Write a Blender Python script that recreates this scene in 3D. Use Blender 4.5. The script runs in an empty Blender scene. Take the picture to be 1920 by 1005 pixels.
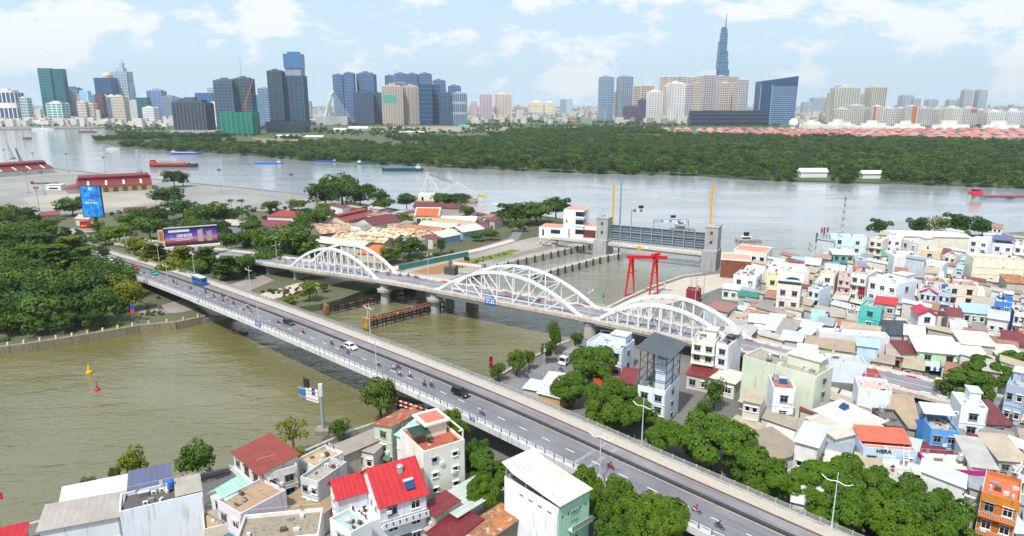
import bpy, math, random
from mathutils import Vector, Matrix, noise
SC = bpy.context.scene
COL = SC.collection
R = random.Random(11)
rad = math.radians
# ---------------------------------------------------------------- camera
F = 1280.0                      # focal length in photo pixels (1920 wide)
HC = 78.0                       # camera height above the water
TH = math.atan((502.5 - 190) / F)
CT, ST = math.cos(TH), math.sin(TH)
cam = bpy.data.cameras.new('camera')
cam.lens = 24.0; cam.sensor_width = 36.0; cam.clip_start = 0.5; cam.clip_end = 60000
camo = bpy.data.objects.new('camera', cam); COL.objects.link(camo)
camo.location = (0, 0, HC); camo.rotation_euler = (math.pi/2 - TH, 0, 0)
SC.camera = camo
# ---------------------------------------------------------------- sky and sun
SUN_EL, SUN_AZ = 58.0, 208.0    # azimuth clockwise from +Y: behind the camera, a little to the left
W = bpy.data.worlds.new('World'); SC.world = W; W.use_nodes = True
nt = W.node_tree; N = nt.nodes; Lk = nt.links; N.clear()
def wn(t, **k):
    n = N.new(t)
    for a, b in k.items(): setattr(n, a, b)
    return n
out = wn('ShaderNodeOutputWorld'); bg = wn('ShaderNodeBackground'); bg.inputs[1].default_value = 0.135
sky = wn('ShaderNodeTexSky', sky_type='NISHITA', sun_disc=False)
sky.sun_elevation = rad(SUN_EL); sky.sun_rotation = rad(SUN_AZ)
sky.altitude = 50; sky.air_density = 1.0; sky.dust_density = 2.2; sky.ozone_density = 1.5
tc = wn('ShaderNodeTexCoord'); sx = wn('ShaderNodeSeparateXYZ'); Lk.new(tc.outputs['Generated'], sx.inputs[0])
def wm(op, a, b=None, clamp=False):
    n = wn('ShaderNodeMath', operation=op, use_clamp=clamp)
    for i, q in enumerate((a, b)):
        if q is None: continue
        if hasattr(q, 'node'): Lk.new(q, n.inputs[i])
        else: n.inputs[i].default_value = q
    return n.outputs[0]
cv = wn('ShaderNodeMapping'); cv.inputs['Scale'].default_value = (1.0, 1.0, 1.9); cv.inputs['Location'].default_value = (.37, .1, .0); Lk.new(tc.outputs['Generated'], cv.inputs[0])
n1 = wn('ShaderNodeTexNoise'); n1.inputs['Scale'].default_value = 9.0; n1.inputs['Detail'].default_value = 7.0; n1.inputs['Roughness'].default_value = 0.6
n1.inputs['Distortion'].default_value = 0.1
Lk.new(cv.outputs[0], n1.inputs['Vector'])
n2 = wn('ShaderNodeTexNoise'); n2.inputs['Scale'].default_value = 3.4; n2.inputs['Detail'].default_value = 3.0
Lk.new(cv.outputs[0], n2.inputs['Vector'])
mx = wm('ADD', wm('MULTIPLY', n1.outputs[0], 0.75), wm('MULTIPLY', n2.outputs[0], 0.35))
cr = wn('ShaderNodeValToRGB'); Lk.new(mx, cr.inputs[0])
cr.color_ramp.elements[0].position = 0.56; cr.color_ramp.elements[0].color = (0, 0, 0, 1)
cr.color_ramp.elements[1].position = 0.622; cr.color_ramp.elements[1].color = (1, 1, 1, 1)
# thin high veil + horizon haze, then the cumulus
mixh = wn('ShaderNodeMixRGB'); mixh.inputs[0].default_value = 0.5
hz = wm('POWER', wm('SUBTRACT', 1.0, wm('MAXIMUM', sx.outputs[2], 0.0)), 7.0)
Lk.new(wm('ADD', wm('MULTIPLY', hz, 0.35), 0.62, True), mixh.inputs[0])
Lk.new(sky.outputs[0], mixh.inputs[1]); mixh.inputs[2].default_value = (4.9, 6.5, 7.7, 1)
mixc = wn('ShaderNodeMixRGB'); Lk.new(wm('MULTIPLY', cr.outputs[0], 0.85), mixc.inputs[0]); Lk.new(mixh.outputs[0], mixc.inputs[1])
mixc.inputs[2].default_value = (7.4, 7.45, 7.5, 1)
Lk.new(mixc.outputs[0], bg.inputs[0]); Lk.new(bg.outputs[0], out.inputs[0])
sun = bpy.data.lights.new('sun', 'SUN'); sun.energy = 4.9; sun.angle = rad(2.5); sun.color = (1.0, 0.965, 0.91)
suno = bpy.data.objects.new('sun', sun); COL.objects.link(suno)
az, el = rad(SUN_AZ), rad(SUN_EL)
sd = Vector((math.sin(az)*math.cos(el), math.cos(az)*math.cos(el), math.sin(el)))
suno.rotation_euler = sd.to_track_quat('Z', 'Y').to_euler(); suno.location = sd*500
SC.view_settings.view_transform = 'Standard'; SC.view_settings.look = 'None'
SC.view_settings.exposure = 0.12; SC.view_settings.gamma = 1.0
SC.cycles.use_denoising = True
SC.cycles.volume_bounces = 0
SC.cycles.max_bounces = 6
SC.cycles.caustics_reflective = False; SC.cycles.caustics_refractive = False
# ---------------------------------------------------------------- pixel to place
def G(u, v, z=2.5):
    x = (u-960)/F; y = -(v-502.5)/F
    t = (z-HC)/(y*CT-ST)
    return Vector((x*t, (CT+y*ST)*t, z))
def AT(u, v, Y):
    x = (u-960)/F; y = -(v-502.5)/F
    t = Y/(CT+y*ST)
    return Vector((x*t, Y, HC+(y*CT-ST)*t))
def PXM(p):                      # photo pixels per metre at a point
    return F/(p[1]*CT-(p[2]-HC)*ST)
TILE = dict(a=(0,80), b=(480,80), c=(960,0), d=(1440,80), A=(0,280), B=(480,280), C=(960,280), D=(1440,280), E=(0,500), F=(480,500),
            G=(960,500), H=(1440,500), I=(0,745), J=(480,745), K=(960,745), L=(1440,745), Z=(0,0))
def T(t, x, y):
    k = 1.0 if t == 'Z' else 3.8646
    return (TILE[t][0]+x/k, TILE[t][1]+y/k)
def GT(t, x, y, z=2.5): return G(*T(t, x, y), z)
# ---------------------------------------------------------------- materials
MATS = {}
def lin(h):
    if not isinstance(h, str): return tuple(h)
    c = [int(h[i:i+2], 16)/255 for i in (0, 2, 4)]
    return tuple(q/12.92 if q <= .04045 else ((q+.055)/1.055)**2.4 for q in c)
def M(h, kind='plain', rough=None, metal=0.0):
    key = (h, kind, rough, metal)
    if key in MATS: return MATS[key]
    m = bpy.data.materials.new('%s_%s' % (kind, h if isinstance(h, str) else 'tone')); m.use_nodes = True
    nt = m.node_tree; nd = nt.nodes; lk = nt.links
    b = nd['Principled BSDF']; col = lin(h)
    b.inputs['Base Color'].default_value = (*col, 1); b.inputs['Metallic'].default_value = metal
    rdef = dict(plain=.6, wall=.85, tin=.45, concrete=.9, asphalt=.9, glass=.12, leaf=.55, steel=.45, paint=.35, ground=.95, tower=.4, tile=.7, skin=.6, rust=.8, bark=.9)
    b.inputs['Roughness'].default_value = rough if rough is not None else rdef.get(kind, .6)
    def nz(scale, detail=4, vec=None, rough=.55, dim=None):
        n = nd.new('ShaderNodeTexNoise'); n.inputs['Scale'].default_value = scale; n.inputs['Detail'].default_value = detail; n.inputs['Roughness'].default_value = rough
        if vec: lk.new(vec, n.inputs['Vector'])
        return n.outputs[0]
    def ramp(f, p0, p1, c0=0., c1=1.):
        r = nd.new('ShaderNodeMapRange'); lk.new(f, r.inputs[0]); r.inputs[1].default_value = p0; r.inputs[2].default_value = p1
        r.inputs[3].default_value = c0; r.inputs[4].default_value = c1; return r.outputs[0]
    def mix(fac, c1, c2, mode='MIX'):
        n = nd.new('ShaderNodeMixRGB'); n.blend_type = mode
        if hasattr(fac, 'node'): lk.new(fac, n.inputs[0])
        else: n.inputs[0].default_value = fac
        for i, c in ((1, c1), (2, c2)):
            if hasattr(c, 'node'): lk.new(c, n.inputs[i])
            else: n.inputs[i].default_value = (*c, 1)
        return n.outputs[0]
    def bump(f, st, dist):
        n = nd.new('ShaderNodeBump'); n.inputs['Strength'].default_value = st; n.inputs['Distance'].default_value = dist
        lk.new(f, n.inputs['Height']); lk.new(n.outputs[0], b.inputs['Normal'])
    tcn = nd.new('ShaderNodeTexCoord')
    geo = nd.new('ShaderNodeNewGeometry')
    def mp(src, sc):
        n = nd.new('ShaderNodeMapping'); n.inputs['Scale'].default_value = sc; lk.new(src, n.inputs[0]); return n.outputs[0]
    pos = geo.outputs['Position']
    dk = lambda k: tuple(c*k for c in col)
    if kind in ('wall', 'concrete'):
        a = nz(.22, 5, pos); st = nz(1.0, 4, mp(pos, (1.6, 1.6, .16)))
        k = .62 if kind == 'wall' else .5
        c1 = mix(ramp(a, .35, .7), col, dk(.86))
        c2 = mix(ramp(st, .56 if kind == 'wall' else .5, .74), c1, tuple(c*k*q for c, q in zip(col, (1, .97, .9))))
        lk.new(c2, b.inputs['Base Color']); bump(nz(3.0, 4, pos), .25, .04)
    elif kind == 'tin':
        a = nz(.35, 6, pos); st = nz(1.2, 5, mp(pos, (.7, .7, .7)))
        c1 = mix(ramp(a, .3, .75), dk(.92), dk(.66))
        rust = tuple(.55*c+.45*q for c, q in zip(col, (.16, .085, .05)))
        c2 = mix(ramp(st, .54, .70, 0, .8), c1, rust)
        lk.new(c2, b.inputs['Base Color'])
    elif kind == 'rust':
        a = nz(.5, 7, pos); st = nz(.9, 5, mp(pos, (1, 1, .4)))
        c1 = mix(ramp(a, .42, .6), col, (.22, .10, .05)); c2 = mix(ramp(st, .55, .7), c1, (.45, .38, .30))
        lk.new(c2, b.inputs['Base Color'])
    elif kind == 'tile':
        br = nd.new('ShaderNodeTexWave'); br.inputs['Scale'].default_value = 1.1; br.bands_direction = 'Z'; lk.new(pos, br.inputs['Vector']); br.inputs['Distortion'].default_value = .3
        a = nz(.8, 4, pos)
        lk.new(mix(ramp(a, .35, .7), col, dk(.75)), b.inputs['Base Color']); bump(br.outputs[1], .6, .08)
    elif kind == 'asphalt':
        a = nz(.12, 5, pos); f2 = nz(6, 3, pos); mpr = nd.new('ShaderNodeMapping'); mpr.inputs['Rotation'].default_value = (0, 0, rad(42.6)); lk.new(pos, mpr.inputs[0]); sk = nz(1.0, 4, mp(mpr.outputs[0], (.03, .9, 1)))
        c1 = mix(ramp(a, .35, .7), dk(1.2), dk(.8)); c1 = mix(ramp(sk, .45, .7, 0, .8), c1, dk(.62)); lk.new(mix(ramp(f2, .3, .7, 0, .25), c1, dk(.6)), b.inputs['Base Color'])
        bump(f2, .2, .02)
    elif kind == 'ground':
        a = nz(.02, 6, pos); f2 = nz(.4, 5, pos)
        c1 = mix(ramp(a, .4, .62), col, dk(.72)); lk.new(mix(ramp(f2, .42, .68, 0, .5), c1, tuple(c*.7 for c in col)), b.inputs['Base Color'])
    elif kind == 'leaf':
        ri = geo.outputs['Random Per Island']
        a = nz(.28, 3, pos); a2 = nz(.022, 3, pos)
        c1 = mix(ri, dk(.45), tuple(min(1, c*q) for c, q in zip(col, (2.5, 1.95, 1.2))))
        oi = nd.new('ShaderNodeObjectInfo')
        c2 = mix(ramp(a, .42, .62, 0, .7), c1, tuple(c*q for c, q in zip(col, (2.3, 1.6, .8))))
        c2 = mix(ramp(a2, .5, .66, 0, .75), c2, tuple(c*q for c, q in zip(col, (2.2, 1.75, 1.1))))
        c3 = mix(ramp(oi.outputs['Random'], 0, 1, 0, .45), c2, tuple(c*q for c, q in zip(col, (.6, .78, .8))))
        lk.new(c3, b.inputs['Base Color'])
        tr = nd.new('ShaderNodeBsdfTranslucent'); lk.new(c3, tr.inputs[0]); ms = nd.new('ShaderNodeMixShader'); ms.inputs[0].default_value = .3
        lk.new(b.outputs[0], ms.inputs[1]); lk.new(tr.outputs[0], ms.inputs[2]); lk.new(ms.outputs[0], nd['Material Output'].inputs[0])
        b.inputs['Specular IOR Level'].default_value = .25
    elif kind == 'tower':
        a = nz(.03, 3, mp(pos, (1, 1, .3))); lk.new(mix(ramp(a, .3, .7), dk(1.1), dk(.85)), b.inputs['Base Color'])
    elif kind == 'bark':
        a = nz(2, 4, mp(pos, (2, 2, .4))); lk.new(mix(a, dk(.6), dk(1.3)), b.inputs['Base Color'])
    elif kind in ('plain', 'steel'):
        a = nz(.9, 4, pos); lk.new(mix(ramp(a, .4, .75, 0, .6), col, dk(.78)), b.inputs['Base Color'])
    MATS[key] = m; return m
def glass(h='1c2a33'): return M(h, 'glass')
# ---------------------------------------------------------------- mesh builder
class MB:
    def __init__(s): s.v = []; s.f = []; s.m = []
    def add(s, vs, fs, mi=0):
        o = len(s.v); s.v += [tuple(p) for p in vs]
        for f in fs: s.f.append([o+i for i in f]); s.m.append(mi)
        return s
    def box(s, x0, x1, y0, y1, z0, z1, mi=0):
        return s.add([(x0,y0,z0),(x1,y0,z0),(x1,y1,z0),(x0,y1,z0),(x0,y0,z1),(x1,y0,z1),(x1,y1,z1),(x0,y1,z1)],
                     [(3,2,1,0),(4,5,6,7),(0,1,5,4),(1,2,6,5),(2,3,7,6),(3,0,4,7)], mi)
    def hexa(s, b, t, mi=0):     # bottom and top quads (ccw seen from above)
        n = len(b)
        return s.add(list(b)+list(t), [tuple(range(n))[::-1], tuple(range(n, 2*n))]+[(i, (i+1) % n, n+(i+1) % n, n+i) for i in range(n)], mi)
    def bar(s, p, q, w, h=None, mi=0):
        p, q = Vector(p), Vector(q); h = h or w; d = (q-p)
        if d.length < 1e-6: return s
        d.normalize(); up = Vector((0,0,1)) if abs(d.z) < .95 else Vector((0,1,0))
        a = d.cross(up).normalized()*w/2; b = a.cross(d).normalized()*h/2
        return s.add([p-a-b, p+a-b, p+a+b, p-a+b, q-a-b, q+a-b, q+a+b, q-a+b], [(0,1,2,3),(7,6,5,4),(1,0,4,5),(2,1,5,6),(3,2,6,7),(0,3,7,4)], mi)
    def tube(s, p, q, r0, r1=None, n=8, mi=0):
        r1 = r0 if r1 is None else r1; p, q = Vector(p), Vector(q); d = (q-p).normalized()
        up = Vector((0,0,1)) if abs(d.z) < .95 else Vector((1,0,0)); a = d.cross(up).normalized(); b = d.cross(a)
        vs = []
        for c, r in ((p, r0), (q, r1)):
            for i in range(n):
                t = 2*math.pi*i/n; vs.append(c+a*(r*math.cos(t))+b*(r*math.sin(t)))
        return s.add(vs, [(i, n+i, n+(i+1) % n, (i+1) % n) for i in range(n)]+[tuple(range(n)), tuple(range(2*n-1, n-1, -1))], mi)
    def path(s, pts, r, n=6, mi=0):
        for a, b in zip(pts, pts[1:]): s.tube(a, b, r if not callable(r) else r, None, n, mi)
        return s
    def lathe(s, prof, n=12, c=(0,0,0), mi=0):
        vs = []; fs = []
        for r, z in prof:
            for i in range(n):
                t = 2*math.pi*i/n; vs.append((c[0]+r*math.cos(t), c[1]+r*math.sin(t), c[2]+z))
        for k in range(len(prof)-1):
            for i in range(n): fs.append((k*n+i, k*n+(i+1) % n, (k+1)*n+(i+1) % n, (k+1)*n+i))
        fs.append(tuple(range(n))[::-1]); fs.append(tuple(range((len(prof)-1)*n, len(prof)*n)))
        return s.add(vs, fs, mi)
    def poly(s, pts, mi=0): return s.add(pts, [tuple(range(len(pts)))], mi)
    def prism(s, pts, z0, z1, mi=0):
        a = sum(p[0]*q[1]-q[0]*p[1] for p, q in zip(pts, list(pts[1:])+[pts[0]]))
        if a < 0: pts = list(pts)[::-1]
        return s.hexa([(p[0], p[1], z0) for p in pts], [(p[0], p[1], z1) for p in pts], mi)
    def tri_sheet(s, a, b, c, d, thick=.05, pitch=.45, wave=.05, mi=0):
        # corrugated sheet: a-b lower edge, d-c upper edge, ribs run from lower to upper
        a, b, c, d = map(Vector, (a, b, c, d)); nrm = (b-a).cross(d-a).normalized()
        n = max(2, min(60, int((b-a).length/pitch)))
        lo = []; hi = []
        for i in range(n+1):
            t = i/n; off = nrm*(wave if i % 2 else 0)
            lo.append(a.lerp(b, t)+off); hi.append(d.lerp(c, t)+off)
        vs = lo+hi+[a-nrm*thick, b-nrm*thick, c-nrm*thick, d-nrm*thick]; k = 2*(n+1)
        fs = [(i, i+1, n+2+i, n+1+i) for i in range(n)]
        fs += [(k+3, k+2, k+1, k), tuple([k, k+1]+list(range(n, -1, -1))), tuple([k+2, k+3]+list(range(n+1, 2*n+2))), (k+1, k+2, 2*n+1, n), (k+3, k, 0, n+1)]
        return s.add(vs, fs, mi)
    def mesh(s, name, mats, smooth=False):
        me = bpy.data.meshes.new(name); me.from_pydata(s.v, [], s.f)
        for m in (mats if isinstance(mats, (list, tuple)) else [mats]): me.materials.append(m)
        if any(s.m): me.polygons.foreach_set('material_index', s.m)
        if smooth: me.polygons.foreach_set('use_smooth', [True]*len(s.f))
        me.update(); return me
    def build(s, name, mats, parent=None, world=False, smooth=False):
        if world and parent is not None:
            p = parent
            L = Vector((0,0,0))
            while p is not None: L += Vector(p.location); p = p.parent
            s.v = [(x-L[0], y-L[1], z-L[2]) for x, y, z in s.v]
        return obj(name, s.mesh(name, mats, smooth), parent)
def obj(name, me, parent=None, loc=None, rot=None):
    o = bpy.data.objects.new(name, me); COL.objects.link(o)
    if parent is not None: o.parent = parent; KIDS.setdefault(parent.name, []).append(o)
    if loc is not None: o.location = loc
    if rot is not None: o.rotation_euler = rot if hasattr(rot, '__len__') else (0, 0, rot)
    return o
def tag(o, label=None, cat=None, group=None, kind=None):
    if label: o['label'] = label
    if cat: o['category'] = cat
    if group: o['group'] = group
    if kind: o['kind'] = kind
    return o
def root(name, label, cat, loc=(0,0,0), rz=0, group=None):
    return tag(obj(name, None, None, loc, rz), label, cat, group)
KIDS = {}
def copy_tree(o, parent=None):
    c = o.copy(); COL.objects.link(c); c.parent = parent
    if parent is not None: KIDS.setdefault(parent.name, []).append(c)
    for ch in list(KIDS.get(o.name, [])): copy_tree(ch, c)
    return c
def struct(o): return tag(o, kind='structure')
# ================================================================ the setting
FAR = 11000
# --- water
wm_ = bpy.data.materials.new('river_water'); wm_.use_nodes = True
nd = wm_.node_tree.nodes; lk = wm_.node_tree.links; b = nd['Principled BSDF']
b.inputs['Roughness'].default_value = .08; b.inputs['IOR'].default_value = 2.0
gp = nd.new('ShaderNodeNewGeometry')
def wnoise(scale, sc, detail=4):
    mpn = nd.new('ShaderNodeMapping'); mpn.inputs['Scale'].default_value = sc; mpn.inputs['Rotation'].default_value = (0, 0, rad(-25)); lk.new(gp.outputs['Position'], mpn.inputs[0])
    n = nd.new('ShaderNodeTexNoise'); n.inputs['Scale'].default_value = scale; n.inputs['Detail'].default_value = detail; n.inputs['Distortion'].default_value = .6
    lk.new(mpn.outputs[0], n.inputs['Vector']); return n.outputs[0]
w1 = wnoise(.16, (.5, 1.5, 1)); w2 = wnoise(.7, (.6, 1.5, 1)); w3 = wnoise(.012, (1, 1.6, 1), 3); w4 = wnoise(.02, (.6, 1.4, 1), 4)
sepw = nd.new('ShaderNodeMath'); sepw.operation = 'MULTIPLY_ADD'; lk.new(w1, sepw.inputs[0]); sepw.inputs[1].default_value = 2.2; lk.new(w2, sepw.inputs[2])
bp = nd.new('ShaderNodeBump'); bp.inputs['Strength'].default_value = .5; bp.inputs['Distance'].default_value = .55; mk = nd.new('ShaderNodeMapRange'); mk.inputs[1].default_value = .38; mk.inputs[2].default_value = .62; mk.inputs[3].default_value = .55; mk.inputs[4].default_value = 1.6; lk.new(w4, mk.inputs[0]); mm_ = nd.new('ShaderNodeMath'); mm_.operation = 'MULTIPLY'; lk.new(sepw.outputs[0], mm_.inputs[0]); lk.new(mk.outputs[0], mm_.inputs[1]); sy = nd.new('ShaderNodeSeparateXYZ'); lk.new(gp.outputs['Position'], sy.inputs[0]); fy = nd.new('ShaderNodeMapRange'); fy.inputs[1].default_value = 200; fy.inputs[2].default_value = 480; fy.inputs[3].default_value = 1.0; fy.inputs[4].default_value = .25; lk.new(sy.outputs[1], fy.inputs[0]); m5 = nd.new('ShaderNodeMath'); m5.operation = 'MULTIPLY'; lk.new(mm_.outputs[0], m5.inputs[0]); lk.new(fy.outputs[0], m5.inputs[1]); lk.new(m5.outputs[0], bp.inputs['Height']); lk.new(bp.outputs[0], b.inputs['Normal'])   # the open river lies smoother than the wind-ruffled canal
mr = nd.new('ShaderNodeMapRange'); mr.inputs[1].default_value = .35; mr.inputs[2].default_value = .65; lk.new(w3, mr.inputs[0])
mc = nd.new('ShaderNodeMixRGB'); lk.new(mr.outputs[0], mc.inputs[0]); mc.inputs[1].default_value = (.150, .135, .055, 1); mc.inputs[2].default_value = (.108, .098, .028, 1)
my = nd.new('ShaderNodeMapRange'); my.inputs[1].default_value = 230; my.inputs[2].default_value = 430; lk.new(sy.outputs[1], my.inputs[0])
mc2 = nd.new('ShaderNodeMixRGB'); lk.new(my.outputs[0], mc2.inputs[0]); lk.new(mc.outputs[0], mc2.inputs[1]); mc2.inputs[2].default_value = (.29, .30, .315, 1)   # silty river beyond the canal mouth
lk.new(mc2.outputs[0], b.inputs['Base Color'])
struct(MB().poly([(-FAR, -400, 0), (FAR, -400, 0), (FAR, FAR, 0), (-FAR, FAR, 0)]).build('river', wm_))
# --- land
def land(name, pts, z, mat, z0=-3.0, kind='structure'):
    m = MB(); m.prism([(p[0], p[1]) for p in pts], z0, z); return tag(m.build(name, mat), kind=kind)
def px(lst, z): return [G(u, v, z) for u, v in lst]
GREY = M('6f6d69', 'ground'); EARTH = M('585c40', 'ground')
north = px([(-420,296), (-60,303), (110,316), (230,329), (340,340), (450,351), (560,362), (660,378), (780,398), (900,402), (985,398), (1060,412), (1150,436), (1136,458), (1119,457)], 2.5)
north += px([(1038,475), (960,492), (915,503), (862,522), (800,540), (735,545), (700,540), (672,548), (640,560), (600,570), (555,576), (500,572), (455,572),
             (400,590), (330,603), (262,609), (150,628), (60,642), (0,650), (-200,682), (-500,720)], 2.5)
north += [Vector((-900, 200, 0)), Vector((-900, 560, 0))]
land('north_bank_ground', north, 2.5, EARTH)
south = px([(2700,420), (2200,428), (1920,434), (1700,448), (1590,468), (1525,482), (1440,486), (1385,498), (1345,508), (1318,512), (1281,517), (1225,536), (1172,560), (1128,582), (1098,606),
            (1092,632), (1046,648), (975,684), (925,712), (860,742), (790,770), (760,780), (697,799), (658,812), (576,848), (540,858), (435,880), (357,900), (200,945), (70,984), (0,1002), (-120,1035)], 2.5)
south += [Vector((-130, 40, 0)), Vector((260, 40, 0)), Vector((700, 250, 0))]
land('south_bank_ground', south, 2.5, GREY)
thu = px([(330,238), (250,243), (205,252), (175,262), (192,269), (250,279), (330,283), (400,286), (470,292), (560,300), (700,308), (800,312), (960,319), (1100,325), (1300,329), (1375,336), (1500,341), (1700,346), (1920,353), (2300,364), (2900,378)], 0)
land('far_bank_ground', thu+[Vector((FAR*.98, FAR*.05, 0)), Vector((FAR*.98, FAR*.96, 0)), Vector((-9000, FAR*.96, 0))], 1.6, M('4d5a3a', 'ground'))
cbd = px([(-900,244), (-300,244), (0,244), (170,241), (300,236.5)], 0)
land('city_bank_ground', [Vector((-FAR*.98, 1500, 0))]+cbd+[Vector((-6000, FAR*.94, 0)), Vector((-FAR*.98, FAR*.94, 0))], 2.2, M('7d8078', 'ground'))
# port yard, plaza, roads on the banks
def sheet(name, pts, z, mat, th=.08):
    return struct(MB().prism([(p[0], p[1]) for p in pts], z-th, z).build(name, mat))
YARD = M('8f8e8b', 'ground')
sheet('port_yard', px([(-400,300), (-60,306), (110,318), (230,331), (340,342), (560,364), (650,380), (640,400), (540,398), (430,392), (290,396), (110,402), (0,412), (-300,440)], 2.5), 2.56, YARD)
sheet('yard_patch', px([(40,372), (110,360), (260,365), (330,380), (180,392), (60,388)], 2.5), 2.575, M('a39c90', 'ground'), .04)
ROADM = M('75757a', 'asphalt')
# tide-gate plaza between the two banks of the canal
sheet('tide_gate_plaza', px([(735,535), (760,505), (1000,445), (1100,438), (1130,448), (1115,456), (1036,473), (958,490), (913,501), (860,519), (800,536)], 2.5), 2.57, M('9f988e', 'ground'))
sheet('bare_earth_plot', [GT('B', *q) for q in [(1105,895), (1420,815), (1560,790), (1480,850), (1330,905), (1180,915)]], 2.60, M('9a7148', 'ground'), .02)
sheet('lawn_strip', [GT('B', *q) for q in [(1400,865), (1560,795), (1760,755), (1855,750), (1855,770), (1640,815), (1500,860)]], 2.605, M('6f7a2a', 'ground'), .02)
sheet('plaza_path', [GT('C', *q) for q in [(-150,800), (60,745), (330,680), (560,640), (590,655), (350,705), (80,770), (-130,825)]], 2.6, M('7d7872', 'asphalt'), .02); sheet('plaza_lawn', [GT('C', *q) for q in [(-130,760), (0,725), (60,735), (-60,775)]], 2.61, M('66752c', 'ground'), .02)
sheet('waterside_road', [GT('B', *q) for q in [(950,860), (1200,805), (1620,715), (1855,650), (1880,665), (1650,730), (1230,820), (1000,880)]], 2.61, M('c4b4aa', 'concrete'), .02)
sheet('port_access_road', [GT('B', *q) for q in [(1240,812), (1560,730), (1840,640), (1900,540), (1965,545), (1890,670), (1590,758)]], 2.59, ROADM, .02)
sheet('park_road', [GT('F', *q) for q in [(0,210), (300,120), (600,70), (800,50), (820,80), (640,110), (400,170), (100,240)]], 2.56, M('c0aca2', 'concrete'), .03)
sheet('bridge_foot_road', [GT('E', *q) for q in [(1000,330), (1240,260), (1500,180), (1900,60), (1990,100), (1600,260), (1330,330), (1080,352)]], 2.56, M('8a7f7c', 'asphalt'), .03)
sheet('roundabout_road', [GT('A', *q) for q in [(440,600), (520,575), (900,580), (960,600), (950,640), (640,680), (560,660)]], 2.56, M('9a9896', 'asphalt'), .03)
sheet('roundabout_lawn', [GT('A', *q) for q in [(560,600), (900,596), (920,606), (700,622), (560,616)]], 2.60, M('5d7a2c', 'ground'), .02)
# south-bank lane beside the canal
sheet('canal_lane', [GT('G', *q) for q in [(470,590), (560,600), (360,760), (150,900), (-60,980), (-120,900), (0,820), (200,720), (380,640)]], 2.56, ROADM, .03)
sheet('underpass_lane', [GT('J', *q) for q in [(1050,120), (1300,60), (1560,120), (1600,240), (1300,300), (900,330), (640,400), (560,390), (850,260)]], 2.56, M('8b8884', 'asphalt'), .03)
sheet('quay_apron', px([(1135,584), (1176,564), (1228,541), (1284,521), (1322,517), (1392,507), (1400,520), (1330,548), (1262,568), (1180,584)], 2.5), 2.57, M('b5aca0', 'concrete'), .03)
# embankment walls along the canal (coping on each stretch)
def wall_run(name, label, pts, h, t, mat, z0=-1.0, cat='wall', post=None):
    r = root(name, label, cat, pts[len(pts)//2])
    m = MB()
    for p, q in zip(pts, pts[1:]):
        a = Vector((p[0], p[1], 0)); b2 = Vector((q[0], q[1], 0)); d = (b2-a).normalized(); n = Vector((-d.y, d.x, 0))*t/2
        m.hexa([a-n+Vector((0,0,z0)), b2-n+Vector((0,0,z0)), b2+n+Vector((0,0,z0)), a+n+Vector((0,0,z0))], [a-n+Vector((0,0,h)), b2-n+Vector((0,0,h)), b2+n+Vector((0,0,h)), a+n+Vector((0,0,h))])
    m.build('coping', mat, r, world=True)
    if post:
        sp, pm, mt = post; me = pm
        for p, q in zip(pts, pts[1:]):
            L = (Vector(q)-Vector(p)).length; k = max(1, int(L/sp))
            for i in range(k):
                c = Vector(p).lerp(Vector(q), (i+.5)/k); obj('post', me, r, (c.x-r.location.x, c.y-r.location.y, h-r.location.z))
    return r
STONE = M('857a66', 'concrete')
pm = MB().box(-.22, .22, -.22, .22, 0, 1.1).mesh('post', M('d8d2c6', 'concrete'))
wall_run('park_embankment', 'low stone embankment wall with pale posts along the left park shore', px([(385,593), (330,604), (262,610), (150,629), (60,643), (0,651), (-120,670)], 2.5), 2.75, 1.6, STONE, -1, 'embankment', (4.2, pm, 0))
wall_run('promenade_wall', 'grey promenade wall along the canal behind the near rooftops', px([(765,779), (697,800), (658,813), (576,849), (540,859), (435,881), (357,901), (200,946), (70,985), (0,1003)], 2.5), 3.3, .8, M('a8a59d', 'concrete'), -1, 'embankment')
wall_run('quay_wall', 'concrete quay edge under the red gantry crane', px([(1318,513), (1281,518), (1225,537), (1172,561), (1128,583)], 2.5), 2.9, 1.2, M('b4ada0', 'concrete'), -1, 'quay')
wall_run('lane_wall', 'grey canal wall beside the lane with the parked truck', px([(1092,633), (1046,649), (975,685), (925,713), (870,739)], 2.5), 3.2, .8, M('a8a59d', 'concrete'), -1, 'embankment')
wall_run('port_quay', 'long concrete quay edge of the port yard along the river', px([(-60,304), (110,317), (230,330), (340,341), (450,352), (560,363), (660,379)], 2.5), 3.0, 2.0, M('8e8c88', 'concrete'), -1, 'quay')
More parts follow.
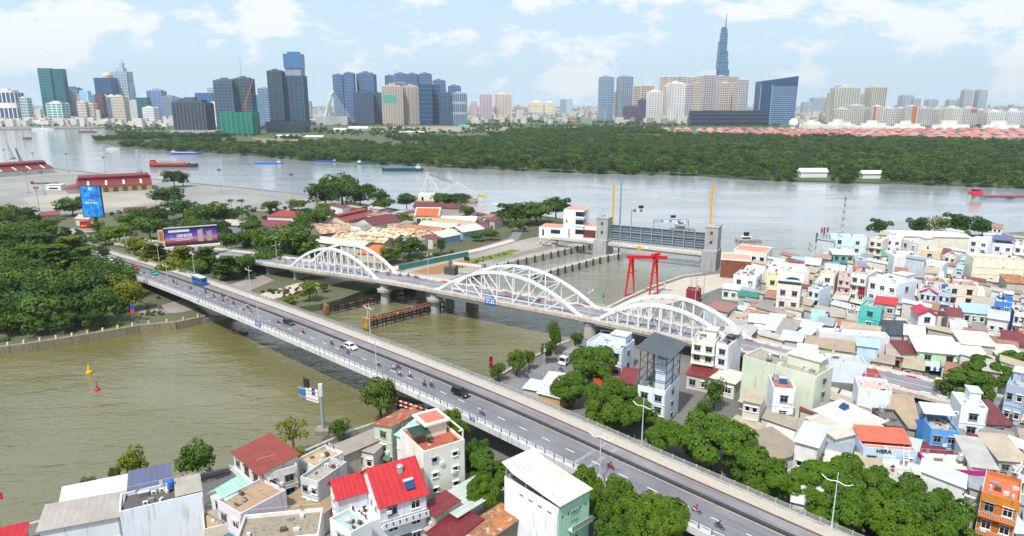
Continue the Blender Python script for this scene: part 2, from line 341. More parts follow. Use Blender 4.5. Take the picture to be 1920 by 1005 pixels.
# ---------------------------------------------------------------- leaf clumps
def clump_mesh(name, n, rx, rz, leaf, mat, seed, droop=.3, lobes=7):
    rr = random.Random(seed); m = MB()
    cen = []
    for i in range(lobes):
        a = rr.uniform(0, 6.283); q = math.sqrt(rr.random())*.72
        cen.append((rx*q*math.cos(a), rx*q*math.sin(a), rr.uniform(-.42, .62)*rz, rr.uniform(.25, .52)))
    for i in range(n):
        c = rr.choice(cen); u = rr.uniform(-.55, 1); t = rr.uniform(0, 6.283); k = math.sqrt(1-u*u)
        dd = Vector((k*math.cos(t), k*math.sin(t), u)); q = c[3]*rr.uniform(.72, 1.05)
        p = Vector((c[0]+dd.x*rx*q, c[1]+dd.y*rx*q, c[2]+dd.z*rz*q))
        nrm = (dd+Vector((rr.gauss(0, .5), rr.gauss(0, .5), .5+rr.gauss(0, .4)))).normalized()
        a = nrm.orthogonal().normalized(); a = Matrix.Rotation(rr.uniform(0, 6.28), 3, nrm) @ a; b2 = nrm.cross(a)
        s1 = leaf*rr.uniform(.6, 1.35); s2 = s1*rr.uniform(.55, .95)
        m.add([p-a*s1, p-b2*s2*.6-nrm*droop*s1*.3, p+a*s1-nrm*droop*s1, p+b2*s2*.6-nrm*droop*s1*.3], [(0, 1, 2, 3)])
    return m
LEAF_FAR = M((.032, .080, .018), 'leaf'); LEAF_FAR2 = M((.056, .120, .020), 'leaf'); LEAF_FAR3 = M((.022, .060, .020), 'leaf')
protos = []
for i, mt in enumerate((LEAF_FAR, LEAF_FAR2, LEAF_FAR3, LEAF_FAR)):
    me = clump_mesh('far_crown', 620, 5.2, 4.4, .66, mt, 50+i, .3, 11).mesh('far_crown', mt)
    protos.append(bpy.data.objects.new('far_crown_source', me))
def scatter_group(name, pts, label, cat):
    # one object: points carrying a random crown each (geometry nodes)
    me = bpy.data.meshes.new(name); me.from_pydata([p[:3] for p in pts], [], [])
    at = me.attributes.new('siz', 'FLOAT', 'POINT'); at.data.foreach_set('value', [p[3] for p in pts])
    o = obj(name, me); tag(o, label, cat, kind='stuff')
    g = bpy.data.node_groups.new(name, 'GeometryNodeTree')
    g.interface.new_socket('Geometry', in_out='INPUT', socket_type='NodeSocketGeometry'); g.interface.new_socket('Geometry', in_out='OUTPUT', socket_type='NodeSocketGeometry')
    gi = g.nodes.new('NodeGroupInput'); go = g.nodes.new('NodeGroupOutput')
    gt = g.nodes.new('GeometryNodeGeometryToInstance')
    for p in protos:
        oi = g.nodes.new('GeometryNodeObjectInfo'); oi.inputs['Object'].default_value = p; oi.inputs['As Instance'].default_value = True
        g.links.new(oi.outputs['Geometry'], gt.inputs[0])
    ip = g.nodes.new('GeometryNodeInstanceOnPoints'); ip.inputs['Pick Instance'].default_value = True
    g.links.new(gi.outputs[0], ip.inputs['Points']); g.links.new(gt.outputs[0], ip.inputs['Instance'])
    rv = g.nodes.new('FunctionNodeRandomValue'); rv.data_type = 'FLOAT_VECTOR'; rv.inputs[0].default_value = (0, 0, 0); rv.inputs[1].default_value = (0, 0, 6.283)
    g.links.new(rv.outputs[0], ip.inputs['Rotation'])
    ri = g.nodes.new('FunctionNodeRandomValue'); ri.data_type = 'INT'; ri.inputs[4].default_value = 0; ri.inputs[5].default_value = len(protos)-1
    g.links.new(ri.outputs[2], ip.inputs['Instance Index'])
    na = g.nodes.new('GeometryNodeInputNamedAttribute'); na.data_type = 'FLOAT'; na.inputs[0].default_value = 'siz'
    g.links.new(na.outputs[0], ip.inputs['Scale'])
    g.links.new(ip.outputs[0], go.inputs[0])
    md = o.modifiers.new('scatter', 'NODES'); md.node_group = g
    return o
def interp(tab, x):
    if x <= tab[0][0]: return tab[0][1]
    for (a, b2), (c, d) in zip(tab, tab[1:]):
        if x <= c: return b2+(d-b2)*(x-a)/(c-a)
    return tab[-1][1]
SHORE = [(-200,262), (175,263), (192,269), (250,279), (330,283), (470,292), (560,300), (700,308), (800,312), (960,319), (1100,325), (1300,329), (1500,341), (1700,346), (1920,353), (2300,364), (2900,378)]
FTOP = [(170,257), (230,252), (330,256), (430,256), (480,259), (620,262), (800,261), (900,252), (1000,246), (1100,243), (1230,241), (1260,254), (1400,259), (1600,262), (1800,266), (1920,268), (2900,285)]
rf = random.Random(5); fp = []
def in_px(X, Y, z): 
    dz = z-HC; zcc = Y*CT-dz*ST
    return 960+F*X/zcc, 502.5-F*(Y*ST+dz*CT)/zcc
tries = 0
while len(fp) < 12000 and tries < 400000:
    tries += 1
    Y = rf.uniform(450, 2150)**1.0; X = rf.uniform(-1300, 1700)
    if abs(X) > Y*1.0: continue
    u, v = in_px(X, Y, 1.6)
    if u < 172 or u > 2150: continue
    if v > interp(SHORE, u)-1.2 or v < interp(FTOP, u): continue
    clear = noise.noise(Vector((X*.006, Y*.006, 1.3)))
    if (u < 900 and v < 274 and clear > -.02) or (600 < u < 1240 and v < 268 and clear > .1): continue
    if v > 326 and (1485 < u < 1560 or 1604 < u < 1658): continue
    s = rf.uniform(.5, 1.5)*(1.0+.45*noise.noise(Vector((X*.01, Y*.01, 7))))
    fp.append((X, Y, 1.6+3.6*s, s))
scatter_group('mangrove_forest', fp, 'dense green riverside forest covering the far bank', 'forest')
fp = []
for i in range(9000):
    Y = rf.uniform(1500, 3300); X = rf.uniform(-1500, 2100); u, v = in_px(X, Y, 1.6)
    if u < 200 or u > 2000 or v > interp(FTOP, u)+2 or (u > 1240 and v > 238): continue
    if noise.noise(Vector((X*.004, Y*.004, 4.4))) < .02: continue
    s = rf.uniform(.55, 1.15); fp.append((X, Y, 1.6+3.4*s, s))
for i in range(500):
    Y = rf.uniform(2120, 2500); X = rf.uniform(-2000, -1050); u, v = in_px(X, Y, 2)
    if v < 243 and rf.random() < .6: fp.append((X, Y, 5, rf.uniform(.6, 1.1)))
scatter_group('city_greenery', fp, 'scattered green treetops between the towers across the river', 'greenery')
fp = []
def under(poly, n, z, s0, s1):
    P_ = [T(*q) for q in poly]; us = [q[0] for q in P_]; vs = [q[1] for q in P_]
    for i in range(n):
        u, v = rf.uniform(min(us), max(us)), rf.uniform(min(vs), max(vs)); ins = False
        for (a, b2), (c, d) in zip(P_, P_[1:]+P_[:1]):
            if (b2 > v) != (d > v) and u < (c-a)*(v-b2)/(d-b2)+a: ins = not ins
        if ins: q = G(u, v, z); s = rf.uniform(s0, s1); fp.append((q.x, q.y, z+s*2.2, s))
under([('A',0,430), ('A',420,520), ('A',640,640), ('A',800,800), ('A',960,950), ('E',960,160), ('E',940,330), ('E',560,400), ('E',0,470), ('E',-200,400), ('A',-200,500)], 900, 2.5, .25, .6)
under([('A',960,640), ('A',1200,680), ('A',1560,720), ('A',1855,800), ('A',1855,960), ('A',1560,840), ('A',1250,740), ('A',960,670)], 220, 2.5, .2, .45)
under([('A',760,480), ('A',1080,430), ('A',1500,440), ('B',60,420), ('B',480,440), ('B',420,560), ('A',1855,720), ('A',1300,640), ('A',960,580)], 330, 2.5, .2, .5)
under([('B',0,560), ('B',400,560), ('B',420,700), ('B',280,790), ('B',0,740)], 160, 2.5, .2, .5)
under([('E',1060,320), ('E',1260,335), ('E',1200,350), ('E',1000,370)], 40, 2.5, .08, .14)
under([('F',0,190), ('F',260,240), ('F',420,190), ('F',300,160), ('F',130,160)], 50, 2.5, .12, .25)
under([('B',1400,870), ('B',1560,800), ('B',1760,758), ('B',1855,752), ('B',1640,812), ('B',1500,858)], 160, 2.5, .06, .16)
under([('B',1000,840), ('B',1250,790), ('B',1650,700), ('B',1640,690), ('B',1240,775)], 120, 2.5, .1, .3)
under([('C',-60,560), ('C',60,520), ('C',150,560), ('C',60,600)], 30, 2.5, .15, .3)
scatter_group('park_undergrowth', fp, 'low green undergrowth beneath the trees of the north bank', 'undergrowth')
# pale sandy and brown patches of the cleared land
for i, (q, c) in enumerate([([(470,258), (610,262), (700,268), (640,272), (500,268)], '8d7d62'), ([(660,238), (960,236), (980,243), (860,247), (700,246)], '9b8d7c'), ([(980,240), (1130,236), (1140,241), (1010,246)], 'a79a88'), ([(905,262), (1000,258), (1030,262), (950,268)], '7b6353')]):
    sheet('cleared_ground', px(q, 1.6), 1.7+.02*i, M(c, 'ground'), .03)
# ---------------------------------------------------------------- far skyline
def tower(name, label, t, x0, x1, yt, D, body, band, rot=0, step=7.5, fins=0, dep=.8, crown=None, group=None, cat='tower', z0=2.0, glassy=True, vb=None):
    u0, v0 = T(t, x0, yt); u1, _ = T(t, x1, yt)
    p0 = AT(u0, v0, D); p1 = AT(u1, v0, D); span = p1.x-p0.x; h = p0.z-z0
    a = rad(rot); w = span/(math.cos(a)+dep*abs(math.sin(a))); d = w*dep
    r = root(name, label, cat, ((p0.x+p1.x)/2, D, z0), a, group)
    # width is taken at the roof; the body keeps it all the way down
    kb = 'glass' if glassy else 'tower'
    MB().box(-w/2, w/2, -d/2, d/2, 0, h).build('body', M(body, 'tower', .25 if glassy else .8), r)
    m = MB(); e = w*.012+.12; n = max(2, int(h/step))
    for i in range(1, n):
        z = h*i/n; th = step*.30
        m.box(-w/2-e, w/2+e, -d/2-e, d/2+e, z, z+th)
    tag(m.build('floor_bands', M(band, 'tower', .7), r), kind='stuff')
    if fins:
        m = MB(); e2 = e+.25
        for i in range(fins+1):
            x = -w/2+w*i/fins; tw = w*.022
            m.box(x-tw, x+tw, -d/2-e2, -d/2, 0, h); 
        nd2 = max(2, int(fins*dep))
        for i in range(nd2+1):
            y = -d/2+d*i/nd2; tw = w*.022
            for sg in (-1, 1):
                xx = sg*w/2; m.box(min(xx, xx+sg*e2), max(xx, xx+sg*e2), y-tw, y+tw, 0, h)
        tag(m.build('fins', M(band, 'tower', .7), r), kind='stuff')
    if crown != 'none':
        m = MB(); m.box(-w*.36, w*.36, -d*.36, d*.36, h, h+w*.10); m.box(-w*.2, w*.1, -d*.2, d*.2, h+w*.1, h+w*.18)
        for s2 in (-1, 1):
            m.box(-w/2, w/2, s2*d/2-(.3 if s2 > 0 else 0), s2*d/2+(.3 if s2 < 0 else 0), h, h+2.2)
        m.build('roof_plant', M(band if crown is None else crown, 'tower', .8), r)
    r['h'] = h; r['w'] = w
    return r
def S(label, t, x0, x1, yt, D, body, band, **k):
    return tower(k.pop('name', 'office_tower'), label, t, x0, x1, yt, D, body, band, **k)
# left: the old centre
r = S('white tower with dark blue vertical strips at the left edge of the skyline', 'a', -20, 135, 362, 2500, '2d4a78', 'd9d2c8', fins=5, step=60, dep=.6)
S('white block with teal windows right of the blue-striped white tower', 'a', 142, 208, 402, 2500, '3d8f98', 'e0dcd6', fins=4, step=9)
r = S('tall teal glass twin slab towering over the left skyline', 'a', 284, 372, 186, 2600, '1d6470', '2a7a84', step=9, crown='none', dep=.55)
m = MB(); w = r['w']; h = r['h']; m.box(w*.5, w*1.42, -w*.12, w*.42, 0, h*1.0-2); m.build('rear_slab', M('175a66', 'tower', .25), r)
S('small white and teal tower in front of the teal twin slab', 'a', 362, 470, 442, 2480, '3f8d92', 'dfe2de', fins=3, step=8)
S('pale blue glass tower just right of the teal twin slab', 'a', 472, 540, 350, 2650, '8db6d4', 'c2d9e6', fins=3)
S('dark blue tower with a slanted top behind the pale blue one', 'a', 478, 582, 336, 2900, '35586f', '4b7590')
S('grey-beige office block between two pale blue towers', 'a', 538, 592, 378, 2640, '8d9296', 'b9b8b2')
S('bright sky-blue glass tower with a flat top', 'a', 588, 645, 350, 2620, '86b5da', 'b5d2e8', fins=2)
S('grey slab right of the sky-blue glass tower', 'a', 648, 700, 384, 2700, '7b828c', '9fa4aa')
S('cream stepped block low in front of the grey slab', 'a', 570, 632, 432, 2450, 'a59c90', 'd9cfc4', step=9, glassy=False, name='city_block')
S('cream low block beside the maroon tower', 'a', 634, 690, 446, 2460, 'a2958c', 'd6ccc2', step=9, glassy=False, name='city_block')
S('maroon tower with a white side', 'a', 696, 746, 378, 2500, '5c3a48', '75525f', fins=2)
S('white and maroon tower attached right of the maroon one', 'a', 742, 788, 384, 2520, 'b7a9ad', 'd9d0d2')
r = S('dark blue glass tower with a golden round crown', 'a', 705, 823, 256, 2750, '2a4f7c', '3a628f', crown='none', step=8)
MB().lathe([(r['w']*.30, 0), (r['w']*.30, r['w']*.16), (r['w']*.24, r['w']*.27), (r['w']*.10, r['w']*.33)], 14, (r['w']*.12, 0, r['h'])).build('crown', M('c9b79c', 'tower'), r)
r = S('tall silver stepped tower ending in a thin spire', 'a', 827, 934, 210, 2800, '8799ad', 'b4c1cd', fins=5, crown='none', step=10)
w, h = r['w'], r['h']; m = MB(); k = w/107
m.box(-w*.24, w*.24, -w*.22, w*.22, h, h+26*k); m.box(-w*.05, w*.18, -w*.12, w*.12, h+26*k, h+62*k); m.build('upper_steps', M('9fb0c2', 'tower'), r)
MB().tube((w*.1, 0, h+62*k), (w*.12, 0, h+116*k), 1.6, .5, 6).build('spire', M('b9c4ce', 'tower'), r)
m = MB(); m.box(w*.46, w*.62, -w*.3, w*.3, 0, h*.72); m.build('right_wing', M('a2b4c4', 'tower', .3), r)
r = S('slim blue tower with a white pointed cap', 'a', 786, 832, 392, 2400, '3f6487', '5b7fa0', crown='none')
w, h = r['w'], r['h']; MB().add([(-w/2, -w*.4, h), (w/2, -w*.4, h), (w/2, w*.4, h), (-w/2, w*.4, h), (0, 0, h+w*.4)], [(0,1,4), (1,2,4), (2,3,4), (3,0,4)]).build('cap', M('e3e0da', 'tower'), r)
S('beige slab with many small windows below the silver spire tower', 'a', 822, 908, 392, 2380, '9c958b', 'd5cabd', step=9, fins=5, glassy=False, name='city_block')
S('white block between the silver spire tower and the teal cube', 'a', 946, 998, 424, 2600, 'b5b5b2', 'dedbd5', glassy=False, name='city_block')
S('dark teal glass cube low on the left skyline', 'a', 1000, 1074, 398, 2450, '1f6a6c', '338285', crown='none')
S('violet-blue tower standing behind the teal cube', 'a', 1082, 1184, 352, 2900, '6077a8', '8698bf', fins=3)
S('white block right below the violet-blue tower', 'a', 1046, 1128, 474, 2350, 'b9bcbe', 'e2e0da', glassy=False, name='city_block')
S('grey-blue tower left of the dark brown building under construction', 'a', 1190, 1268, 392, 2800, '6d7f98', '8d9cae')
S('blue tower peeking over the dark brown building under construction', 'a', 1256, 1330, 408, 2600, '47678e', '6482a4')
r = S('wide dark brown building under construction with open floors', 'a', 1280, 1512, 438, 1660, '323a46', '4c5563', step=5.5, fins=9, dep=.6, name='unfinished_building')
w = r['w']; m = MB(); m.box(-w*.58, w*.78, -w*.42, w*.3, 0, 9.5); m.build('podium', M('b9aeb0', 'tower', .8), r)
for i in range(14): obj('podium_column', MB().box(-.8, .8, -.5, .5, 0, 9).mesh('podium_column', M('8d8286', 'tower')) if i == 0 else cm, r, (-w*.56+i*w*.1, -w*.42-.6, 0)) if i else None; cm = MB().box(-.8, .8, -.5, .5, 0, 9).mesh('podium_column', M('8d8286', 'tower')) if i == 0 else cm
S('blue glass block behind the dark brown building', 'a', 1432, 1554, 364, 2500, '2e608f', '3c74a2', crown='none')
r = S('pale tower with a small pink dome', 'a', 1512, 1588, 330, 2650, '7fa3b8', 'b5c8d4', crown='none')
MB().lathe([(r['w']*.3, 0), (r['w']*.28, r['w']*.12), (r['w']*.1, r['w']*.26)], 12, (0, 0, r['h'])).build('dome', M('c79aa0', 'tower'), r)
S('white slab low between the brown building and the dark twin towers', 'a', 1502, 1600, 446, 2200, 'c2c0ba', 'e6e2da', glassy=False, name='city_block')
S('left of two dark steel-blue twin towers', 'a', 1566, 1698, 278, 1900, '3a5068', '546a80', fins=5, step=8)
r = S('right of two dark steel-blue twin towers with a thin antenna', 'a', 1706, 1824, 265, 1920, '36495f', '50647a', fins=5, step=8)
MB().tube((-r['w']*.12, 0, r['h']), (-r['w']*.12, 0, r['h']+62), .9, .3, 5).build('antenna', M('8b97a2', 'tower'), r)
r = S('building wrapped in bright green safety netting', 'a', 1630, 1846, 505, 1640, '157a66', '1f8f78', step=5, crown='none', dep=.7, name='unfinished_building', fins=6)
S('teal glass block right of the dark twin towers', 'a', 1812, 1880, 380, 2300, '1f7d88', '3a949c', crown='none')
S('grey-blue glass tower left of the slim dark tower', 'b', 22, 100, 335, 2200, '58799a', '88a2b8', fins=3)
S('slim dark slate tower beside the tallest dark tower', 'b', 92, 194, 210, 1780, '2c3f52', '45596c', fins=3, step=6)
r = S('tallest dark tower of the middle skyline with a light gap near its top', 'b', 220, 350, 240, 1800, '2b4560', '48617a', fins=4, step=6, crown='none')
w, h = r['w'], r['h']; k = w/130
m = MB(); m.box(-w*.44, w*.44, -w*.36, w*.36, h, h+50*k); m.build('refuge_floors', M('8c99a6', 'tower', .8), r)
m = MB(); m.box(-w*.48, w*.46, -w*.4, w*.4, h+50*k, h+150*k); m.box(-w*.3, w*.3, -w*.25, w*.25, h+150*k, h+165*k); m.build('top_block', M('3f6f9f', 'tower', .25), r)
S('dark podium joining the two dark towers', 'b', 82, 364, 570, 1760, '2f3c4c', '46525f', step=5, crown='none', dep=.3, name='podium_building', cat='building')
S('small grey tower right of the tallest dark tower', 'b', 364, 400, 428, 2700, '7d93a8', 'a3b3c0')
for i, (x0, x1, y, w_) in enumerate([(561, 630, 236, 'left'), (640, 710, 224, 'middle')]):
    S('%s slender blue rounded tower behind the cable-stayed pylon' % w_, 'b', x0, x1, y, 2500, '41618a', '5f7da3', fins=5, step=10)
S('broad blue tower right of two slender blue towers', 'b', 738, 860, 230, 2550, '3f5f88', '5c7aa0', fins=7, step=10)
S('dark navy slab with vertical ribs in front of the broad blue tower', 'b', 716, 856, 368, 2380, '2c3f5c', '46597a', fins=9, step=8)
S('dark navy slab left of the beige unfinished towers', 'b', 858, 918, 368, 2400, '2f4766', '4a6384', fins=3, step=8)
for x0, x1, y, lb in [(938, 1002, 243, 'blue rear tower farthest left behind the beige unfinished towers'), (1004, 1090, 230, 'blue rear tower behind the left beige unfinished tower'), (1092, 1172, 232, 'blue rear tower behind the right beige unfinished tower'), (1184, 1268, 230, 'blue rear tower behind the dark glass cube'), (1284, 1369, 278, 'shorter blue rear tower right of the dark glass cube'), (1395, 1480, 318, 'lowest blue rear tower of the middle cluster')]:
    S(lb, 'b', x0, x1, y, 2700, '3f5d87', '5d799f', fins=6, step=10)
r = S('beige unfinished tower with green netting on its upper floors', 'b', 922, 1068, 322, 2340, '8c847c', 'bdb2a6', fins=8, step=6, name='unfinished_building', glassy=False)
m = MB(); w, h = r['w'], r['h']; m.box(-w*.46, w*.2, -w*.4-1.6, -w*.4-.8, h*.58, h*.80); m.build('netting', M('4fa08c', 'tower', .8), r)
S('beige unfinished tower right of the netted one', 'b', 1072, 1180, 320, 2360, '938b85', 'bcb1a8', fins=4, step=5, name='unfinished_building', glassy=False)
S('dark blue glass cube right of the beige unfinished towers', 'b', 1182, 1278, 304, 2340, '1d3f63', '2c5278', crown='none', step=14)
S('dark blue glass slab attached right of the dark cube', 'b', 1276, 1335, 308, 2380, '24486c', '345c82', crown='none', step=14)
S('dark steel block low right of the dark glass slab', 'b', 1332, 1416, 368, 2330, '2e4a66', '43607c', fins=3)
S('grey-blue block with pale stripes ending the middle cluster', 'b', 1416, 1524, 372, 2340, '4a637f', '93a2b0', fins=7, step=30)
S('small pink tower right of the middle cluster', 'b', 1556, 1600, 428, 3200, 'b3a3b0', 'cfc3c8')
S('pinkish tower alone between the two skyline clusters', 'b', 1622, 1708, 378, 3100, 'a795a8', 'cdbfc6', fins=4)
S('pink tower with yellowish stripes between the two skyline clusters', 'b', 1732, 1852, 378, 3150, 'b3a4a4', 'd6c8b4', fins=5)
# centre right
S('cream slab block, left of a far pair', 'c', 126, 228, 745, 4200, 'cfc6ae', 'dfd8c6', glassy=False, name='apartment_block', step=12)
S('cream slab block, right of a far pair', 'c', 233, 312, 745, 4200, 'd0c7b0', 'dfd8c6', glassy=False, name='apartment_block', step=12)
S('small pale grey-blue far tower', 'c', 350, 393, 722, 3800, '7f95ab', 'a9b8c6'); S('small pale far tower with a pinkish tint', 'c', 398, 438, 717, 4000, 'b2b8c6', 'c9ced6')
S('tall grey-blue apartment tower at the left of the right cluster', 'c', 634, 736, 562, 2900, '5b7a9a', '93a7ba', fins=6, step=9, rot=12)
S('tall apartment tower with a dark blue left face', 'c', 765, 874, 560, 2900, '4b6b8f', 'a3aebb', fins=6, step=9, rot=12)
APT = [(726, 764, 668, 3100, 'beige sliver of a tower between two grey-blue towers'), (876, 930, 628, 3100, 'beige tower right of the dark-faced tower'), (930, 1030, 626, 3200, 'wide beige tower with a notched roof'),
       (1070, 1130, 558, 3300, 'beige rear tower at the left end of the long row'), (1130, 1192, 560, 3350, 'second beige rear tower of the long row'), (1198, 1260, 558, 3300, 'pale rear tower right of the white front tower'),
       (1262, 1336, 562, 3350, 'peach rear tower in the middle of the long row'), (1340, 1382, 556, 3300, 'narrow peach rear tower beside the stepped group'), (1384, 1478, 549, 3200, 'broad grey-pink tower left of the supertall'),
       (1480, 1556, 556, 3150, 'grey-pink tower directly below the supertall'), (1560, 1638, 560, 3200, 'grey-pink tower right below the supertall'), (1636, 1712, 580, 3150, 'rightmost grey-pink tower of the long row'),
       (1088, 1160, 630, 3050, 'shorter beige tower between the two white front towers'), (1246, 1308, 620, 3050, 'shorter beige tower right of the tall white front tower'), (1310, 1372, 606, 3050, 'shorter cream tower left of the grey-pink group'),
       (1500, 1586, 606, 2980, 'brick-tinted tower in front of the supertall'), (1590, 1640, 604, 3000, 'cream striped tower in front of the supertall')]
for x0, x1, y, D, lb in APT:
    c1, c2 = [('6f6560', 'd2c6ba'), ('66646e', 'cbc6c8'), ('7a6e66', 'dccfc0')][int(x0*7) % 3]; x0 += 3; x1 -= 4
    S(lb, 'c', x0, x1, y, D, c1, c2, fins=5, step=9, name='apartment_tower', glassy=False, group='long row of beige apartment towers')
S('brown block low between the grey-blue and beige towers', 'c', 806, 910, 775, 2700, '56485a', '6d5e6c', step=8, name='city_block'); S('purple-brown block behind the shorter white tower', 'c', 916, 984, 726, 2850, '4d4668', '655d7c', step=8, name='city_block')
S('shorter of two white front towers with open roof frames', 'c', 986, 1084, 668, 2780, 'a9a8a8', 'e6e2dc', fins=5, step=8, name='apartment_tower', glassy=False)
S('taller of two white front towers with open roof frames', 'c', 1132, 1245, 608, 2780, 'a5a6a8', 'e8e5df', fins=6, step=8, name='apartment_tower', glassy=False)
# the supertall
Dl = 3300; r = root('supertall_tower', 'very tall blue glass stepped tower with a needle spire above the right skyline', 'tower', (AT(*T('c', 1520, 545), Dl).x, Dl, 2))
kx = 1/3.8646/PXM((0, Dl, 78)); base = AT(*T('c', 1520, 545), Dl).z
m1, m2 = MB(), MB()
for i, (x0, x1, y0, y1, dz) in enumerate([(1476, 1502, 700, 512, .4), (1486, 1556, 700, 505, 1), (1488, 1556, 505, 440, .95), (1494, 1556, 440, 372, .9), (1500, 1552, 372, 300, .85), (1512, 1558, 300, 240, .75), (1519, 1558, 240, 208, .65), (1524, 1552, 208, 196, .5)]):
    z0 = AT(*T('c', 1520, y0), Dl).z-2; z1 = AT(*T('c', 1520, y1), Dl).z-2; lean = (x0+x1)/2-1520; cxx = lean*kx*3.8646/3.8646
    hw = (x1-x0)/2*kx; cxx = (lean-(545-(y0+y1)/2)*.075)*kx
    z0 = max(0, z0) if i > 1 else 0
    m1.box(cxx-hw, cxx+hw, -hw*dz, hw*dz, z0, z1)
    for q in range(int((z1-z0)/11)): m2.box(cxx-hw-.3, cxx+hw+.3, -hw*dz-.3, hw*dz+.3, z0+11*q, z0+11*q+2.2)
    for q in range(6): xx = cxx-hw+2*hw*q/5; m2.box(xx-.5, xx+.5, -hw*dz-.5, -hw*dz, z0, z1)
m1.build('body', M('335d84', 'tower', .2), r); tag(m2.build('floor_bands', M('6c8fae', 'tower', .5), r), kind='stuff')
zt = AT(*T('c', 1520, 196), Dl).z-2; MB().tube((3, 0, zt), (3, 0, AT(*T('c', 1520, 100), Dl).z-2), 4.5, 1.2, 8).build('spire', M('7f94a6', 'tower'), r)
# right: dark wedge, black low complex, mid-rise rows
r = S('long dark navy low complex with a flat roof in front of the towers', 'c', 1292, 1850, 800, 2260, '26344a', '3b4a62', step=11, dep=.12, crown='none', name='low_complex', cat='building')
D = 2350; r = root('wedge_tower', 'dark blue wedge-shaped office building with a slanted roof', 'tower', (AT(1453, 225, D).x, D, 2))
x0, x1 = AT(1416, 225, D).x-r.location.x, AT(1483, 225, D).x-r.location.x; xt = AT(1492, 143, D).x-r.location.x; zl, zr = AT(1416, 153, D).z-2, AT(1492, 143, D).z-2; dd = 26
m = MB(); m.hexa([(x0, -dd, 0), (x1, -dd, 0), (x1, dd, 0), (x0, dd, 0)], [(x0, -dd, zl), (xt, -dd, zr), (xt, dd, zr), (x0, dd, zl)]); m.build('body', M('1d3f66', 'tower', .2), r)
m = MB(); nn = 20
for i in range(nn):
    t0 = (i+.15)/nn*.9; z = t0*zl; xr = x1+(xt-x1)*z/zr
    m.box(x0*.42, xr+.5, -dd-.6, dd+.6, z, z+zl/nn*.38)
for xx in (x0+1, x0*.42): m.box(xx-1.3, xx+1.3, -dd-1, -dd, 0, zl*.93)
tag(m.build('floor_bands', M('7fa0bf', 'tower', .4), r), kind='stuff')
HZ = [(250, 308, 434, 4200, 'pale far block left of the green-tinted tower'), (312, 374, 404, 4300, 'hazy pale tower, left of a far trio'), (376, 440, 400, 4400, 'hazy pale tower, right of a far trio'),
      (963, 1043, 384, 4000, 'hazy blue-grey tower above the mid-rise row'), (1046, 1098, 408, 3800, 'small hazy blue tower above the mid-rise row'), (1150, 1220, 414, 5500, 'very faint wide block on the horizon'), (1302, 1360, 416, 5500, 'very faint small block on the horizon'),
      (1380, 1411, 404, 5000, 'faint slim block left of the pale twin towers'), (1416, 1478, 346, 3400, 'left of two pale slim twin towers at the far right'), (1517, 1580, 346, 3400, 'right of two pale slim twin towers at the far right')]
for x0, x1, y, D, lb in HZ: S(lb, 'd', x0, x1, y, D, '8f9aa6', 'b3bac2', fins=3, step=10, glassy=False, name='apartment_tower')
S('tall green-tinted apartment tower with a beige side wing', 'd', 470, 650, 330, 2550, '6a8288', 'c2beb2', fins=9, step=7, name='apartment_tower', glassy=False, rot=-8); S('beige side wing left of the green-tinted tower', 'd', 438, 476, 364, 2580, 'a79f98', 'cbc4b8', fins=3, step=7, name='apartment_tower', glassy=False)
S('shorter grey tower between two tall apartment towers', 'd', 652, 720, 374, 2700, '8e8f92', 'bdbbb6', fins=4, name='apartment_tower', glassy=False); S('tall beige apartment tower with a dark central stripe', 'd', 722, 846, 328, 2580, '7c7a78', 'cbc4b8', fins=7, step=7, name='apartment_tower', glassy=False, rot=10)
ROW = [(480, 588, 486, 'd0ccc4'), (590, 690, 460, 'cfc8c2'), (692, 754, 480, 'bfb8b4'), (756, 830, 464, 'd6d0c8'), (832, 920, 478, 'd3d0cc'), (922, 1000, 478, 'cccac8'), (1002, 1080, 464, 'd4ccc2'), (1082, 1180, 478, 'cbc8c6'), (1182, 1270, 482, 'd2cfcb'), (1272, 1398, 478, 'd4d0ca'), (1400, 1510, 480, 'c9c4c0'), (1512, 1580, 490, 'd0ccc6'), (1582, 1700, 505, 'd6d6d4'), (1702, 1860, 505, 'cfcfcf')]
for i, (x0, x1, y, c) in enumerate(ROW):
    r = S('pale mid-rise apartment block number %d from the left in the long right row' % (i+1) if False else ['leftmost pale block of the long mid-rise row', 'second pale block of the mid-rise row with a raised roof', 'narrow greyish block third in the mid-rise row', 'cream block with an ochre strip in the mid-rise row', 'white block fifth in the mid-rise row', 'grey-white block left of the orange-striped block', 'mid-rise block with a bold orange vertical stripe', 'grey block right of the orange-striped block', 'white block with a flat top near the middle of the mid-rise row', 'wide white block left of the orange-topped block', 'mid-rise block with an orange panel at its top', 'narrow cream block right of the orange-topped block', 'bluish white block with roof gardens', 'rightmost bluish white mid-rise block'][i],
          'd', x0, x1, y, 2210+(i % 3)*25, '7e8084', c, fins=max(4, int((x1-x0)/14)), step=5.2, dep=.35, name='apartment_block', cat='building', glassy=False, group='long mid-rise row across the river')
    if i in (3, 6, 10):
        w, h = r['w'], r['h']; MB().box(w*.05 if i != 3 else -w*.4, w*.42 if i != 3 else -w*.2, -w*.175-1.4, -w*.175-.3, h*.8 if i == 10 else 6, h+1).build('orange_panel', M('b56a35', 'tower', .8), r)
for i, (x0, x1, y) in enumerate([(232, 400, 592), (402, 628, 597), (640, 880, 607), (882, 1130, 612), (1140, 1500, 630), (1502, 1860, 632)]):
    S(['leftmost white terraced row-house block behind the pink villas', 'second white row-house block behind the pink villas', 'third white row-house block behind the pink villas', 'fourth white row-house block behind the pink villas', 'fifth white row-house block behind the pink villas', 'rightmost white row-house block behind the pink villas'][i], 'd', x0, x1, y, 1980, '9a9a98', 'e4e0da', fins=int((x1-x0)/12), step=4, dep=.1, name='row_houses', cat='building', glassy=False)
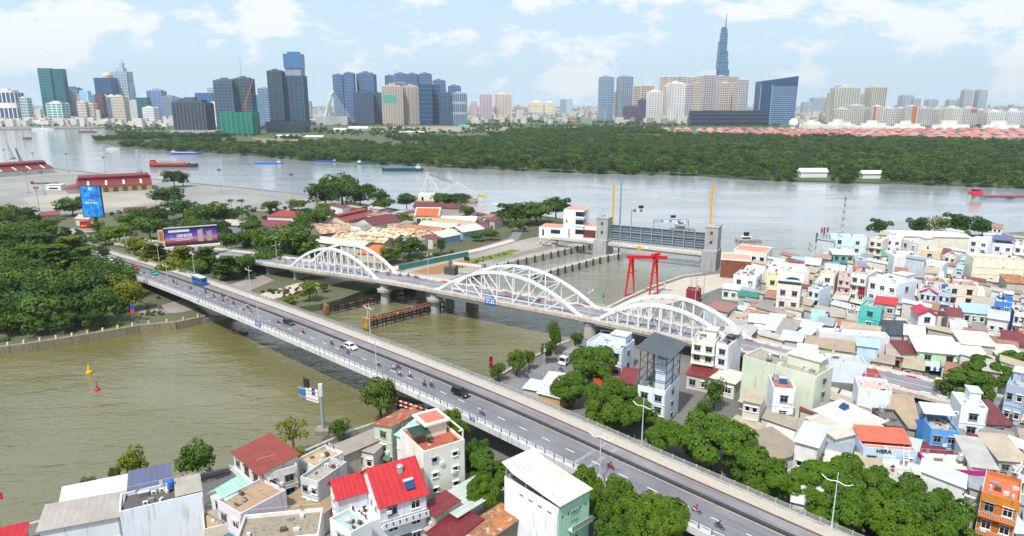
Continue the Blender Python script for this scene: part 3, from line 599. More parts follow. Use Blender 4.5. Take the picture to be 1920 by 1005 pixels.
r = root('white_dome', 'white ball-shaped dome beside the dark wedge building', 'dome', AT(1487, 240, 2000)); r.location.z = 2
MB().lathe([(9, 0), (9, 5), (12, 9), (13, 15), (11, 22), (6, 27), (1.5, 29)], 16).build('shell', M('e6e6e6', 'tower'), r)
# pink-roofed villas
vm = []
for k, c in enumerate(('a9706a', '9d6560', 'b37f76')):
    a = MB().box(-9, 9, -7, 7, 0, 6.5).mesh('wall', M('d8c9b8', 'tower', .8)); bq = MB(); bq.add([(-10, -8, 6.5), (10, -8, 6.5), (10, 8, 6.5), (-10, 8, 6.5), (-3.5, 0, 11.5), (3.5, 0, 11.5)], [(0,1,5,4), (1,2,5), (2,3,4,5), (3,0,4), (3,2,1,0)])
    vm.append((a, bq.mesh('roof', M(c, 'tower', .8)), MB().box(-6, 6, -7.15, -7.02, 2, 5).mesh('windows', M('6b6560', 'tower'))))
cnt = 0
for Y, u0, u1 in [(1395, 1700, 1960), (1450, 1480, 1960), (1520, 1400, 1960), (1600, 1330, 1960), (1690, 1290, 1960), (1790, 1250, 1960)]:
    x = AT(u0, 250, Y).x; xe = AT(u1, 250, Y).x
    while x < xe:
        r = root('villa', 'pink-roofed cream villa in the estate across the river', 'house', (x+rf.uniform(-2, 2), Y+rf.uniform(-14, 14), 1.6), rf.choice((0, 0, .3, 1.57)), 'pink-roofed villas across the river')
        v = rf.choice(vm); obj('wall', v[0], r); obj('roof', v[1], r); obj('window', v[2], r); cnt += 1
        x += rf.uniform(24, 30)
# low sheds between forest and towers
for i, (u0, u1, v, D, h, c, lb) in enumerate([(515, 560, 259, 1490, 6, 'dcdcd8', 'long white low hall left of the pylon base'), (562, 607, 260, 1480, 5, 'd2d2ce', 'white low hall in front of the pylon base'), (627, 650, 247, 1780, 9, 'cfd6d2', 'small pale hall right of the pylon base'), (655, 690, 245, 1850, 10, 'e6e6e2', 'white vaulted hall at the forest edge'), (750, 795, 250, 1700, 5, 'b9c6bc', 'pale low hall behind the forest'), (860, 880, 240, 2050, 8, '39a5a0', 'small turquoise hall on the cleared ground'),
                                         (1498, 1546, 335, 712, 8, 'e8e8e8', 'white riverside shed with a sloped roof, the larger of two'), (1614, 1648, 338, 700, 7, 'e6e6e8', 'smaller white riverside shed at the forest edge')]):
    p0, p1 = AT(u0, v, D), AT(u1, v, D); w = p1.x-p0.x; r = root('low_hall', lb, 'hall', ((p0.x+p1.x)/2, D, 1.6))
    MB().box(-w/2, w/2, -w*.18, w*.18, 0, h*.7).build('wall', M('b8b4ac' if i < 6 else 'd9d9d9', 'tower', .8), r)
    m = MB(); m.add([(-w/2-1, -w*.18-1, h*.7), (w/2+1, -w*.18-1, h*.7), (w/2+1, w*.18+1, h*.7), (-w/2-1, w*.18+1, h*.7), (-w/2-1, 0, h*1.15), (w/2+1, 0, h*1.15)], [(0,1,5,4), (2,3,4,5), (1,2,5), (3,0,4), (3,2,1,0)]); m.build('roof', M(c, 'tower', .7), r)
# cable-stayed bridge seen end on
D = 2320; pb = AT(625, 236, D); r = root('cable_stayed_bridge', 'white cable-stayed bridge pylon with fanned cables', 'bridge', (pb.x, D, 2)); kk = 1/3.8646/PXM((0, D, 78)); q0 = T('b', 560, 352); 
def bp_(x, y): 
    q = AT(*T('b', x, y), D); return Vector((q.x-pb.x, 0, q.z-2))
m = MB()
for a, b2 in [((505, 540), (520, 470)), ((520, 470), (545, 385)), ((545, 385), (562, 352))]:
    m.bar(bp_(*a)+Vector((0, -10, 0)), bp_(*b2)+Vector((0, 0, 0)), 5, 6); m.bar(bp_(*a)+Vector((0, 14, 0)), bp_(*b2)+Vector((0, 0, 0)), 5, 6)
m.build('pylon', M('d9d9d6', 'tower'), r)
for i in range(14):
    obj('cable', MB().tube(bp_(562-i*1.2, 358+i*6), bp_(692-i*9, 548), .3, .3, 4).mesh('cable', M('d5d8da', 'tower')), r)
for i in range(16):
    obj('cable', MB().tube(bp_(545-i*1.5, 400+i*7), bp_(335+i*9, 530+(i % 3)*8), .4, .4, 4).mesh('cable', M('c5cbd0', 'tower')), r)
m = MB(); a, b2 = bp_(448, 600), bp_(670, 535); m.box(a.x, b2.x, -16, 16, 0, b2.z); m.build('anchor_block', M('a8a8aa', 'tower', .8), r)
a, b2 = bp_(335, 552), bp_(448, 552); MB().box(a.x, b2.x, -8, 8, a.z-4, a.z).build('deck', M('c9ccce', 'tower', .8), r)
# construction cranes on the far bank
def tower_crane(label, t, xb, yb, xt, yt, D, jib, col):
    p = AT(*T(t, xb, yb), D); q = AT(*T(t, xt, yt), D); h = q.z-p.z; r = root('tower_crane', label, 'crane', (p.x, D, p.z)); mt = M(col, 'tower')
    m = MB()
    for sx_ in (-1, 1):
        for sy_ in (-1, 1): m.bar((sx_*1.2, sy_*1.2, 0), (sx_*1.2, sy_*1.2, h), .6)
    for i in range(int(h/4)): m.bar((-1.2, -1.2, i*4), (1.2, -1.2, i*4+4), .4)
    m.build('mast', mt, r); m = MB(); j = Vector(jib); b0 = Vector((0, 0, h)); m.bar(b0, b0+j, 1.4, 1.8); m.bar(b0, b0-j*.28, 1.6, 2); m.bar(b0+Vector((0, 0, 7)), b0+j*.8, .35); m.bar(b0, b0+Vector((0, 0, 7)), .8); m.build('jib', mt, r)
tower_crane('orange crane standing on the green-netted building', 'a', 1785, 500, 1790, 430, 1640, (22, 0, 50), 'b5653a')
tower_crane('thin crane above the beige unfinished tower', 'b', 1000, 320, 1000, 290, 2340, (8, 0, 42), 'a59aa0'); tower_crane('thin flat-jib crane right of the beige unfinished tower', 'b', 1072, 320, 1072, 293, 2350, (-30, 0, 2), 'b9a9a0')
tower_crane('red crane on the cleared land in the centre distance', 'c', 455, 925, 455, 870, 2050, (-26, 0, 6), 'b4553f'); tower_crane('teal crane at the left of the cleared land', 'c', 290, 905, 290, 840, 2150, (24, 0, 6), '4b9a9a'); tower_crane('teal crane at the right of the cleared land', 'c', 560, 920, 560, 870, 2100, (-22, 0, 8), '4b9a9a')
# the hazy carpet of the far city
m = MB(); m2 = MB()
for i in range(5200):
    Y = 2450+rf.random()**1.5*7500; X = rf.uniform(-.86, .86)*Y
    if -700 < X < 1500 and Y < 2900 and rf.random() < .7: continue
    w = rf.uniform(8, 26); d = rf.uniform(8, 26); h = rf.uniform(7, 22)*(1 if rf.random() < .93 else 2.4)
    (m if rf.random() < .6 else m2).box(X-w/2, X+w/2, Y-d/2, Y+d/2, 1, 2+h)
tag(m.build('distant_city', M('c3bfb8', 'tower', .8)), 'hazy carpet of pale low houses stretching to the horizon', 'city', kind='stuff')
tag(m2.build('distant_city', M('968f8a', 'tower', .8)), 'darker low houses scattered through the hazy distant city', 'city', kind='stuff')
m = MB()
for i in range(420):
    X = rf.uniform(-2150, -880); Y = rf.uniform(2160, 2600); u, v = in_px(X, Y, 2)
    if v > 242.5: continue
    w = rf.uniform(9, 26); m.box(X-w/2, X+w/2, Y-8, Y+8, 1, 2+rf.uniform(5, 24))
tag(m.build('waterfront_houses', M('cbc5bd', 'tower', .8)), 'crowded pale low buildings along the left city waterfront', 'city', kind='stuff')
# ---------------------------------------------------------------- air
hm = bpy.data.materials.new('haze_air'); hm.use_nodes = True; hn = hm.node_tree.nodes; hn.remove(hn['Principled BSDF'])
pv = hn.new('ShaderNodeVolumePrincipled'); pv.inputs['Color'].default_value = (.84, .93, 1.0, 1); pv.inputs['Density'].default_value = .00006; pv.inputs['Anisotropy'].default_value = .2
hm.node_tree.links.new(pv.outputs[0], hn['Material Output'].inputs['Volume'])
hzb = MB().box(-FAR*1.05, FAR*1.05, -600, FAR*1.05, -4.2, 520).build('haze', hm); tag(hzb, 'thin bluish haze in the air over the river and city', 'haze', kind='stuff')
# ================================================================ the two bridges
WHITE = M('dfe0e2', 'plain', .5); CONC = M('b9b6ae', 'concrete'); CONCL = M('cfcdc8', 'concrete')
def interps(tab):
    xs = [a for a, _ in tab]; ys = [b for _, b in tab]
    n = len(xs); sl = [(ys[min(i+1, n-1)]-ys[max(i-1, 0)])/(xs[min(i+1, n-1)]-xs[max(i-1, 0)]) for i in range(n)]
    def f(x):
        if x <= xs[0]: return ys[0]
        if x >= xs[-1]: return ys[-1]
        for i in range(n-1):
            if x <= xs[i+1]:
                h = xs[i+1]-xs[i]; t = (x-xs[i])/h
                return (2*t**3-3*t*t+1)*ys[i]+(t**3-2*t*t+t)*h*sl[i]+(-2*t**3+3*t*t)*ys[i+1]+(t**3-t*t)*h*sl[i+1]
    return f
B2Z = interps([(-130,4.8), (-75,7.2), (-46,8.3), (-20,9.4), (0,10), (30,10.3), (55,10.2), (110,9.7), (185,7.9), (300,2.9), (420,2.6)])
B2P = Vector((0, 152, 0)); B2D = Vector((-.73593, .67706, 0)); B2N = Vector((.67706, .73593, 0))
def b2(s, o, dz=0): return B2P+B2D*s+B2N*o+Vector((0, 0, B2Z(s)+dz))
B1Z = interps([(-260,2.66), (-170,2.9), (-120,5.2), (-76,7.6), (-30,9.2), (0,9.5), (32,9.7), (63,9.6), (112,8.4), (150,7.4), (230,4.5), (300,2.7)])
B1P = Vector((0, 228.1, 0)); B1D = Vector((-.8499, .52694, 0)); B1N = Vector((.52694, .8499, 0))
def b1(s, o, dz=0): return B1P+B1D*s+B1N*o+Vector((0, 0, B1Z(s)+dz))
def sweep(fn, s0, s1, step, prof, m=None, mi=0):
    m = m or MB(); n = max(1, int((s1-s0)/step)); k = len(prof); base = len(m.v); vs = []
    for i in range(n+1):
        s = s0+(s1-s0)*i/n
        for o, dz in prof: vs.append(fn(s, o, dz))
    fs = []
    for i in range(n):
        for j in range(k):
            a = i*k+j; b_ = i*k+(j+1) % k; fs.append((a, b_, b_+k, a+k))
    fs.append(tuple(range(k))); fs.append(tuple(range(n*k, n*k+k))[::-1])
    return m.add(vs, fs, mi)
def rect(o0, o1, z0, z1): return [(o0, z0), (o0, z1), (o1, z1), (o1, z0)]
def place(fn, s, o, dz, ds=1.0):       # location and rotation of a piece set along a bridge
    p = fn(s, o, dz); q = fn(s+ds, o, dz); d = q-p
    return p, (0, -math.atan2(d.z, math.hypot(d.x, d.y)), math.atan2(d.y, d.x))
S0, S1 = -118, 322
rb2 = root('road_bridge', 'concrete road bridge with traffic crossing the canal diagonally', 'bridge', b2(60, -8))
rb2.location.z = 0
sweep(b2, S0, S1, 8, [(.5, -.1), (.5, -.75), (-3, -1.0), (-13, -1.0), (-16.5, -.75), (-16.5, -.1)]).build('deck', CONCL, rb2, world=True)
ASPH = M('737278', 'asphalt'); ASPH2 = M('7b7a7f', 'asphalt')
struct_like = sweep(b2, S0, S1, 8, rect(-15.4, -7.15, -.1, 0)).build('carriageway', ASPH, rb2, world=True)
struct_like['label'] = 'two-lane dark carriageway carrying oncoming traffic'
sweep(b2, S0, S1, 8, rect(-6.45, -3.0, -.1, 0)).build('carriageway', ASPH2, rb2, world=True)
sweep(b2, S0, S1, 8, rect(-3.0, -.25, -.1, .28)).build('sidewalk', M('aba399', 'plain', .9), rb2, world=True)
sweep(b2, S0, S1, 8, rect(-3.14, -3.0, -.1, .30)).build('kerb', M('7d5f55', 'concrete'), rb2, world=True)
sweep(b2, S0, S1, 6, [(-7.15, -.1), (-7.15, .42), (-6.95, .5), (-6.65, .5), (-6.45, .42), (-6.45, -.1)]).build('median_kerb', M('3f3a38', 'concrete'), rb2, world=True)
sweep(b2, S0, S1, 8, rect(-7.42, -7.2, -.05, .006)).build('edge_line', M('a9a49a', 'concrete'), rb2, world=True)
sweep(b2, S0, S1, 8, rect(-16.62, -16.1, -.95, .45)).build('left_upstand', M('c9caca', 'concrete'), rb2, world=True)
sweep(b2, S0, S1, 8, rect(-.25, .55, -.8, .5)).build('right_upstand', M('a9a6a0', 'concrete'), rb2, world=True)
for dz in (.78, 1.08, 1.35): sweep(b2, S0, S1, 8, rect(.08, .22, dz-.045, dz+.045)).build('rail', M('8f918f', 'plain', .5), rb2, world=True)
sweep(b2, S0, S1, 8, rect(-16.42, -16.30, 1.30, 1.40)).build('rail', M('cfcfcd', 'plain', .5), rb2, world=True)
pr = MB().box(-.11, .11, -.12, .12, 0, 1.0).mesh('post', M('a4a5a2', 'concrete')); pl = MB().box(-.09, .09, -.10, .10, 0, 1.12).mesh('post', M('6f7073', 'plain'))
pan = MB(); nn = 8
for i in range(nn):
    x0, x1 = -1.05+2.1*i/nn, -1.05+2.1*(i+1)/nn; f = lambda x: .48+.34*(x/1.05)**2
    pan.hexa([(x0, -.03, 0), (x1, -.03, 0), (x1, .03, 0), (x0, .03, 0)], [(x0, -.03, f(x0)), (x1, -.03, f(x1)), (x1, .03, f(x1)), (x0, .03, f(x0))])
pan = pan.mesh('rail_panel', M('d4d4d0', 'plain', .6))
L0 = Vector(rb2.location)
s = -90
while s < 300:
    p, rt = place(b2, s, .15, .5); obj('post', pr, rb2, p-L0, (0, 0, rt[2])); s += 2.6
s = -60
while s < 245:
    p, rt = place(b2, s, -16.36, .45); obj('post', pl, rb2, p-L0, (0, 0, rt[2]))
    p, rt = place(b2, s+1.2, -16.36, .45); obj('rail_panel', pan, rb2, p-L0, rt); s += 2.4
dash = MB().box(-1.1, 1.1, -.09, .09, 0, .012).mesh('lane_dash', M('d9d8d2', 'plain', .7))
s = -84
while s < 240:
    p, rt = place(b2, s, -11.3, .004); obj('lane_dash', dash, rb2, p-L0, rt); s += 6.4
for o in (-15.1, -3.3): sweep(b2, S0, S1, 8, rect(o-.07, o+.07, -.02, .008)).build('edge_line', M('8f8d8a', 'plain', .8), rb2, world=True)
# expansion joints
for s in (-33, -30.2): sweep(b2, s, s+.7, .7, rect(-15.3, -7.3, -.02, .012)).build('expansion_joint', M('8d8b94', 'concrete'), rb2, world=True); sweep(b2, s, s+.7, .7, rect(-6.4, -3.2, -.02, .012)).build('expansion_joint', M('8d8b94', 'concrete'), rb2, world=True)
# haunched girder
PIERS = [139.0, 33.0, -32.0]
def gdepth(s):
    d = min(abs(s-p) for p in PIERS[:2]); return 1.9+3.9*max(0, 1-d/48)**2 if -32 < s < 215 else 1.9
m = MB(); vs = []; fs = []; ss = [-100+4*i for i in range(84)]
for s in ss:
    g_ = gdepth(s)
    vs += [b2(s, -2.5, -.95), b2(s, -4.5, -.9-g_), b2(s, -11.5, -.9-g_), b2(s, -13.5, -.95)]
for i in range(len(ss)-1):
    for j in range(3): a = i*4+j; fs.append((a, a+1, a+5, a+4))
fs += [(0, 1, 2, 3), tuple(range(len(vs)-1, len(vs)-5, -1))]
m.add(vs, fs); m.build('girder', M('a9a59c', 'concrete'), rb2, world=True)
def pier2(s, zb, cap=True):
    m = MB(); top = B2Z(s)-.9-gdepth(s)+.06
    def ring(l, a, z): return [B2P+B2D*(s+x*l)+B2N*(-8+y*a)+Vector((0, 0, z)) for x, y in ((-1,-1), (1,-1), (1,1), (-1,1))]
    m.hexa(ring(1.9, 6.5, zb)[::1], ring(1.9, 6.5, zb+2.6)); m.hexa(ring(1.4, 4.2, zb+2.6), ring(1.4, 4.2, top)); m.build('pier', M('8f8c86', 'concrete'), rb2, world=True)
pier2(139, -.6); pier2(33, -.6); pier2(-32, 2.4); pier2(-62, 2.4); pier2(205, 2.4)
# banners and signs hung on the left parapet
for s, c, w, h in [(92, '2f62b5', 3.4, 1.5), (-3.5, '2450b0', 1.5, .8), (135, '2f5fae', 1.0, .6)]:
    p, rt = place(b2, s, -16.72, .15); r = tag(obj('hanging_sign', MB().box(-w/2, w/2, -.04, .04, 0, h).mesh('hanging_sign', M(c, 'paint')), None, p, rt), {92: 'wide blue sign hanging on the left parapet of the road bridge', -3.5: 'small blue sign on the parapet near the black car', 135: 'tiny blue sign on the far left parapet of the road bridge'}[s], 'sign')
    m = MB()
    for q in range(2): m.box(-w*.4, w*.4-q*.5, -.06, -.045, h*(.62-.35*q), h*(.74-.35*q))
    m.build('lettering', M('dfe6f0', 'paint'), r)
    m = MB()
    for q in range(2): m.box(-w*.4, w*.4-q*.5, .045, .06, h*(.62-.35*q), h*(.74-.35*q))
    m.build('lettering', M('dfe6f0', 'paint'), r)
# street lamps: post, curved double arm
def lamp_mesh(h, two=True):
    m = MB(); m.tube((0, 0, 0), (0, 0, .6), .22, .2, 8); m.tube((0, 0, .6), (0, 0, h), .13, .07, 8)
    a = MB(); 
    for sg in ((-1, 1) if two else (1,)):
        pts = [Vector((0, 0, h-1.6))]+[Vector((sg*(.5+2.0*t), 0, h-1.7-.25*math.sin(t*3.1)+.45*t*t)) for t in (0, .25, .5, .75, 1)]
        for p, q in zip(pts, pts[1:]): a.bar(p, q, .16, .09)
    return m.mesh('post', M('b9c6c6', 'steel', .4)), a.mesh('arm', M('dde2e2', 'steel', .4))
LP, LA = lamp_mesh(10.6)
def lamp(label, p, rz, group, post=LP, arm=LA):
    r = root('street_lamp', label, 'street lamp', p, rz, group); obj('post', post, r); obj('arm', arm, r); return r
hd = math.atan2(B2D.y, B2D.x)
for s, o, lb in [(-73.7, -.1, 'tall street lamp nearest the camera beside the leafy trees'), (-36, .25, 'street lamp on the right parapet near the joint in the road'), (57, .25, 'street lamp on the right parapet in front of the rusty fender'), (93, -15.9, 'street lamp on the left parapet near the blue hanging sign'), (32, -15.9, 'street lamp on the left parapet beside the group of motorbikes'), (163, -15.9, 'street lamp on the left parapet near the bus'),
                 (-37, -15.9, 'street lamp on the left parapet near the joint in the road'), (130, .25, 'street lamp on the right parapet behind the purple billboard'), (215, .25, 'street lamp on the right parapet near the far ramp end'), (255, .25, 'farthest street lamp on the right parapet of the road bridge'), (178, .25, 'street lamp on the right parapet behind the bus')]:
    p = b2(s, o, .3 if o > -2 else .02); lamp(lb, p, hd+(.15 if o < -2 else 0), 'street lamps along the road bridge')
# ---------------------------------------------------------------- arch bridge
rb1 = root('arch_bridge', 'old white steel arch bridge of three bowstring spans over the canal', 'bridge', b1(0, 6)); rb1.location.z = 0
L1 = Vector(rb1.location)
BW = 11.6
sweep(b1, -168, 250, 8, [(BW+1.6, -.1), (BW+1.6, -.85), (BW-.5, -1.3), (.5, -1.3), (-1.6, -.85), (-1.6, -.1)]).build('deck', M('b3afa6', 'concrete'), rb1, world=True)
sweep(b1, -168, 250, 8, rect(1.0, BW-1.0, -.1, .0)).build('carriageway', M('7e7d84', 'asphalt'), rb1, world=True)
for o0, o1 in ((-1.6, .9), (BW-.9, BW+1.6)): sweep(b1, -125, 250, 8, rect(o0, o1, -.1, .22)).build('footway', M('b9aea4', 'concrete'), rb1, world=True)
for o in (-1.55, BW+1.5):
    sweep(b1, -78, 250, 8, rect(o, o+.1, .22, .45)).build('kerb', M('c9c5ba', 'concrete'), rb1, world=True)
    for dz in (.8, 1.15): sweep(b1, -78, 235, 8, rect(o+.02, o+.09, dz-.04, dz+.04)).build('rail', M('b4b0a8', 'plain'), rb1, world=True)
sweep(b1, -160, 240, 8, rect(5.7, 5.9, -.02, .01)).build('lane_line', M('c9c8c4', 'plain'), rb1, world=True)
# red-white kerb stones along the roadway
kr = MB().box(-1.2, 1.2, -.13, .13, 0, .35).mesh('kerb_block', M('b02a2a', 'plain')); kw = MB().box(-1.2, 1.2, -.13, .13, 0, .33).mesh('kerb_block', M('dcd8d2', 'plain'))
s = -150; i = 0
while s < 130:
    for o in (1.05, BW-1.05):
        p, rt = place(b1, s, o, 0.0); obj('kerb_block', kr if i % 4 == 0 else kw, rb1, p-L1, rt)
    s += 3.6; i += 1
# edge girders (dark underside of the middle span)
sweep(b1, -26, 32, 6, rect(-1.45, -.9, -2.1, -.8)).build('edge_girder', M('6d7073', 'steel'), rb1, world=True); sweep(b1, -26, 32, 6, rect(BW+.9, BW+1.45, -2.1, -.8)).build('edge_girder', M('6d7073', 'steel'), rb1, world=True)
for s0, s1 in ((63, 112), (-76, -32)): 
    for o in (-1.3, BW+.8): sweep(b1, s0, s1, 6, rect(o, o+.5, -1.5, -.8)).build('edge_girder', M('a29d92', 'concrete'), rb1, world=True)
for i in range(14):
    s = -24+4.2*i; p, rt = place(b1, s, BW/2, -2.0); obj('cross_beam', MB().box(-.2, .2, -BW/2, BW/2, 0, .9).mesh('cross_beam', M('5d5f63', 'steel')) if i == 0 else cbm, rb1, p-L1, rt) if i else None
    if i == 0: cbm = MB().box(-.2, .2, -BW/2, BW/2, 0, .9).mesh('cross_beam', M('5d5f63', 'steel'))
ARCHW = M('dddfe2', 'wall', .5)
def arch_span(s0, s1, rise, nh, kind):
    sc, hl = (s0+s1)/2, (s0-s1)/2
    def az_(s): return rise*(1-((s-sc)/hl)**2)
    for o in (0.0, BW):
        m = MB(); n = 20
        pts = [b1(s0+(s1-s0)*i/n, o, .2+az_(s0+(s1-s0)*i/n)) for i in range(n+1)]
        rw, rh = (.85, .95) if kind == 'truss' else (.95, 1.0)
        # continuous rib
        vs = []; fs = []
        for i, p in enumerate(pts):
            d = (pts[min(i+1, n)]-pts[max(i-1, 0)]).normalized(); sd_ = d.cross(Vector((0, 0, 1))).normalized(); up = sd_.cross(d)
            for a, c in ((-1, -1), (1, -1), (1, 1), (-1, 1)): vs.append(p+sd_*a*rw/2+up*c*rh/2)
        for i in range(n):
            for j in range(4): a = i*4+j; b_ = i*4+(j+1) % 4; fs.append((a, b_, b_+4, a+4))
        fs += [(0, 1, 2, 3), tuple(range(len(vs)-1, len(vs)-5, -1))]
        m.add(vs, fs).build('arch_rib', ARCHW, rb1, world=True)
        ks = [s0+(s1-s0)*i/nh for i in range(nh+1)]
        for i in range(1, nh):
            hw = .34 if kind == 'truss' else .46
            MB().bar(b1(ks[i], o, 0), b1(ks[i], o, .2+az_(ks[i])), hw, hw*1.1).build('hanger', ARCHW, rb1, world=True)
        for i in range(1, nh-1 if kind == 'truss' else nh):
            if kind == 'truss':
                a, c = (ks[i], ks[i+1]) if i < nh/2 else (ks[i+1], ks[i])
                if i+.5 == nh/2 : continue
                MB().bar(b1(a, o, .2+az_(a)), b1(c, o, .1), .3, .36).build('diagonal', ARCHW, rb1, world=True)
            elif i < nh-1:
                a, c = ks[i], ks[i+1]
                a, c = (a, c) if i % 2 else (c, a)
                MB().bar(b1(a, o, .2+az_(a)*.95), b1(c, o, .1), .16, .18).build('diagonal', M('c4c9ce', 'plain'), rb1, world=True)
    if kind == 'truss':
        ks = [s0+(s1-s0)*i/nh for i in range(nh+1)]
        for i in range(2, nh-1):
            z = .2+az_(ks[i]); MB().bar(b1(ks[i], 0, z), b1(ks[i], BW, z), .3, .3).build('top_strut', ARCHW, rb1, world=True)
            if i < nh-2:
                z2 = .2+az_(ks[i+1])
                MB().bar(b1(ks[i], 0, z), b1(ks[i+1], BW, z2), .2, .2).build('top_brace', ARCHW, rb1, world=True); MB().bar(b1(ks[i], BW, z), b1(ks[i+1], 0, z2), .2, .2).build('top_brace', ARCHW, rb1, world=True)
        sweep(b1, s1+6, s0-6, 6, rect(-.1, .1, 1.5, 1.75)).build('guard_beam', ARCHW, rb1, world=True)
    for o in (0, BW):
        for s in (s0, s1):
            p = b1(s, o, 0); 
            m = MB(); m.hexa([b1(s-1.3, o-.7, .2), b1(s+1.3, o-.7, .2), b1(s+1.3, o+.7, .2), b1(s-1.3, o+.7, .2)], [b1(s-1.1, o-.55, .75), b1(s+1.1, o-.55, .75), b1(s+1.1, o+.55, .75), b1(s-1.1, o+.55, .75)]); m.build('arch_foot', M('d6d4ce', 'concrete'), rb1, world=True)
arch_span(112.3, 63.3, 9.8, 13, 'bow'); arch_span(32.3, -26.2, 10.2, 9, 'truss'); arch_span(-32.5, -77.5, 8.6, 13, 'bow')
# piers
def round_pier(s, zb, flare=True):
    for o in (1.2, BW-1.2):
        p = b1(s, o, -1.3); h = p.z-zb; m = MB()
        m.lathe([(1.9, 0), (1.75, h-3.6), (3.0, h-3.4), (3.1, h-2.3), (2.0, h-2.2), (1.6, h+.03)] if flare else [(2.2, 0), (2.0, h-1.2), (2.2, h-1.1), (2.2, h+.03)], 18)
        obj('pier', m.mesh('pier', M('a7a59f', 'concrete')), rb1, (p.x-L1.x, p.y-L1.y, zb))
round_pier(60, -1.5); round_pier(35, -1.5); round_pier(-29.5, 1.2, False)
for s in (112, 130, 160, -76, -100):
    q = [B1P+B1D*(s+x*.8)+B1N*(BW/2+y*BW*.42) for x, y in ((-1,-1), (1,-1), (1,1), (-1,1))]; zt = B1Z(s)-1.27
    MB().hexa([p+Vector((0, 0, 2.4)) for p in q], [p+Vector((0, 0, zt)) for p in q]).build('wall_pier', M('9c9a96', 'concrete'), rb1, world=True)
# second pair of plain piers of the old lower crossing
for s, o in ((52, BW+3), (28, BW+4)): 
    p = b1(s, o, -1.6); obj('wall_pier', MB().box(-2.2, 2.2, -1.2, 1.2, -1.5, p.z).mesh('wall_pier', M('8d8b88', 'concrete')), rb1, (p.x-L1.x, p.y-L1.y, 0), math.atan2(B1D.y, B1D.x))
# blue name board
p, rt = place(b1, 8, -1.72, -1.1); r = tag(obj('name_board', MB().box(-2.2, 2.2, -.05, .05, 0, 2.0).mesh('name_board', M('1e6ac2', 'paint')), None, p, rt), 'blue board with white lettering on the middle arch span', 'sign')
for sy in (-1, 1):
    m = MB()
    for q, (x, z) in enumerate([(-1.7, 1.25), (-.9, 1.25), (.3, 1.25), (1.1, 1.25), (-1.8, .45), (-1.0, .45), (-.2, .45), (.9, .45)]): m.box(x, x+.6, *sorted((sy*.055, sy*.075)), z, z+.4)
    m.build('lettering', M('e6ecf4', 'paint'), r)
hd1 = math.atan2(B1D.y, B1D.x)
for s, o, lb in [(-30, -.9, 'white street lamp on the arch bridge between the middle and right spans'), (47, BW+1, 'street lamp on the arch bridge between the left and middle spans'), (-101, BW+1.2, 'street lamp on the arch bridge approach past the right span'), (120, -1.2, 'street lamp on the arch bridge left of the left span')]:
    lamp(lb, b1(s, o, .22), hd1+math.pi/2, 'street lamps along the arch bridge')
# road continuing past the arch bridge
def strip(name, fn, s0, s1, o0, o1, z, mat, th=.05):
    m = MB(); n = 6
    return struct(sweep(lambda s, o, dz: fn(s, o, 0)*1.0 if False else Vector((fn(s, o, 0).x, fn(s, o, 0).y, z+dz)), s0, s1, 20, rect(o0, o1, -th, 0)).build(name, mat))
strip('approach_road', b1, -330, -166, .6, BW-.6, 2.585, M('7e7d84', 'asphalt')); strip('approach_pavement', b1, -330, -166, -1.6, BW+1.6, 2.565, M('b0a59b', 'concrete'))
# ---------------------------------------------------------------- rusty fenders in the canal
def fender(label, a, b_, h, tip, n):
    a, b_ = Vector((a.x, a.y, 0)), Vector((b_.x, b_.y, 0)); r = root('pier_fender', label, 'fender', a); RU = M('2b1c18', 'plain'); RO = M('8a4a14', 'rust')
    d = (b_-a); L = d.length; d.normalize(); nn = Vector((-d.y, d.x, 0))
    for i in range(n+1):
        for sg in (-1, 1):
            c = d*(L*i/n)+nn*sg*1.1; MB().tube(c+Vector((0, 0, -2)), c+Vector((0, 0, h)), .28, .28, 8).build('pile', RU, r)
        MB().bar(d*(L*i/n)-nn*1.1+Vector((0, 0, h-.2)), d*(L*i/n)+nn*1.1+Vector((0, 0, h-.2)), .4, .4).build('cross_beam', RU, r)
    for sg in (-1, 1):
        for z in (h*.45, h*.98): MB().bar(nn*sg*1.2+Vector((0, 0, z)), d*L+nn*sg*1.2+Vector((0, 0, z)), .5, .55).build('waler', RO if (tip and z > h*.6) else RU, r)
    MB().box(-.6, .6, -1.5, 1.5, .3, h+.5).build('bumper', M('b8901f' if tip else '5a3a2c', 'rust'), r).rotation_euler = (0, 0, math.atan2(d.y, d.x))
    return r
fender('rusty brown fender frame standing in the canal, the farther one', GT('F', 512, 345, 0), GT('F', 1190, 195, 0), 3.4, False, 10)
fender('rusty orange fender frame with a yellow end in the canal', GT('F', 800, 452, 0), GT('F', 1350, 312, 0), 3.6, True, 9)
p = GT('F', 812, 440, 0); r = root('fender_beacon', 'red and white beacon post on the orange fender', 'beacon', (p.x, p.y, 3.6))
MB().tube((0, 0, -2), (0, 0, 4.2), .16, .12, 8).build('post', M('d5d2cc', 'plain'), r); MB().lathe([(.1, 0), (.55, .3), (.55, .9), (.1, 1.3)], 10, (0, 0, 4.0)).build('topmark', M('b5242c', 'paint'), r)
# ================================================================ writing
def text_mesh(s, size, mat, ext=.02, bold=True):
    cu = bpy.data.curves.new('lettering', 'FONT'); cu.body = s; cu.size = size; cu.extrude = ext; cu.align_x = 'CENTER'
    if bold: cu.offset = size*.03
    to = bpy.data.objects.new('lettering', cu); me = bpy.data.meshes.new_from_object(to); bpy.data.objects.remove(to); bpy.data.curves.remove(cu)
    me.materials.clear(); me.materials.append(mat); return me
def text_on(s, size, mat, parent, x, y, z):           # lettering on a local -Y face
    o = obj('lettering', text_mesh(s, size, mat), parent, (x, y, z), (math.pi/2, 0, 0)); return o
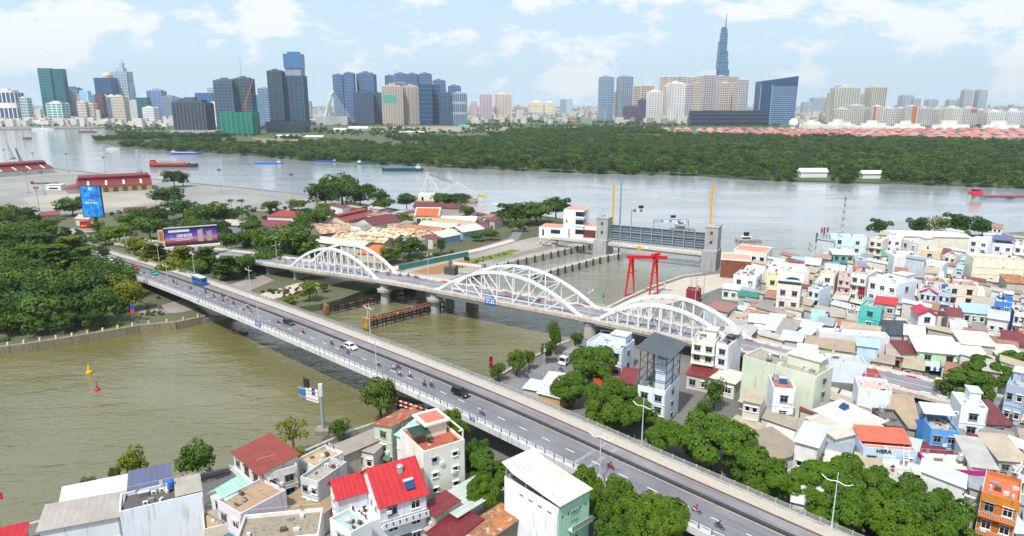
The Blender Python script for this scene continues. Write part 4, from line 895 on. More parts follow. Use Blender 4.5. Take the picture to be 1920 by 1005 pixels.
# ---------------------------------------------------------------- billboards
p = GT('A', 703, 590); D = p.y
def wx(t, x, y, D): return AT(*T(t, x, y), D)
a, c = wx('A', 617, 262, D), wx('A', 778, 492, D); w = c.x-a.x; w = wx('A', 772, 300, D).x-wx('A', 620, 300, D).x
r = root('billboard', 'tall bright blue billboard with white lettering above the trees', 'billboard', (p.x-.4, D, 2.5))
zb, zt = c.z-2.5, a.z-2.5
MB().box(-w/2, w/2, -.5, .5, zb, zt).build('panel', M('1b1f2a', 'plain'), r)
fm = bpy.data.materials.new('blue_poster'); fm.use_nodes = True; nd = fm.node_tree.nodes; lk = fm.node_tree.links; bb = nd['Principled BSDF']; bb.inputs['Roughness'].default_value = .4
tcn = nd.new('ShaderNodeTexCoord'); nz_ = nd.new('ShaderNodeTexNoise'); nz_.inputs['Scale'].default_value = .35; lk.new(tcn.outputs['Object'], nz_.inputs['Vector']); rp = nd.new('ShaderNodeValToRGB'); lk.new(nz_.outputs[0], rp.inputs[0])
rp.color_ramp.elements[0].position = .35; rp.color_ramp.elements[0].color = (.006, .10, .50, 1); rp.color_ramp.elements[1].position = .75; rp.color_ramp.elements[1].color = (.04, .42, .85, 1); lk.new(rp.outputs[0], bb.inputs['Base Color'])
MB().box(-w*.47, w*.47, -.56, -.51, zb+.4, zt-.4).build('poster', fm, r)
wt = M('e8f2f8', 'paint'); text_on('0861 39 88 61', w*.105, wt, r, 0, -.6, zb+(zt-zb)*.44); text_on('hotline quang cao', w*.05, wt, r, 0, -.6, zb+(zt-zb)*.54)
m = MB(); m.lathe([(w*.08, 0), (w*.08, .05)], 12, (0, 0, 0)); o = m.build('badge', M('b8dcf4', 'paint'), r); o.location = (0, -.58, zt-w*.15); o.rotation_euler = (math.pi/2, 0, 0)
MB().tube((.6, .4, -.2), (.6, .4, zb+.4), 1.0, .9, 12).build('column', M('23282e', 'steel'), r)
p = GT('A', 640, 590); D = p.y; r = root('billboard', 'small red billboard under the blue one', 'billboard', (p.x, D, 2.5)); a, c = wx('A', 583, 520, D), wx('A', 697, 575, D); w = c.x-a.x; zb, zt = c.z-2.5, a.z-2.5
MB().box(-w/2, w/2, -.3, .3, zb, zt).build('panel', M('b01822', 'paint'), r); m = MB()
for q in range(7): x = -w*.42+q*w*.09; m.box(x, x+w*.07, -.36, -.31, zb+(zt-zb)*(.25+.06*(q % 3)), zb+(zt-zb)*(.45+.05*(q % 2)))
m.build('lettering', M('e0b23a', 'paint'), r); MB().box(w*.28, w*.45, -.36, -.31, zb+.5, zt-.5).build('picture', M('d9b9a6', 'paint'), r)
for sx_ in (-1, 1): MB().tube((sx_*w*.35, 0, -.2), (sx_*w*.35, 0, zb+.2), .18, .18, 8).build('post', M('8a8f92', 'steel'), r)
# purple landscape board
D = GT('A', 1395, 830).y; a, b_, c, d = wx('A', 1225, 588, D), wx('A', 1536, 552, D), wx('A', 1543, 672, D), wx('A', 1235, 702, D)
w = b_.x-a.x; yaw = -.0; r = root('billboard', 'wide purple dusk-city billboard with large white lettering among the trees', 'billboard', ((a.x+b_.x)/2, D, 2.5)); 
tilt = rad(26); r.rotation_euler.z = tilt; wl = w/math.cos(tilt); zc_ = (a.z+b_.z+c.z+d.z)/4-2.5; hh = ((a.z-d.z)+(b_.z-c.z))/2; z0, z1 = zc_-hh/2, zc_+hh/2
pm_ = bpy.data.materials.new('dusk_poster'); pm_.use_nodes = True; nd = pm_.node_tree.nodes; lk = pm_.node_tree.links; bb = nd['Principled BSDF']; bb.inputs['Roughness'].default_value = .4
tcn = nd.new('ShaderNodeTexCoord'); sp = nd.new('ShaderNodeSeparateXYZ'); lk.new(tcn.outputs['Generated'], sp.inputs[0]); rp = nd.new('ShaderNodeValToRGB'); lk.new(sp.outputs[2], rp.inputs[0]); el_ = rp.color_ramp.elements
el_[0].position = .1; el_[0].color = (.03, .015, .03, 1); el_[1].position = .85; el_[1].color = (.05, .025, .28, 1)
for ps, cc in ((.22, (.35, .06, .08, 1)), (.38, (.55, .22, .30, 1)), (.55, (.16, .08, .42, 1))): e = el_.new(ps); e.color = cc
lk.new(rp.outputs[0], bb.inputs['Base Color'])
MB().box(-wl/2, wl/2, .02, .9, z0-.4, z1+.4).build('panel', M('3a2c38', 'plain'), r); MB().box(-wl/2+.2, wl/2-.2, -.06, .0, z0, z1).build('poster', pm_, r)
MB().box(-wl/2-.4, wl/2+.6, -1.6, .9, z0-1.3, z0-.45).build('catwalk', M('dad8d4', 'plain'), r); MB().box(-wl/2, wl/2, -.5, .4, z1+.42, z1+.8).build('top_rail', M('c7bfb6', 'plain'), r)
text_on('GENESIS', hh*.23, M('f0f0f2', 'paint'), r, -wl*.13, -.1, z0+hh*.50); MB().box(-wl*.42, -wl*.03, -.1, -.07, z0+hh*.80, z0+hh*.96).build('banner_strip', M('e6e6ea', 'paint'), r)
m = MB(); m.box(-wl*.40, wl*.02, -.1, -.07, z0+hh*.38, z0+hh*.43); m.box(-wl*.30, -wl*.02, -.1, -.07, z0+hh*.29, z0+hh*.34); m.build('small_print', M('d9ccd8', 'paint'), r)
m = MB(); o = MB().lathe([(hh*.08, 0), (hh*.08, .03)], 10).build('emblem', M('3b8fd0', 'paint'), r); o.location = (-wl*.37, -.08, z0+hh*.55); o.rotation_euler = (math.pi/2, 0, 0)
for x, tw, ht, cc in ((.12, .10, .72, 'b9a79c'), (.29, .10, .60, 'a8978f')):
    m = MB(); m.hexa([(wl*x, -.12, z0+hh*.15), (wl*(x+tw), -.12, z0+hh*.15), (wl*(x+tw), -.07, z0+hh*.15), (wl*x, -.07, z0+hh*.15)], [(wl*x, -.12, z0+hh*(ht+.12)), (wl*(x+tw), -.12, z0+hh*(ht+.2)), (wl*(x+tw), -.07, z0+hh*(ht+.2)), (wl*x, -.07, z0+hh*(ht+.12))]); m.build('printed_tower', M(cc, 'paint'), r)
MB().box(-wl/2-2.6, -wl/2-.3, .2, .8, z0+hh*.2, z1).build('side_panel', M('c8b79c', 'plain'), r); MB().box(-wl/2-2.1, -wl/2-.8, .05, .18, z0+hh*.4, z1-.6).build('side_poster', M('c46a18', 'paint'), r)
MB().tube((0, 1.6, -.2), (0, 1.6, z0+1), .8, .7, 12).build('column', M('8f9599', 'steel'), r); MB().bar((0, 1.6, z0+hh*.3), (0, .8, z0+hh*.3), .5, .5).build('bracket', M('8f9599', 'steel'), r)
# ---------------------------------------------------------------- generic gabled halls
def hall(name, label, t, ax, ay, bx, by, depth, h, rise, roofc, wallc, cat='hall', rk='tin', z=2.5, group=None, over=.6, monitor=False, skylights=0, hip=False, pitch=.9, sheetc=None):
    a, b_ = GT(t, ax, ay, z+h), GT(t, bx, by, z+h); d = b_-a; w = d.length; ang = math.atan2(d.y, d.x); mid = (a+b_)/2; n = Vector((-math.sin(ang), math.cos(ang), 0))
    c = mid+n*depth/2
    r = root(name, label, cat, (c.x, c.y, z), ang, group); hd_ = depth/2
    m = MB(); m.add([(-w/2, -hd_, 0), (w/2, -hd_, 0), (w/2, hd_, 0), (-w/2, hd_, 0), (-w/2, -hd_, h), (w/2, -hd_, h), (w/2, hd_, h), (-w/2, hd_, h)]+([(-w/2, 0, h+rise), (w/2, 0, h+rise)] if not hip else []),
                    [(0,1,5,4), (2,3,7,6)]+([(1,2,6,9,5), (3,0,4,8,7)] if not hip else [(1,2,6,5), (3,0,4,7), (4,5,6,7)])); m.build('wall', M(wallc, 'wall'), r)
    rm = M(roofc, rk); e = over; ez = -e*rise/hd_
    if hip:
        k = min(hd_, w/2*.8); m = MB(); m.add([(-w/2-e, -hd_-e, h-.05), (w/2+e, -hd_-e, h-.05), (w/2+e, hd_+e, h-.05), (-w/2-e, hd_+e, h-.05), (-w/2+k, 0, h+rise), (w/2-k, 0, h+rise)], [(0,1,5,4), (1,2,5), (2,3,4,5), (3,0,4), (3,2,1,0)]); m.build('roof', rm, r)
    else:
        m = MB(); m.tri_sheet((-w/2-e, -hd_-e, h+ez+.1), (w/2+e, -hd_-e, h+ez+.1), (w/2+e, 0, h+rise+.1), (-w/2-e, 0, h+rise+.1), .08, pitch, .07); m.tri_sheet((w/2+e, hd_+e, h+ez+.1), (-w/2-e, hd_+e, h+ez+.1), (-w/2-e, 0, h+rise+.1), (w/2+e, 0, h+rise+.1), .08, pitch, .07); rr_ = m.build('roof', rm, r)
        MB().bar((-w/2-e, 0, h+rise+.16), (w/2+e, 0, h+rise+.16), .5, .14).build('ridge_cap', rm, r)
    if monitor:
        m = MB(); m.add([(-w/2*.97, -hd_*.28, h+rise*.75), (w/2*.97, -hd_*.28, h+rise*.75), (w/2*.97, hd_*.28, h+rise*.75), (-w/2*.97, hd_*.28, h+rise*.75), (-w/2*.97, -hd_*.32, h+rise*1.18), (w/2*.97, -hd_*.32, h+rise*1.18), (w/2*.97, hd_*.32, h+rise*1.18), (-w/2*.97, hd_*.32, h+rise*1.18), (-w/2*.97, 0, h+rise*1.5), (w/2*.97, 0, h+rise*1.5)],
                      [(0,1,5,4), (2,3,7,6), (1,2,6,9,5), (3,0,4,8,7), (4,5,9,8), (6,7,8,9)]); m.build('ridge_monitor', rm, r)
    for i in range(skylights):
        x = -w/2+w*(i+.6)/(skylights+.2); m = MB(); f = lambda y: h+rise*(1-abs(y)/hd_)+.24
        y0, y1 = -hd_*.92, -hd_*.42; m.hexa([(x-.7, y0, f(y0)-.1), (x+.7, y0, f(y0)-.1), (x+.7, y1, f(y1)-.1), (x-.7, y1, f(y1)-.1)], [(x-.7, y0, f(y0)), (x+.7, y0, f(y0)), (x+.7, y1, f(y1)), (x-.7, y1, f(y1))]); m.build('skylight', M('e2dcd6', 'plain'), r)
    r['w'] = w; return r
RED = '7e2b30'
r = hall('port_warehouse', 'long port warehouse with a dark red roof and ochre walls behind the blue billboard', 'A', 560, 274, 1098, 246, 34, 5.5, 5.5, RED, 'b98f55', 'warehouse', monitor=True, skylights=4, pitch=1.6)
w = r['w']
for i in range(7): obj('loading_door', MB().box(-1.8, 1.8, -.12, .02, 0, 4).mesh('loading_door', M('4f4a44', 'plain')) if i == 0 else dm, r, (-w/2+6+i*w*.13, -17.05, 0)) if i else None; dm = MB().box(-1.8, 1.8, -.12, .02, 0, 4).mesh('loading_door', M('4f4a44', 'plain')) if i == 0 else dm
MB().box(-w/2-9, -w/2-.05, -12, 10, 0, 4.2).build('end_annex', M('d5d0c8', 'wall'), r); m = MB(); m.add([(-w/2-10, -14, 4.2), (-w/2-.02, -14, 4.2), (-w/2-.02, 12, 4.2), (-w/2-10, 12, 4.2), (-w/2-.02, -10, 6.4), (-w/2-.02, 8, 6.4)], [(0,1,4), (0,4,5,3), (3,5,2), (3,2,1,0)]); m.build('annex_roof', M(RED, 'tin'), r)
r = hall('port_warehouse', 'dark red roofed warehouse at the left edge of the port', 'A', -160, 178, 388, 136, 36, 5, 5.5, RED, 'c9c4bc', 'warehouse', monitor=True, skylights=5, pitch=1.6)
def guard(label, t, x, y, w, d, h, roofc, wallc, ang=0): 
    p = GT(t, x, y); r = root('port_hut', label, 'hut', p, ang); MB().box(-w/2, w/2, -d/2, d/2, 0, h).build('wall', M(wallc, 'wall'), r); MB().box(-w/2-.4, w/2+.4, -d/2-.4, d/2+.4, h, h+.25).build('roof', M(roofc, 'concrete'), r); MB().box(-w*.3, w*.3, -d/2-.05, -d/2+.02, .9, 2.2).build('window', glass(), r)
guard('small white hut left of the long port warehouse', 'A', 410, 292, 13, 8, 4.5, 'd9d6d0', 'e0ddd6')
# port truck
def truck(label, p, ang, cabc, boxc, L=9.0, flat=False, group=None):
    r = root('truck', label, 'truck', p, ang, group); W2 = 1.15
    m = MB(); m.hexa([(L/2-2.0, -W2, .5), (L/2, -W2, .5), (L/2, W2, .5), (L/2-2.0, W2, .5)], [(L/2-2.0, -W2*.96, 2.7), (L/2-.35, -W2*.92, 2.7), (L/2-.35, W2*.92, 2.7), (L/2-2.0, W2*.96, 2.7)]); m.build('cab', M(cabc, 'paint'), r)
    m = MB(); m.hexa([(L/2-.16, -W2*.85, 1.55), (L/2-.1, -W2*.85, 1.55), (L/2-.1, W2*.85, 1.55), (L/2-.16, W2*.85, 1.55)], [(L/2-.34, -W2*.8, 2.5), (L/2-.28, -W2*.8, 2.5), (L/2-.28, W2*.8, 2.5), (L/2-.34, W2*.8, 2.5)]); m.build('windscreen', glass(), r)
    for sg in (-1, 1): MB().box(L/2-1.5, L/2-.6, sg*W2*.98-.03, sg*W2*.98+.03, 1.5, 2.3).build('side_window', glass(), r)
    MB().box(-L/2, L/2-2.0, -.5, .5, .55, .85).build('chassis', M('3a3a3c', 'steel'), r)
    if flat: MB().box(-L/2, L/2-2.2, -W2*1.05, W2*1.05, .85, 1.35).build('flatbed', M(boxc, 'steel'), r)
    else: MB().box(-L/2, L/2-2.2, -W2*1.05, W2*1.05, .85, 3.5).build('cargo_box', M(boxc, 'tin'), r)
    wmesh = MB().tube((0, -.18, 0), (0, .18, 0), .48, .48, 14).mesh('wheel', M('1b1b1c', 'plain'))
    for x in (L/2-1.1, -L/2+1.1, -L/2+2.3):
        for sg in (-1, 1): obj('wheel', wmesh, r, (x, sg*W2*.92, .48))
    return r
truck('red and white flatbed truck parked on the port yard', GT('A', 325, 252), math.pi, 'c23a3a', '3b3c40', 26, True)
# floodlight masts of the port
def mast(label, t, xb, yb, xt, yt, group='floodlight masts of the port'):
    p = GT(t, xb, yb); h = AT(*T(t, xt, yt), p.y).z-2.5; r = root('floodlight_mast', label, 'mast', p, 0, group)
    MB().tube((0, 0, 0), (0, 0, h), .32, .18, 8).build('pole', M('9aa2a6', 'steel'), r); MB().lathe([(1.2, 0), (1.5, .3), (1.5, .5), (.4, .6)], 10, (0, 0, h-1.2)).build('head_ring', M('6c7478', 'steel'), r)
    for k in range(4): obj('floodlight', MB().box(-.4, .4, -.25, .25, -.4, .4).mesh('floodlight', M('4a5054', 'steel')), r, (1.3*math.cos(k*1.57), 1.3*math.sin(k*1.57), h))
    MB().box(-1.2, 1.2, -1.2, 1.2, 0, .6).build('base', M('8d8a84', 'concrete'), r)
for a in [('floodlight mast behind the right end of the left warehouse', 'A', 497, 168, 490, 30), ('floodlight mast behind the middle of the long warehouse', 'A', 765, 170, 757, 55), ('floodlight mast on the open quay right of the long warehouse', 'A', 1602, 312, 1593, 145), ('floodlight mast on the quay left of the big dark tree', 'B', 267, 362, 268, 180), ('floodlight mast on the yard beside the parked truck', 'A', 322, 330, 313, 160), ('floodlight mast on the yard left of the parked truck', 'A', 207, 316, 200, 155), ('slim mast on the yard in front of the parked truck', 'A', 290, 465, 280, 275), ('floodlight mast above the left warehouse roof', 'A', 250, 120, 250, 25), ('floodlight mast at the far left above the warehouse', 'A', 36, 60, 33, 0)]: mast(*a)
# lattice jib cranes at the port
def lattice(m, p, q, w0, w1, n, t=.25):
    p, q = Vector(p), Vector(q); d = (q-p).normalized(); a = d.cross(Vector((0, 1, .01))).normalized(); b_ = d.cross(a)
    C4 = []
    for i in range(n+1):
        c = p.lerp(q, i/n); w = w0+(w1-w0)*i/n; C4.append([c+a*sx_*w/2+b_*sy_*w/2 for sx_, sy_ in ((-1,-1), (1,-1), (1,1), (-1,1))])
    for i in range(n):
        for k in range(4): m.bar(C4[i][k], C4[i+1][k], t); m.bar(C4[i][k], C4[i+1][(k+1) % 4], t*.7)
    return m
for lb, t, xb, yb, xt, yt, cc in [('pale lattice crane boom rising beside the red ship', 'A', 1012, 165, 988, 0, 'b9bcc0'), ('dark lattice crane boom at the left port edge', 'A', 155, 90, 112, -10, '4a5560'), ('pale thin crane boom behind the left warehouse', 'A', 95, 60, 45, -55, 'a9afb5')]:
    p = GT(t, xb, yb+12); q = wx(t, xt, yt, p.y); r = root('port_crane', lb, 'crane', p); m = MB(); lattice(m, (0, 0, 2), Vector(q)-p, 2.2, 1.0, 12, .3).build('boom', M(cc, 'steel'), r); MB().box(-2.2, 2.2, -1.6, 1.6, .6, 3.4).build('cabin', M('8c8f8a', 'paint'), r)
    for sg in (-1, 1): MB().box(-2.8, 2.8, sg*1.9-.5, sg*1.9+.5, 0, 1.0).build('track', M('3a3a3a', 'steel'), r)
# ---------------------------------------------------------------- riverside settlement with tin roofs
MK = [('long pale shed nearest the orange roof', 'B', 425, 668, 770, 712, 10, 4.6, 1.8, 'cfccb8', 'b7b2a2'), ('rust-streaked beige shed, second row from the arch bridge', 'B', 545, 645, 925, 678, 11, 4.6, 1.9, 'c6b79a', 'a59d8e'), ('cream shed in the third row from the arch bridge', 'B', 665, 622, 1000, 655, 11, 4.8, 1.9, 'd3cdb4', 'a9a396'), ('beige shed with ribbed roof at the left of the tin-roof cluster', 'B', 470, 612, 720, 590, 26, 5.2, 2.4, 'b59f85', '8f8578'),
      ('cream and rust shed in the middle of the tin-roof cluster', 'B', 800, 600, 1085, 640, 11, 5, 1.9, 'c9bd9c', 'a9a396'), ('orange-rust shed toward the back of the tin-roof cluster', 'B', 930, 585, 1200, 618, 9, 5, 1.8, 'bd9b7c', 'a39a8c'), ('shed with a bright rust-red roof strip', 'B', 1045, 568, 1320, 600, 8, 5, 1.7, 'ab6a4c', '9d9488'), ('pale green shed at the back of the tin-roof cluster', 'B', 1180, 548, 1430, 572, 9, 5, 1.8, 'c9ccb6', 'a6a294'), ('tan shed behind the pale green shed', 'B', 1270, 522, 1560, 556, 8, 5, 1.8, 'b8a283', '9b9285'),
      ('blue-walled shed with a rust roof beside the road', 'B', 1185, 660, 1330, 628, 13, 4.5, 2, 'c2a886', '8fa2ba'), ('blue-walled gabled shed left of the palm by the road', 'B', 1345, 640, 1480, 615, 14, 4.5, 2.2, 'cfcab6', '7f97b8'), ('pale shed with blue gable at the right of the tin-roof cluster', 'B', 1500, 600, 1650, 575, 14, 4.5, 2.2, 'd3d2c4', '8aa0bd')]
for i, (lb, t, ax, ay, bx, by, d, h, rs, rc, wc) in enumerate(MK): hall('market_shed', lb, t, ax, ay, bx, by, d, h, rs, rc, wc, 'shed', 'rust' if 'rust' in lb or i in (2, 3) else 'tin', group='tin-roofed sheds by the port road', pitch=1.2)
hall('white_hall', 'white vaulted hall right of the temple', 'B', 1300, 512, 1585, 520, 12, 5.5, 1.6, 'dfe0de', 'd2d0ca', 'hall', pitch=1.2); hall('red_roof_hall', 'bright red roofed hall left of the dark red one', 'B', 650, 520, 858, 472, 15, 6, 2.4, '8c3a35', 'c7c2b8', 'hall', monitor=True, pitch=1.2); hall('red_roof_hall', 'dark maroon roofed hall with a pale gable', 'B', 845, 548, 1045, 518, 17, 6, 3, '6d2c36', 'ccd0d2', 'hall', pitch=1.2)
hall('red_roof_house', 'white house with a wide red hipped roof among trees', 'B', 80, 482, 300, 490, 12, 6, 2.6, '93332f', 'd0ccc4', 'house', 'tile', hip=True); hall('red_roof_house', 'low red roofed house left of the white hipped-roof house', 'B', 0, 560, 190, 570, 16, 4.5, 2.6, '83343a', 'b8b2a8', 'house', pitch=1.2); hall('slate_house', 'dark slate-roofed house in front of the red roofed house', 'B', -10, 598, 100, 612, 8, 4, 1.8, '3d4652', 'c9c5bc', 'house')
hall('orange_roof_hall', 'hall with a vivid orange hipped roof beside the arch bridge', 'B', 735, 750, 930, 762, 13, 4.5, 3, 'c4642a', 'c9b9a4', 'hall', 'tile', hip=True); hall('low_red_house', 'long red roofed house behind the temple', 'B', 1140, 412, 1470, 425, 9, 4.5, 2, '6a3433', 'a89f96', 'house'); hall('small_red_house', 'tiny red roofed house on the quay beside the big tree', 'B', 862, 412, 905, 400, 6, 4, 1.6, 'a8383a', 'd0ccc4', 'house')
r = hall('temple', 'white temple with an orange tiled roof and upswept white ridges', 'B', 1155, 478, 1320, 480, 13, 8, 3.2, 'bf5a33', 'e2dac6', 'temple', 'tile'); w = r['w']
for sg in (-1, 1): MB().bar((sg*(w/2+.3), -7.2, 7.6), (sg*(w/2+.3), 0, 11.6), .5, .5).build('ridge_trim', M('e6e2d6', 'plain'), r); MB().bar((sg*(w/2+.3), 7.2, 7.6), (sg*(w/2+.3), 0, 11.6), .5, .5).build('ridge_trim', M('e6e2d6', 'plain'), r)
MB().bar((-w/2-.8, 0, 11.7), (w/2+.8, 0, 11.7), .5, .6).build('ridge_trim', M('e6e2d6', 'plain'), r); 
for i in range(4): obj('opening', MB().box(-1.3, 1.3, -.06, .04, 1, 6).mesh('opening', M('4a4038', 'plain')), r, (-w*.36+i*w*.24, -6.55, 0))
for lb, t, ax, ay, bx, by, d, h, rs, rc, wc in [('red roofed shed beside the blue billboard', 'A', 900, 450, 1060, 440, 10, 4, 1.6, '87423f', 'b5ada0'), ('beige shed below the red shed near the port', 'A', 1085, 470, 1160, 455, 8, 5, 1.5, 'b29a72', 'a89c88'), ('pale domed-roof shed behind the purple billboard', 'A', 1600, 545, 1770, 552, 12, 5, 2, 'b9b0a2', '8c93a0'), ('small red roofed house at the left of the billboards', 'A', 300, 480, 430, 470, 8, 4, 1.6, '8c4a45', 'b5ada0'), ('pale gabled house under the blue billboard', 'A', 545, 500, 640, 505, 7, 4.5, 2, 'c3a99c', 'cfc6bc'), ('dark red house at the right behind the billboard', 'A', 1790, 560, 1860, 555, 9, 4.5, 1.8, '87383a', 'b8b2aa')]:
    hall('roadside_house', lb, t, ax, ay, bx, by, d, h, rs, rc, wc, 'house')
# green construction fence along the plaza: panel by panel
a, b_ = GT('B', 1035, 880), GT('B', 1540, 775); d = b_-a; n = 20; r = root('site_fence', 'green panel fence around the bare earth plot', 'fence', a, math.atan2(d.y, d.x)); fpm = MB().box(.06, d.length/n-.06, -.05, .05, .1, 2.6).mesh('fence_panel', M('2f8a7c', 'tin')); fpo = MB().box(-.06, .06, -.06, .06, 0, 2.8).mesh('fence_post', M('5c6a68', 'steel'))
for i in range(n): obj('fence_panel', fpm, r, (i*d.length/n, 0, 0)); obj('fence_post', fpo, r, (i*d.length/n, 0, 0))
# ---------------------------------------------------------------- floating crane by the shore
p = GT('B', 1240, 385, 0); D = p.y
r = root('derrick_crane', 'old white floating derrick crane with a lattice jib at the shore', 'crane', (p.x, D, 0)); mt = M('d3cfc8', 'steel')
def q_(x, y): 
    v = wx('B', x, y, D); return Vector((v.x-p.x, 0, v.z))
MB().box(q_(1160, 380).x, q_(1600, 380).x, -8, 8, -.5, 2.2).build('pontoon', M('8a8378', 'rust'), r); MB().box(q_(1185, 380).x, q_(1300, 380).x, -5, 5, 2.2, q_(1240, 320).z).build('cabin', M('d9d4c8', 'wall'), r); MB().box(q_(1205, 350).x, q_(1220, 350).x, -5.1, -4.98, q_(0, 365).z, q_(0, 340).z).build('window', glass(), r)
m = MB(); lattice(m, q_(1315, 320), q_(1240, 170), 3.2, 1.2, 8, .4); m.bar(q_(1195, 320), q_(1240, 175), .5); m.bar(q_(1215, 320), q_(1242, 178), .4); m.build('mast', mt, r)
m = MB(); lattice(m, q_(1345, 310), q_(1445, 245), 2.2, 2.0, 5, .35); lattice(m, q_(1445, 245), q_(1605, 330), 2.0, 1.2, 8, .35); m.bar(q_(1380, 320), q_(1440, 250), .3); m.build('jib', mt, r); m = MB(); m.bar(q_(1605, 330), q_(1668, 345), 1.6, 1.8); m.build('jib_head', M('c9a62c', 'steel'), r)
m = MB(); m.bar(q_(1240, 172), q_(1445, 243), .3); m.bar(q_(1242, 178), q_(1430, 250), .3); m.bar(q_(1602, 340), q_(1602, 400), .3); m.bar(q_(1665, 347), q_(1665, 372), .25); m.build('cables', M('4a4d50', 'steel'), r)
# ---------------------------------------------------------------- tide gate
LT, RT = Vector((48, 346, 0)), Vector((96.3, 320.5, 0)); ax = (RT-LT); GL = ax.length; ang = math.atan2(ax.y, ax.x); tg = root('tide_gate', 'grey steel tide gate held between two concrete towers across the canal mouth', 'tide gate', (LT+RT)/2, ang)
TW = M('a2a3a2', 'concrete')
for sg in (-1, 1):
    m = MB(); x = sg*GL/2; m.box(x-3.4, x+3.4, -7.5, 3.5, -2, 9.5); m.box(x-3.0, x+3.0, -5, 3, 9.5, 20.2); m.box(x-3.2, x+3.2, -5.2, 3.2, 20.2, 20.7); o = m.build('tower', TW, tg)
    for z in (12.5, 17): MB().box(x-.55, x+.55, -5.08, -4.9, z, z+1.5).build('opening', M('3a3836', 'plain'), tg)
    MB().box(x-3.6+(0 if sg < 0 else 4.4), x-.8+(0 if sg < 0 else 4.4), -1.5, 1.5, 20.7, 21.4).build('top_slab', TW, tg)
g0, g1 = -GL/2+3.1, GL/2-3.1; z0, z1 = 8.2, 16.8; SG = M('84909a', 'steel'); SD = M('66727c', 'steel')
MB().box(g0, g1, .2, .8, z0, z1).build('skin_plate', SD, tg)
for i in range(10): x = g0+(g1-g0)*i/9; MB().box(x-.22, x+.22, -.9, .2, z0, z1).build('gate_rib', SG, tg)
for k, z in enumerate((z0, z0+1.4, z0+2.7, z0+4.0, z0+5.4, z0+6.6, z0+7.6, z1)): MB().box(g0, g1, -.6 if k in (0, 4, 7) else -.1, .2, z-.16, z+.16).build('gate_beam', SG, tg)
for i in range(22): x = g0+(g1-g0)*i/21; obj('rail_post', MB().box(-.05, .05, -.05, .05, 0, 1.1).mesh('rail_post', M('9aa3a8', 'steel')) if i == 0 else rpm, tg, (x, .5, z1)) if i else None; rpm = MB().box(-.05, .05, -.05, .05, 0, 1.1).mesh('rail_post', M('9aa3a8', 'steel')) if i == 0 else rpm
MB().box(g0, g1, .46, .54, z1+1.05, z1+1.13).build('rail', M('9aa3a8', 'steel'), tg)
# footbridge in front
A_, B_ = GT('C', 300, 632, 8), GT('C', 1440, 755, 8); d = B_-A_; fb = root('gate_footbridge', 'pale concrete footbridge running in front of the tide gate', 'footbridge', Vector((A_.x, A_.y, 0)), math.atan2(d.y, d.x)); FLn = d.length
m = MB(); m.box(0, FLn, -1.8, 1.8, 6.9, 8.0); m.box(4, FLn-2, -.9, .9, 5.9, 6.9); m.build('deck', M('c2bdb2', 'concrete'), fb)
for sy in (-1.7, 1.6): MB().box(0, FLn, sy, sy+.1, 9.05, 9.15).build('rail', M('c9cccc', 'plain'), fb)
pmm = MB().box(-.07, .07, -.07, .07, 8, 9.1).mesh('rail_post', M('dcd8d0', 'plain'))
for i in range(46):
    for sy in (-1.65, 1.65): obj('rail_post', pmm, fb, (FLn*i/45, sy, 0))
for x in (.8, FLn*.31, FLn-3):
    m = MB(); m.lathe([(1.7, -1), (1.6, 4.9), (2.3, 5.2), (2.3, 6.0)], 14, (x, 0, 0)); m.build('pier', TW, fb)
m = MB()
for i in range(14): m.box(-.3-i*.55, .25-i*.55, -1.2, 1.2, 7.6-i*.38-.4, 7.6-i*.38)
m.build('stair', M('bdb8ae', 'concrete'), fb)
p = fb.matrix_basis @ Vector((FLn*.585, -1.98, 7.2)); r = tag(obj('round_sign', MB().tube((0, -.06, 0), (0, .06, 0), 1.15, 1.15, 16).mesh('round_sign', M('c99a1c', 'paint')), None, p, fb.rotation_euler.z), 'round yellow sign on the footbridge of the tide gate', 'sign')
for x in (.53, .63): p = fb.matrix_basis @ Vector((FLn*x, -1.98, 7.6)); tag(obj('white_plate', MB().box(-.8, .8, -.05, .05, -.4, .5).mesh('white_plate', M('dcdcdc', 'paint')), None, p, fb.rotation_euler.z), 'small white plate %s of the round yellow sign on the footbridge' % ('left' if x < .6 else 'right'), 'sign')
# yellow ladder masts on the towers, tall grey pole
for sg, lb in ((-1, 'yellow ladder mast on the left tide-gate tower'), (1, 'yellow ladder mast on the right tide-gate tower')):
    p = tg.matrix_basis @ Vector((sg*GL/2+(3.4 if sg < 0 else -2.2), 1.5, 16.0 if sg < 0 else 20.7)); r = root('ladder_mast', lb, 'mast', p); h = 21 if sg < 0 else 19
    for y in (-.4, .4): MB().box(y-.1, y+.1, -.1, .1, 0, h).build('stile', M('d6a91e', 'paint'), r)
    MB().box(-.3, .3, -.03, .03, 0, h).build('infill', M('c99d22', 'paint'), r)
    for i in range(int(h/.8)): obj('rung', MB().box(-.3, .3, -.09, .09, -.08, .08).mesh('rung', M('e0b630', 'paint')) if i == 0 else rgm, r, (0, 0, .4+i*.8)) if i else None; rgm = MB().box(-.3, .3, -.09, .09, -.08, .08).mesh('rung', M('e0b630', 'paint')) if i == 0 else rgm
p = tg.matrix_basis @ Vector((-GL/2+6, 5, 0)); r = root('signal_pole', 'tall grey pole behind the left tide-gate tower', 'pole', p); MB().tube((0, 0, -1), (0, 0, 42), .5, .3, 10).build('shaft', M('7d909c', 'steel'), r); MB().box(-1.2, 1.2, -.2, .2, 41.6, 42.1).build('head', M('6a7a84', 'steel'), r)
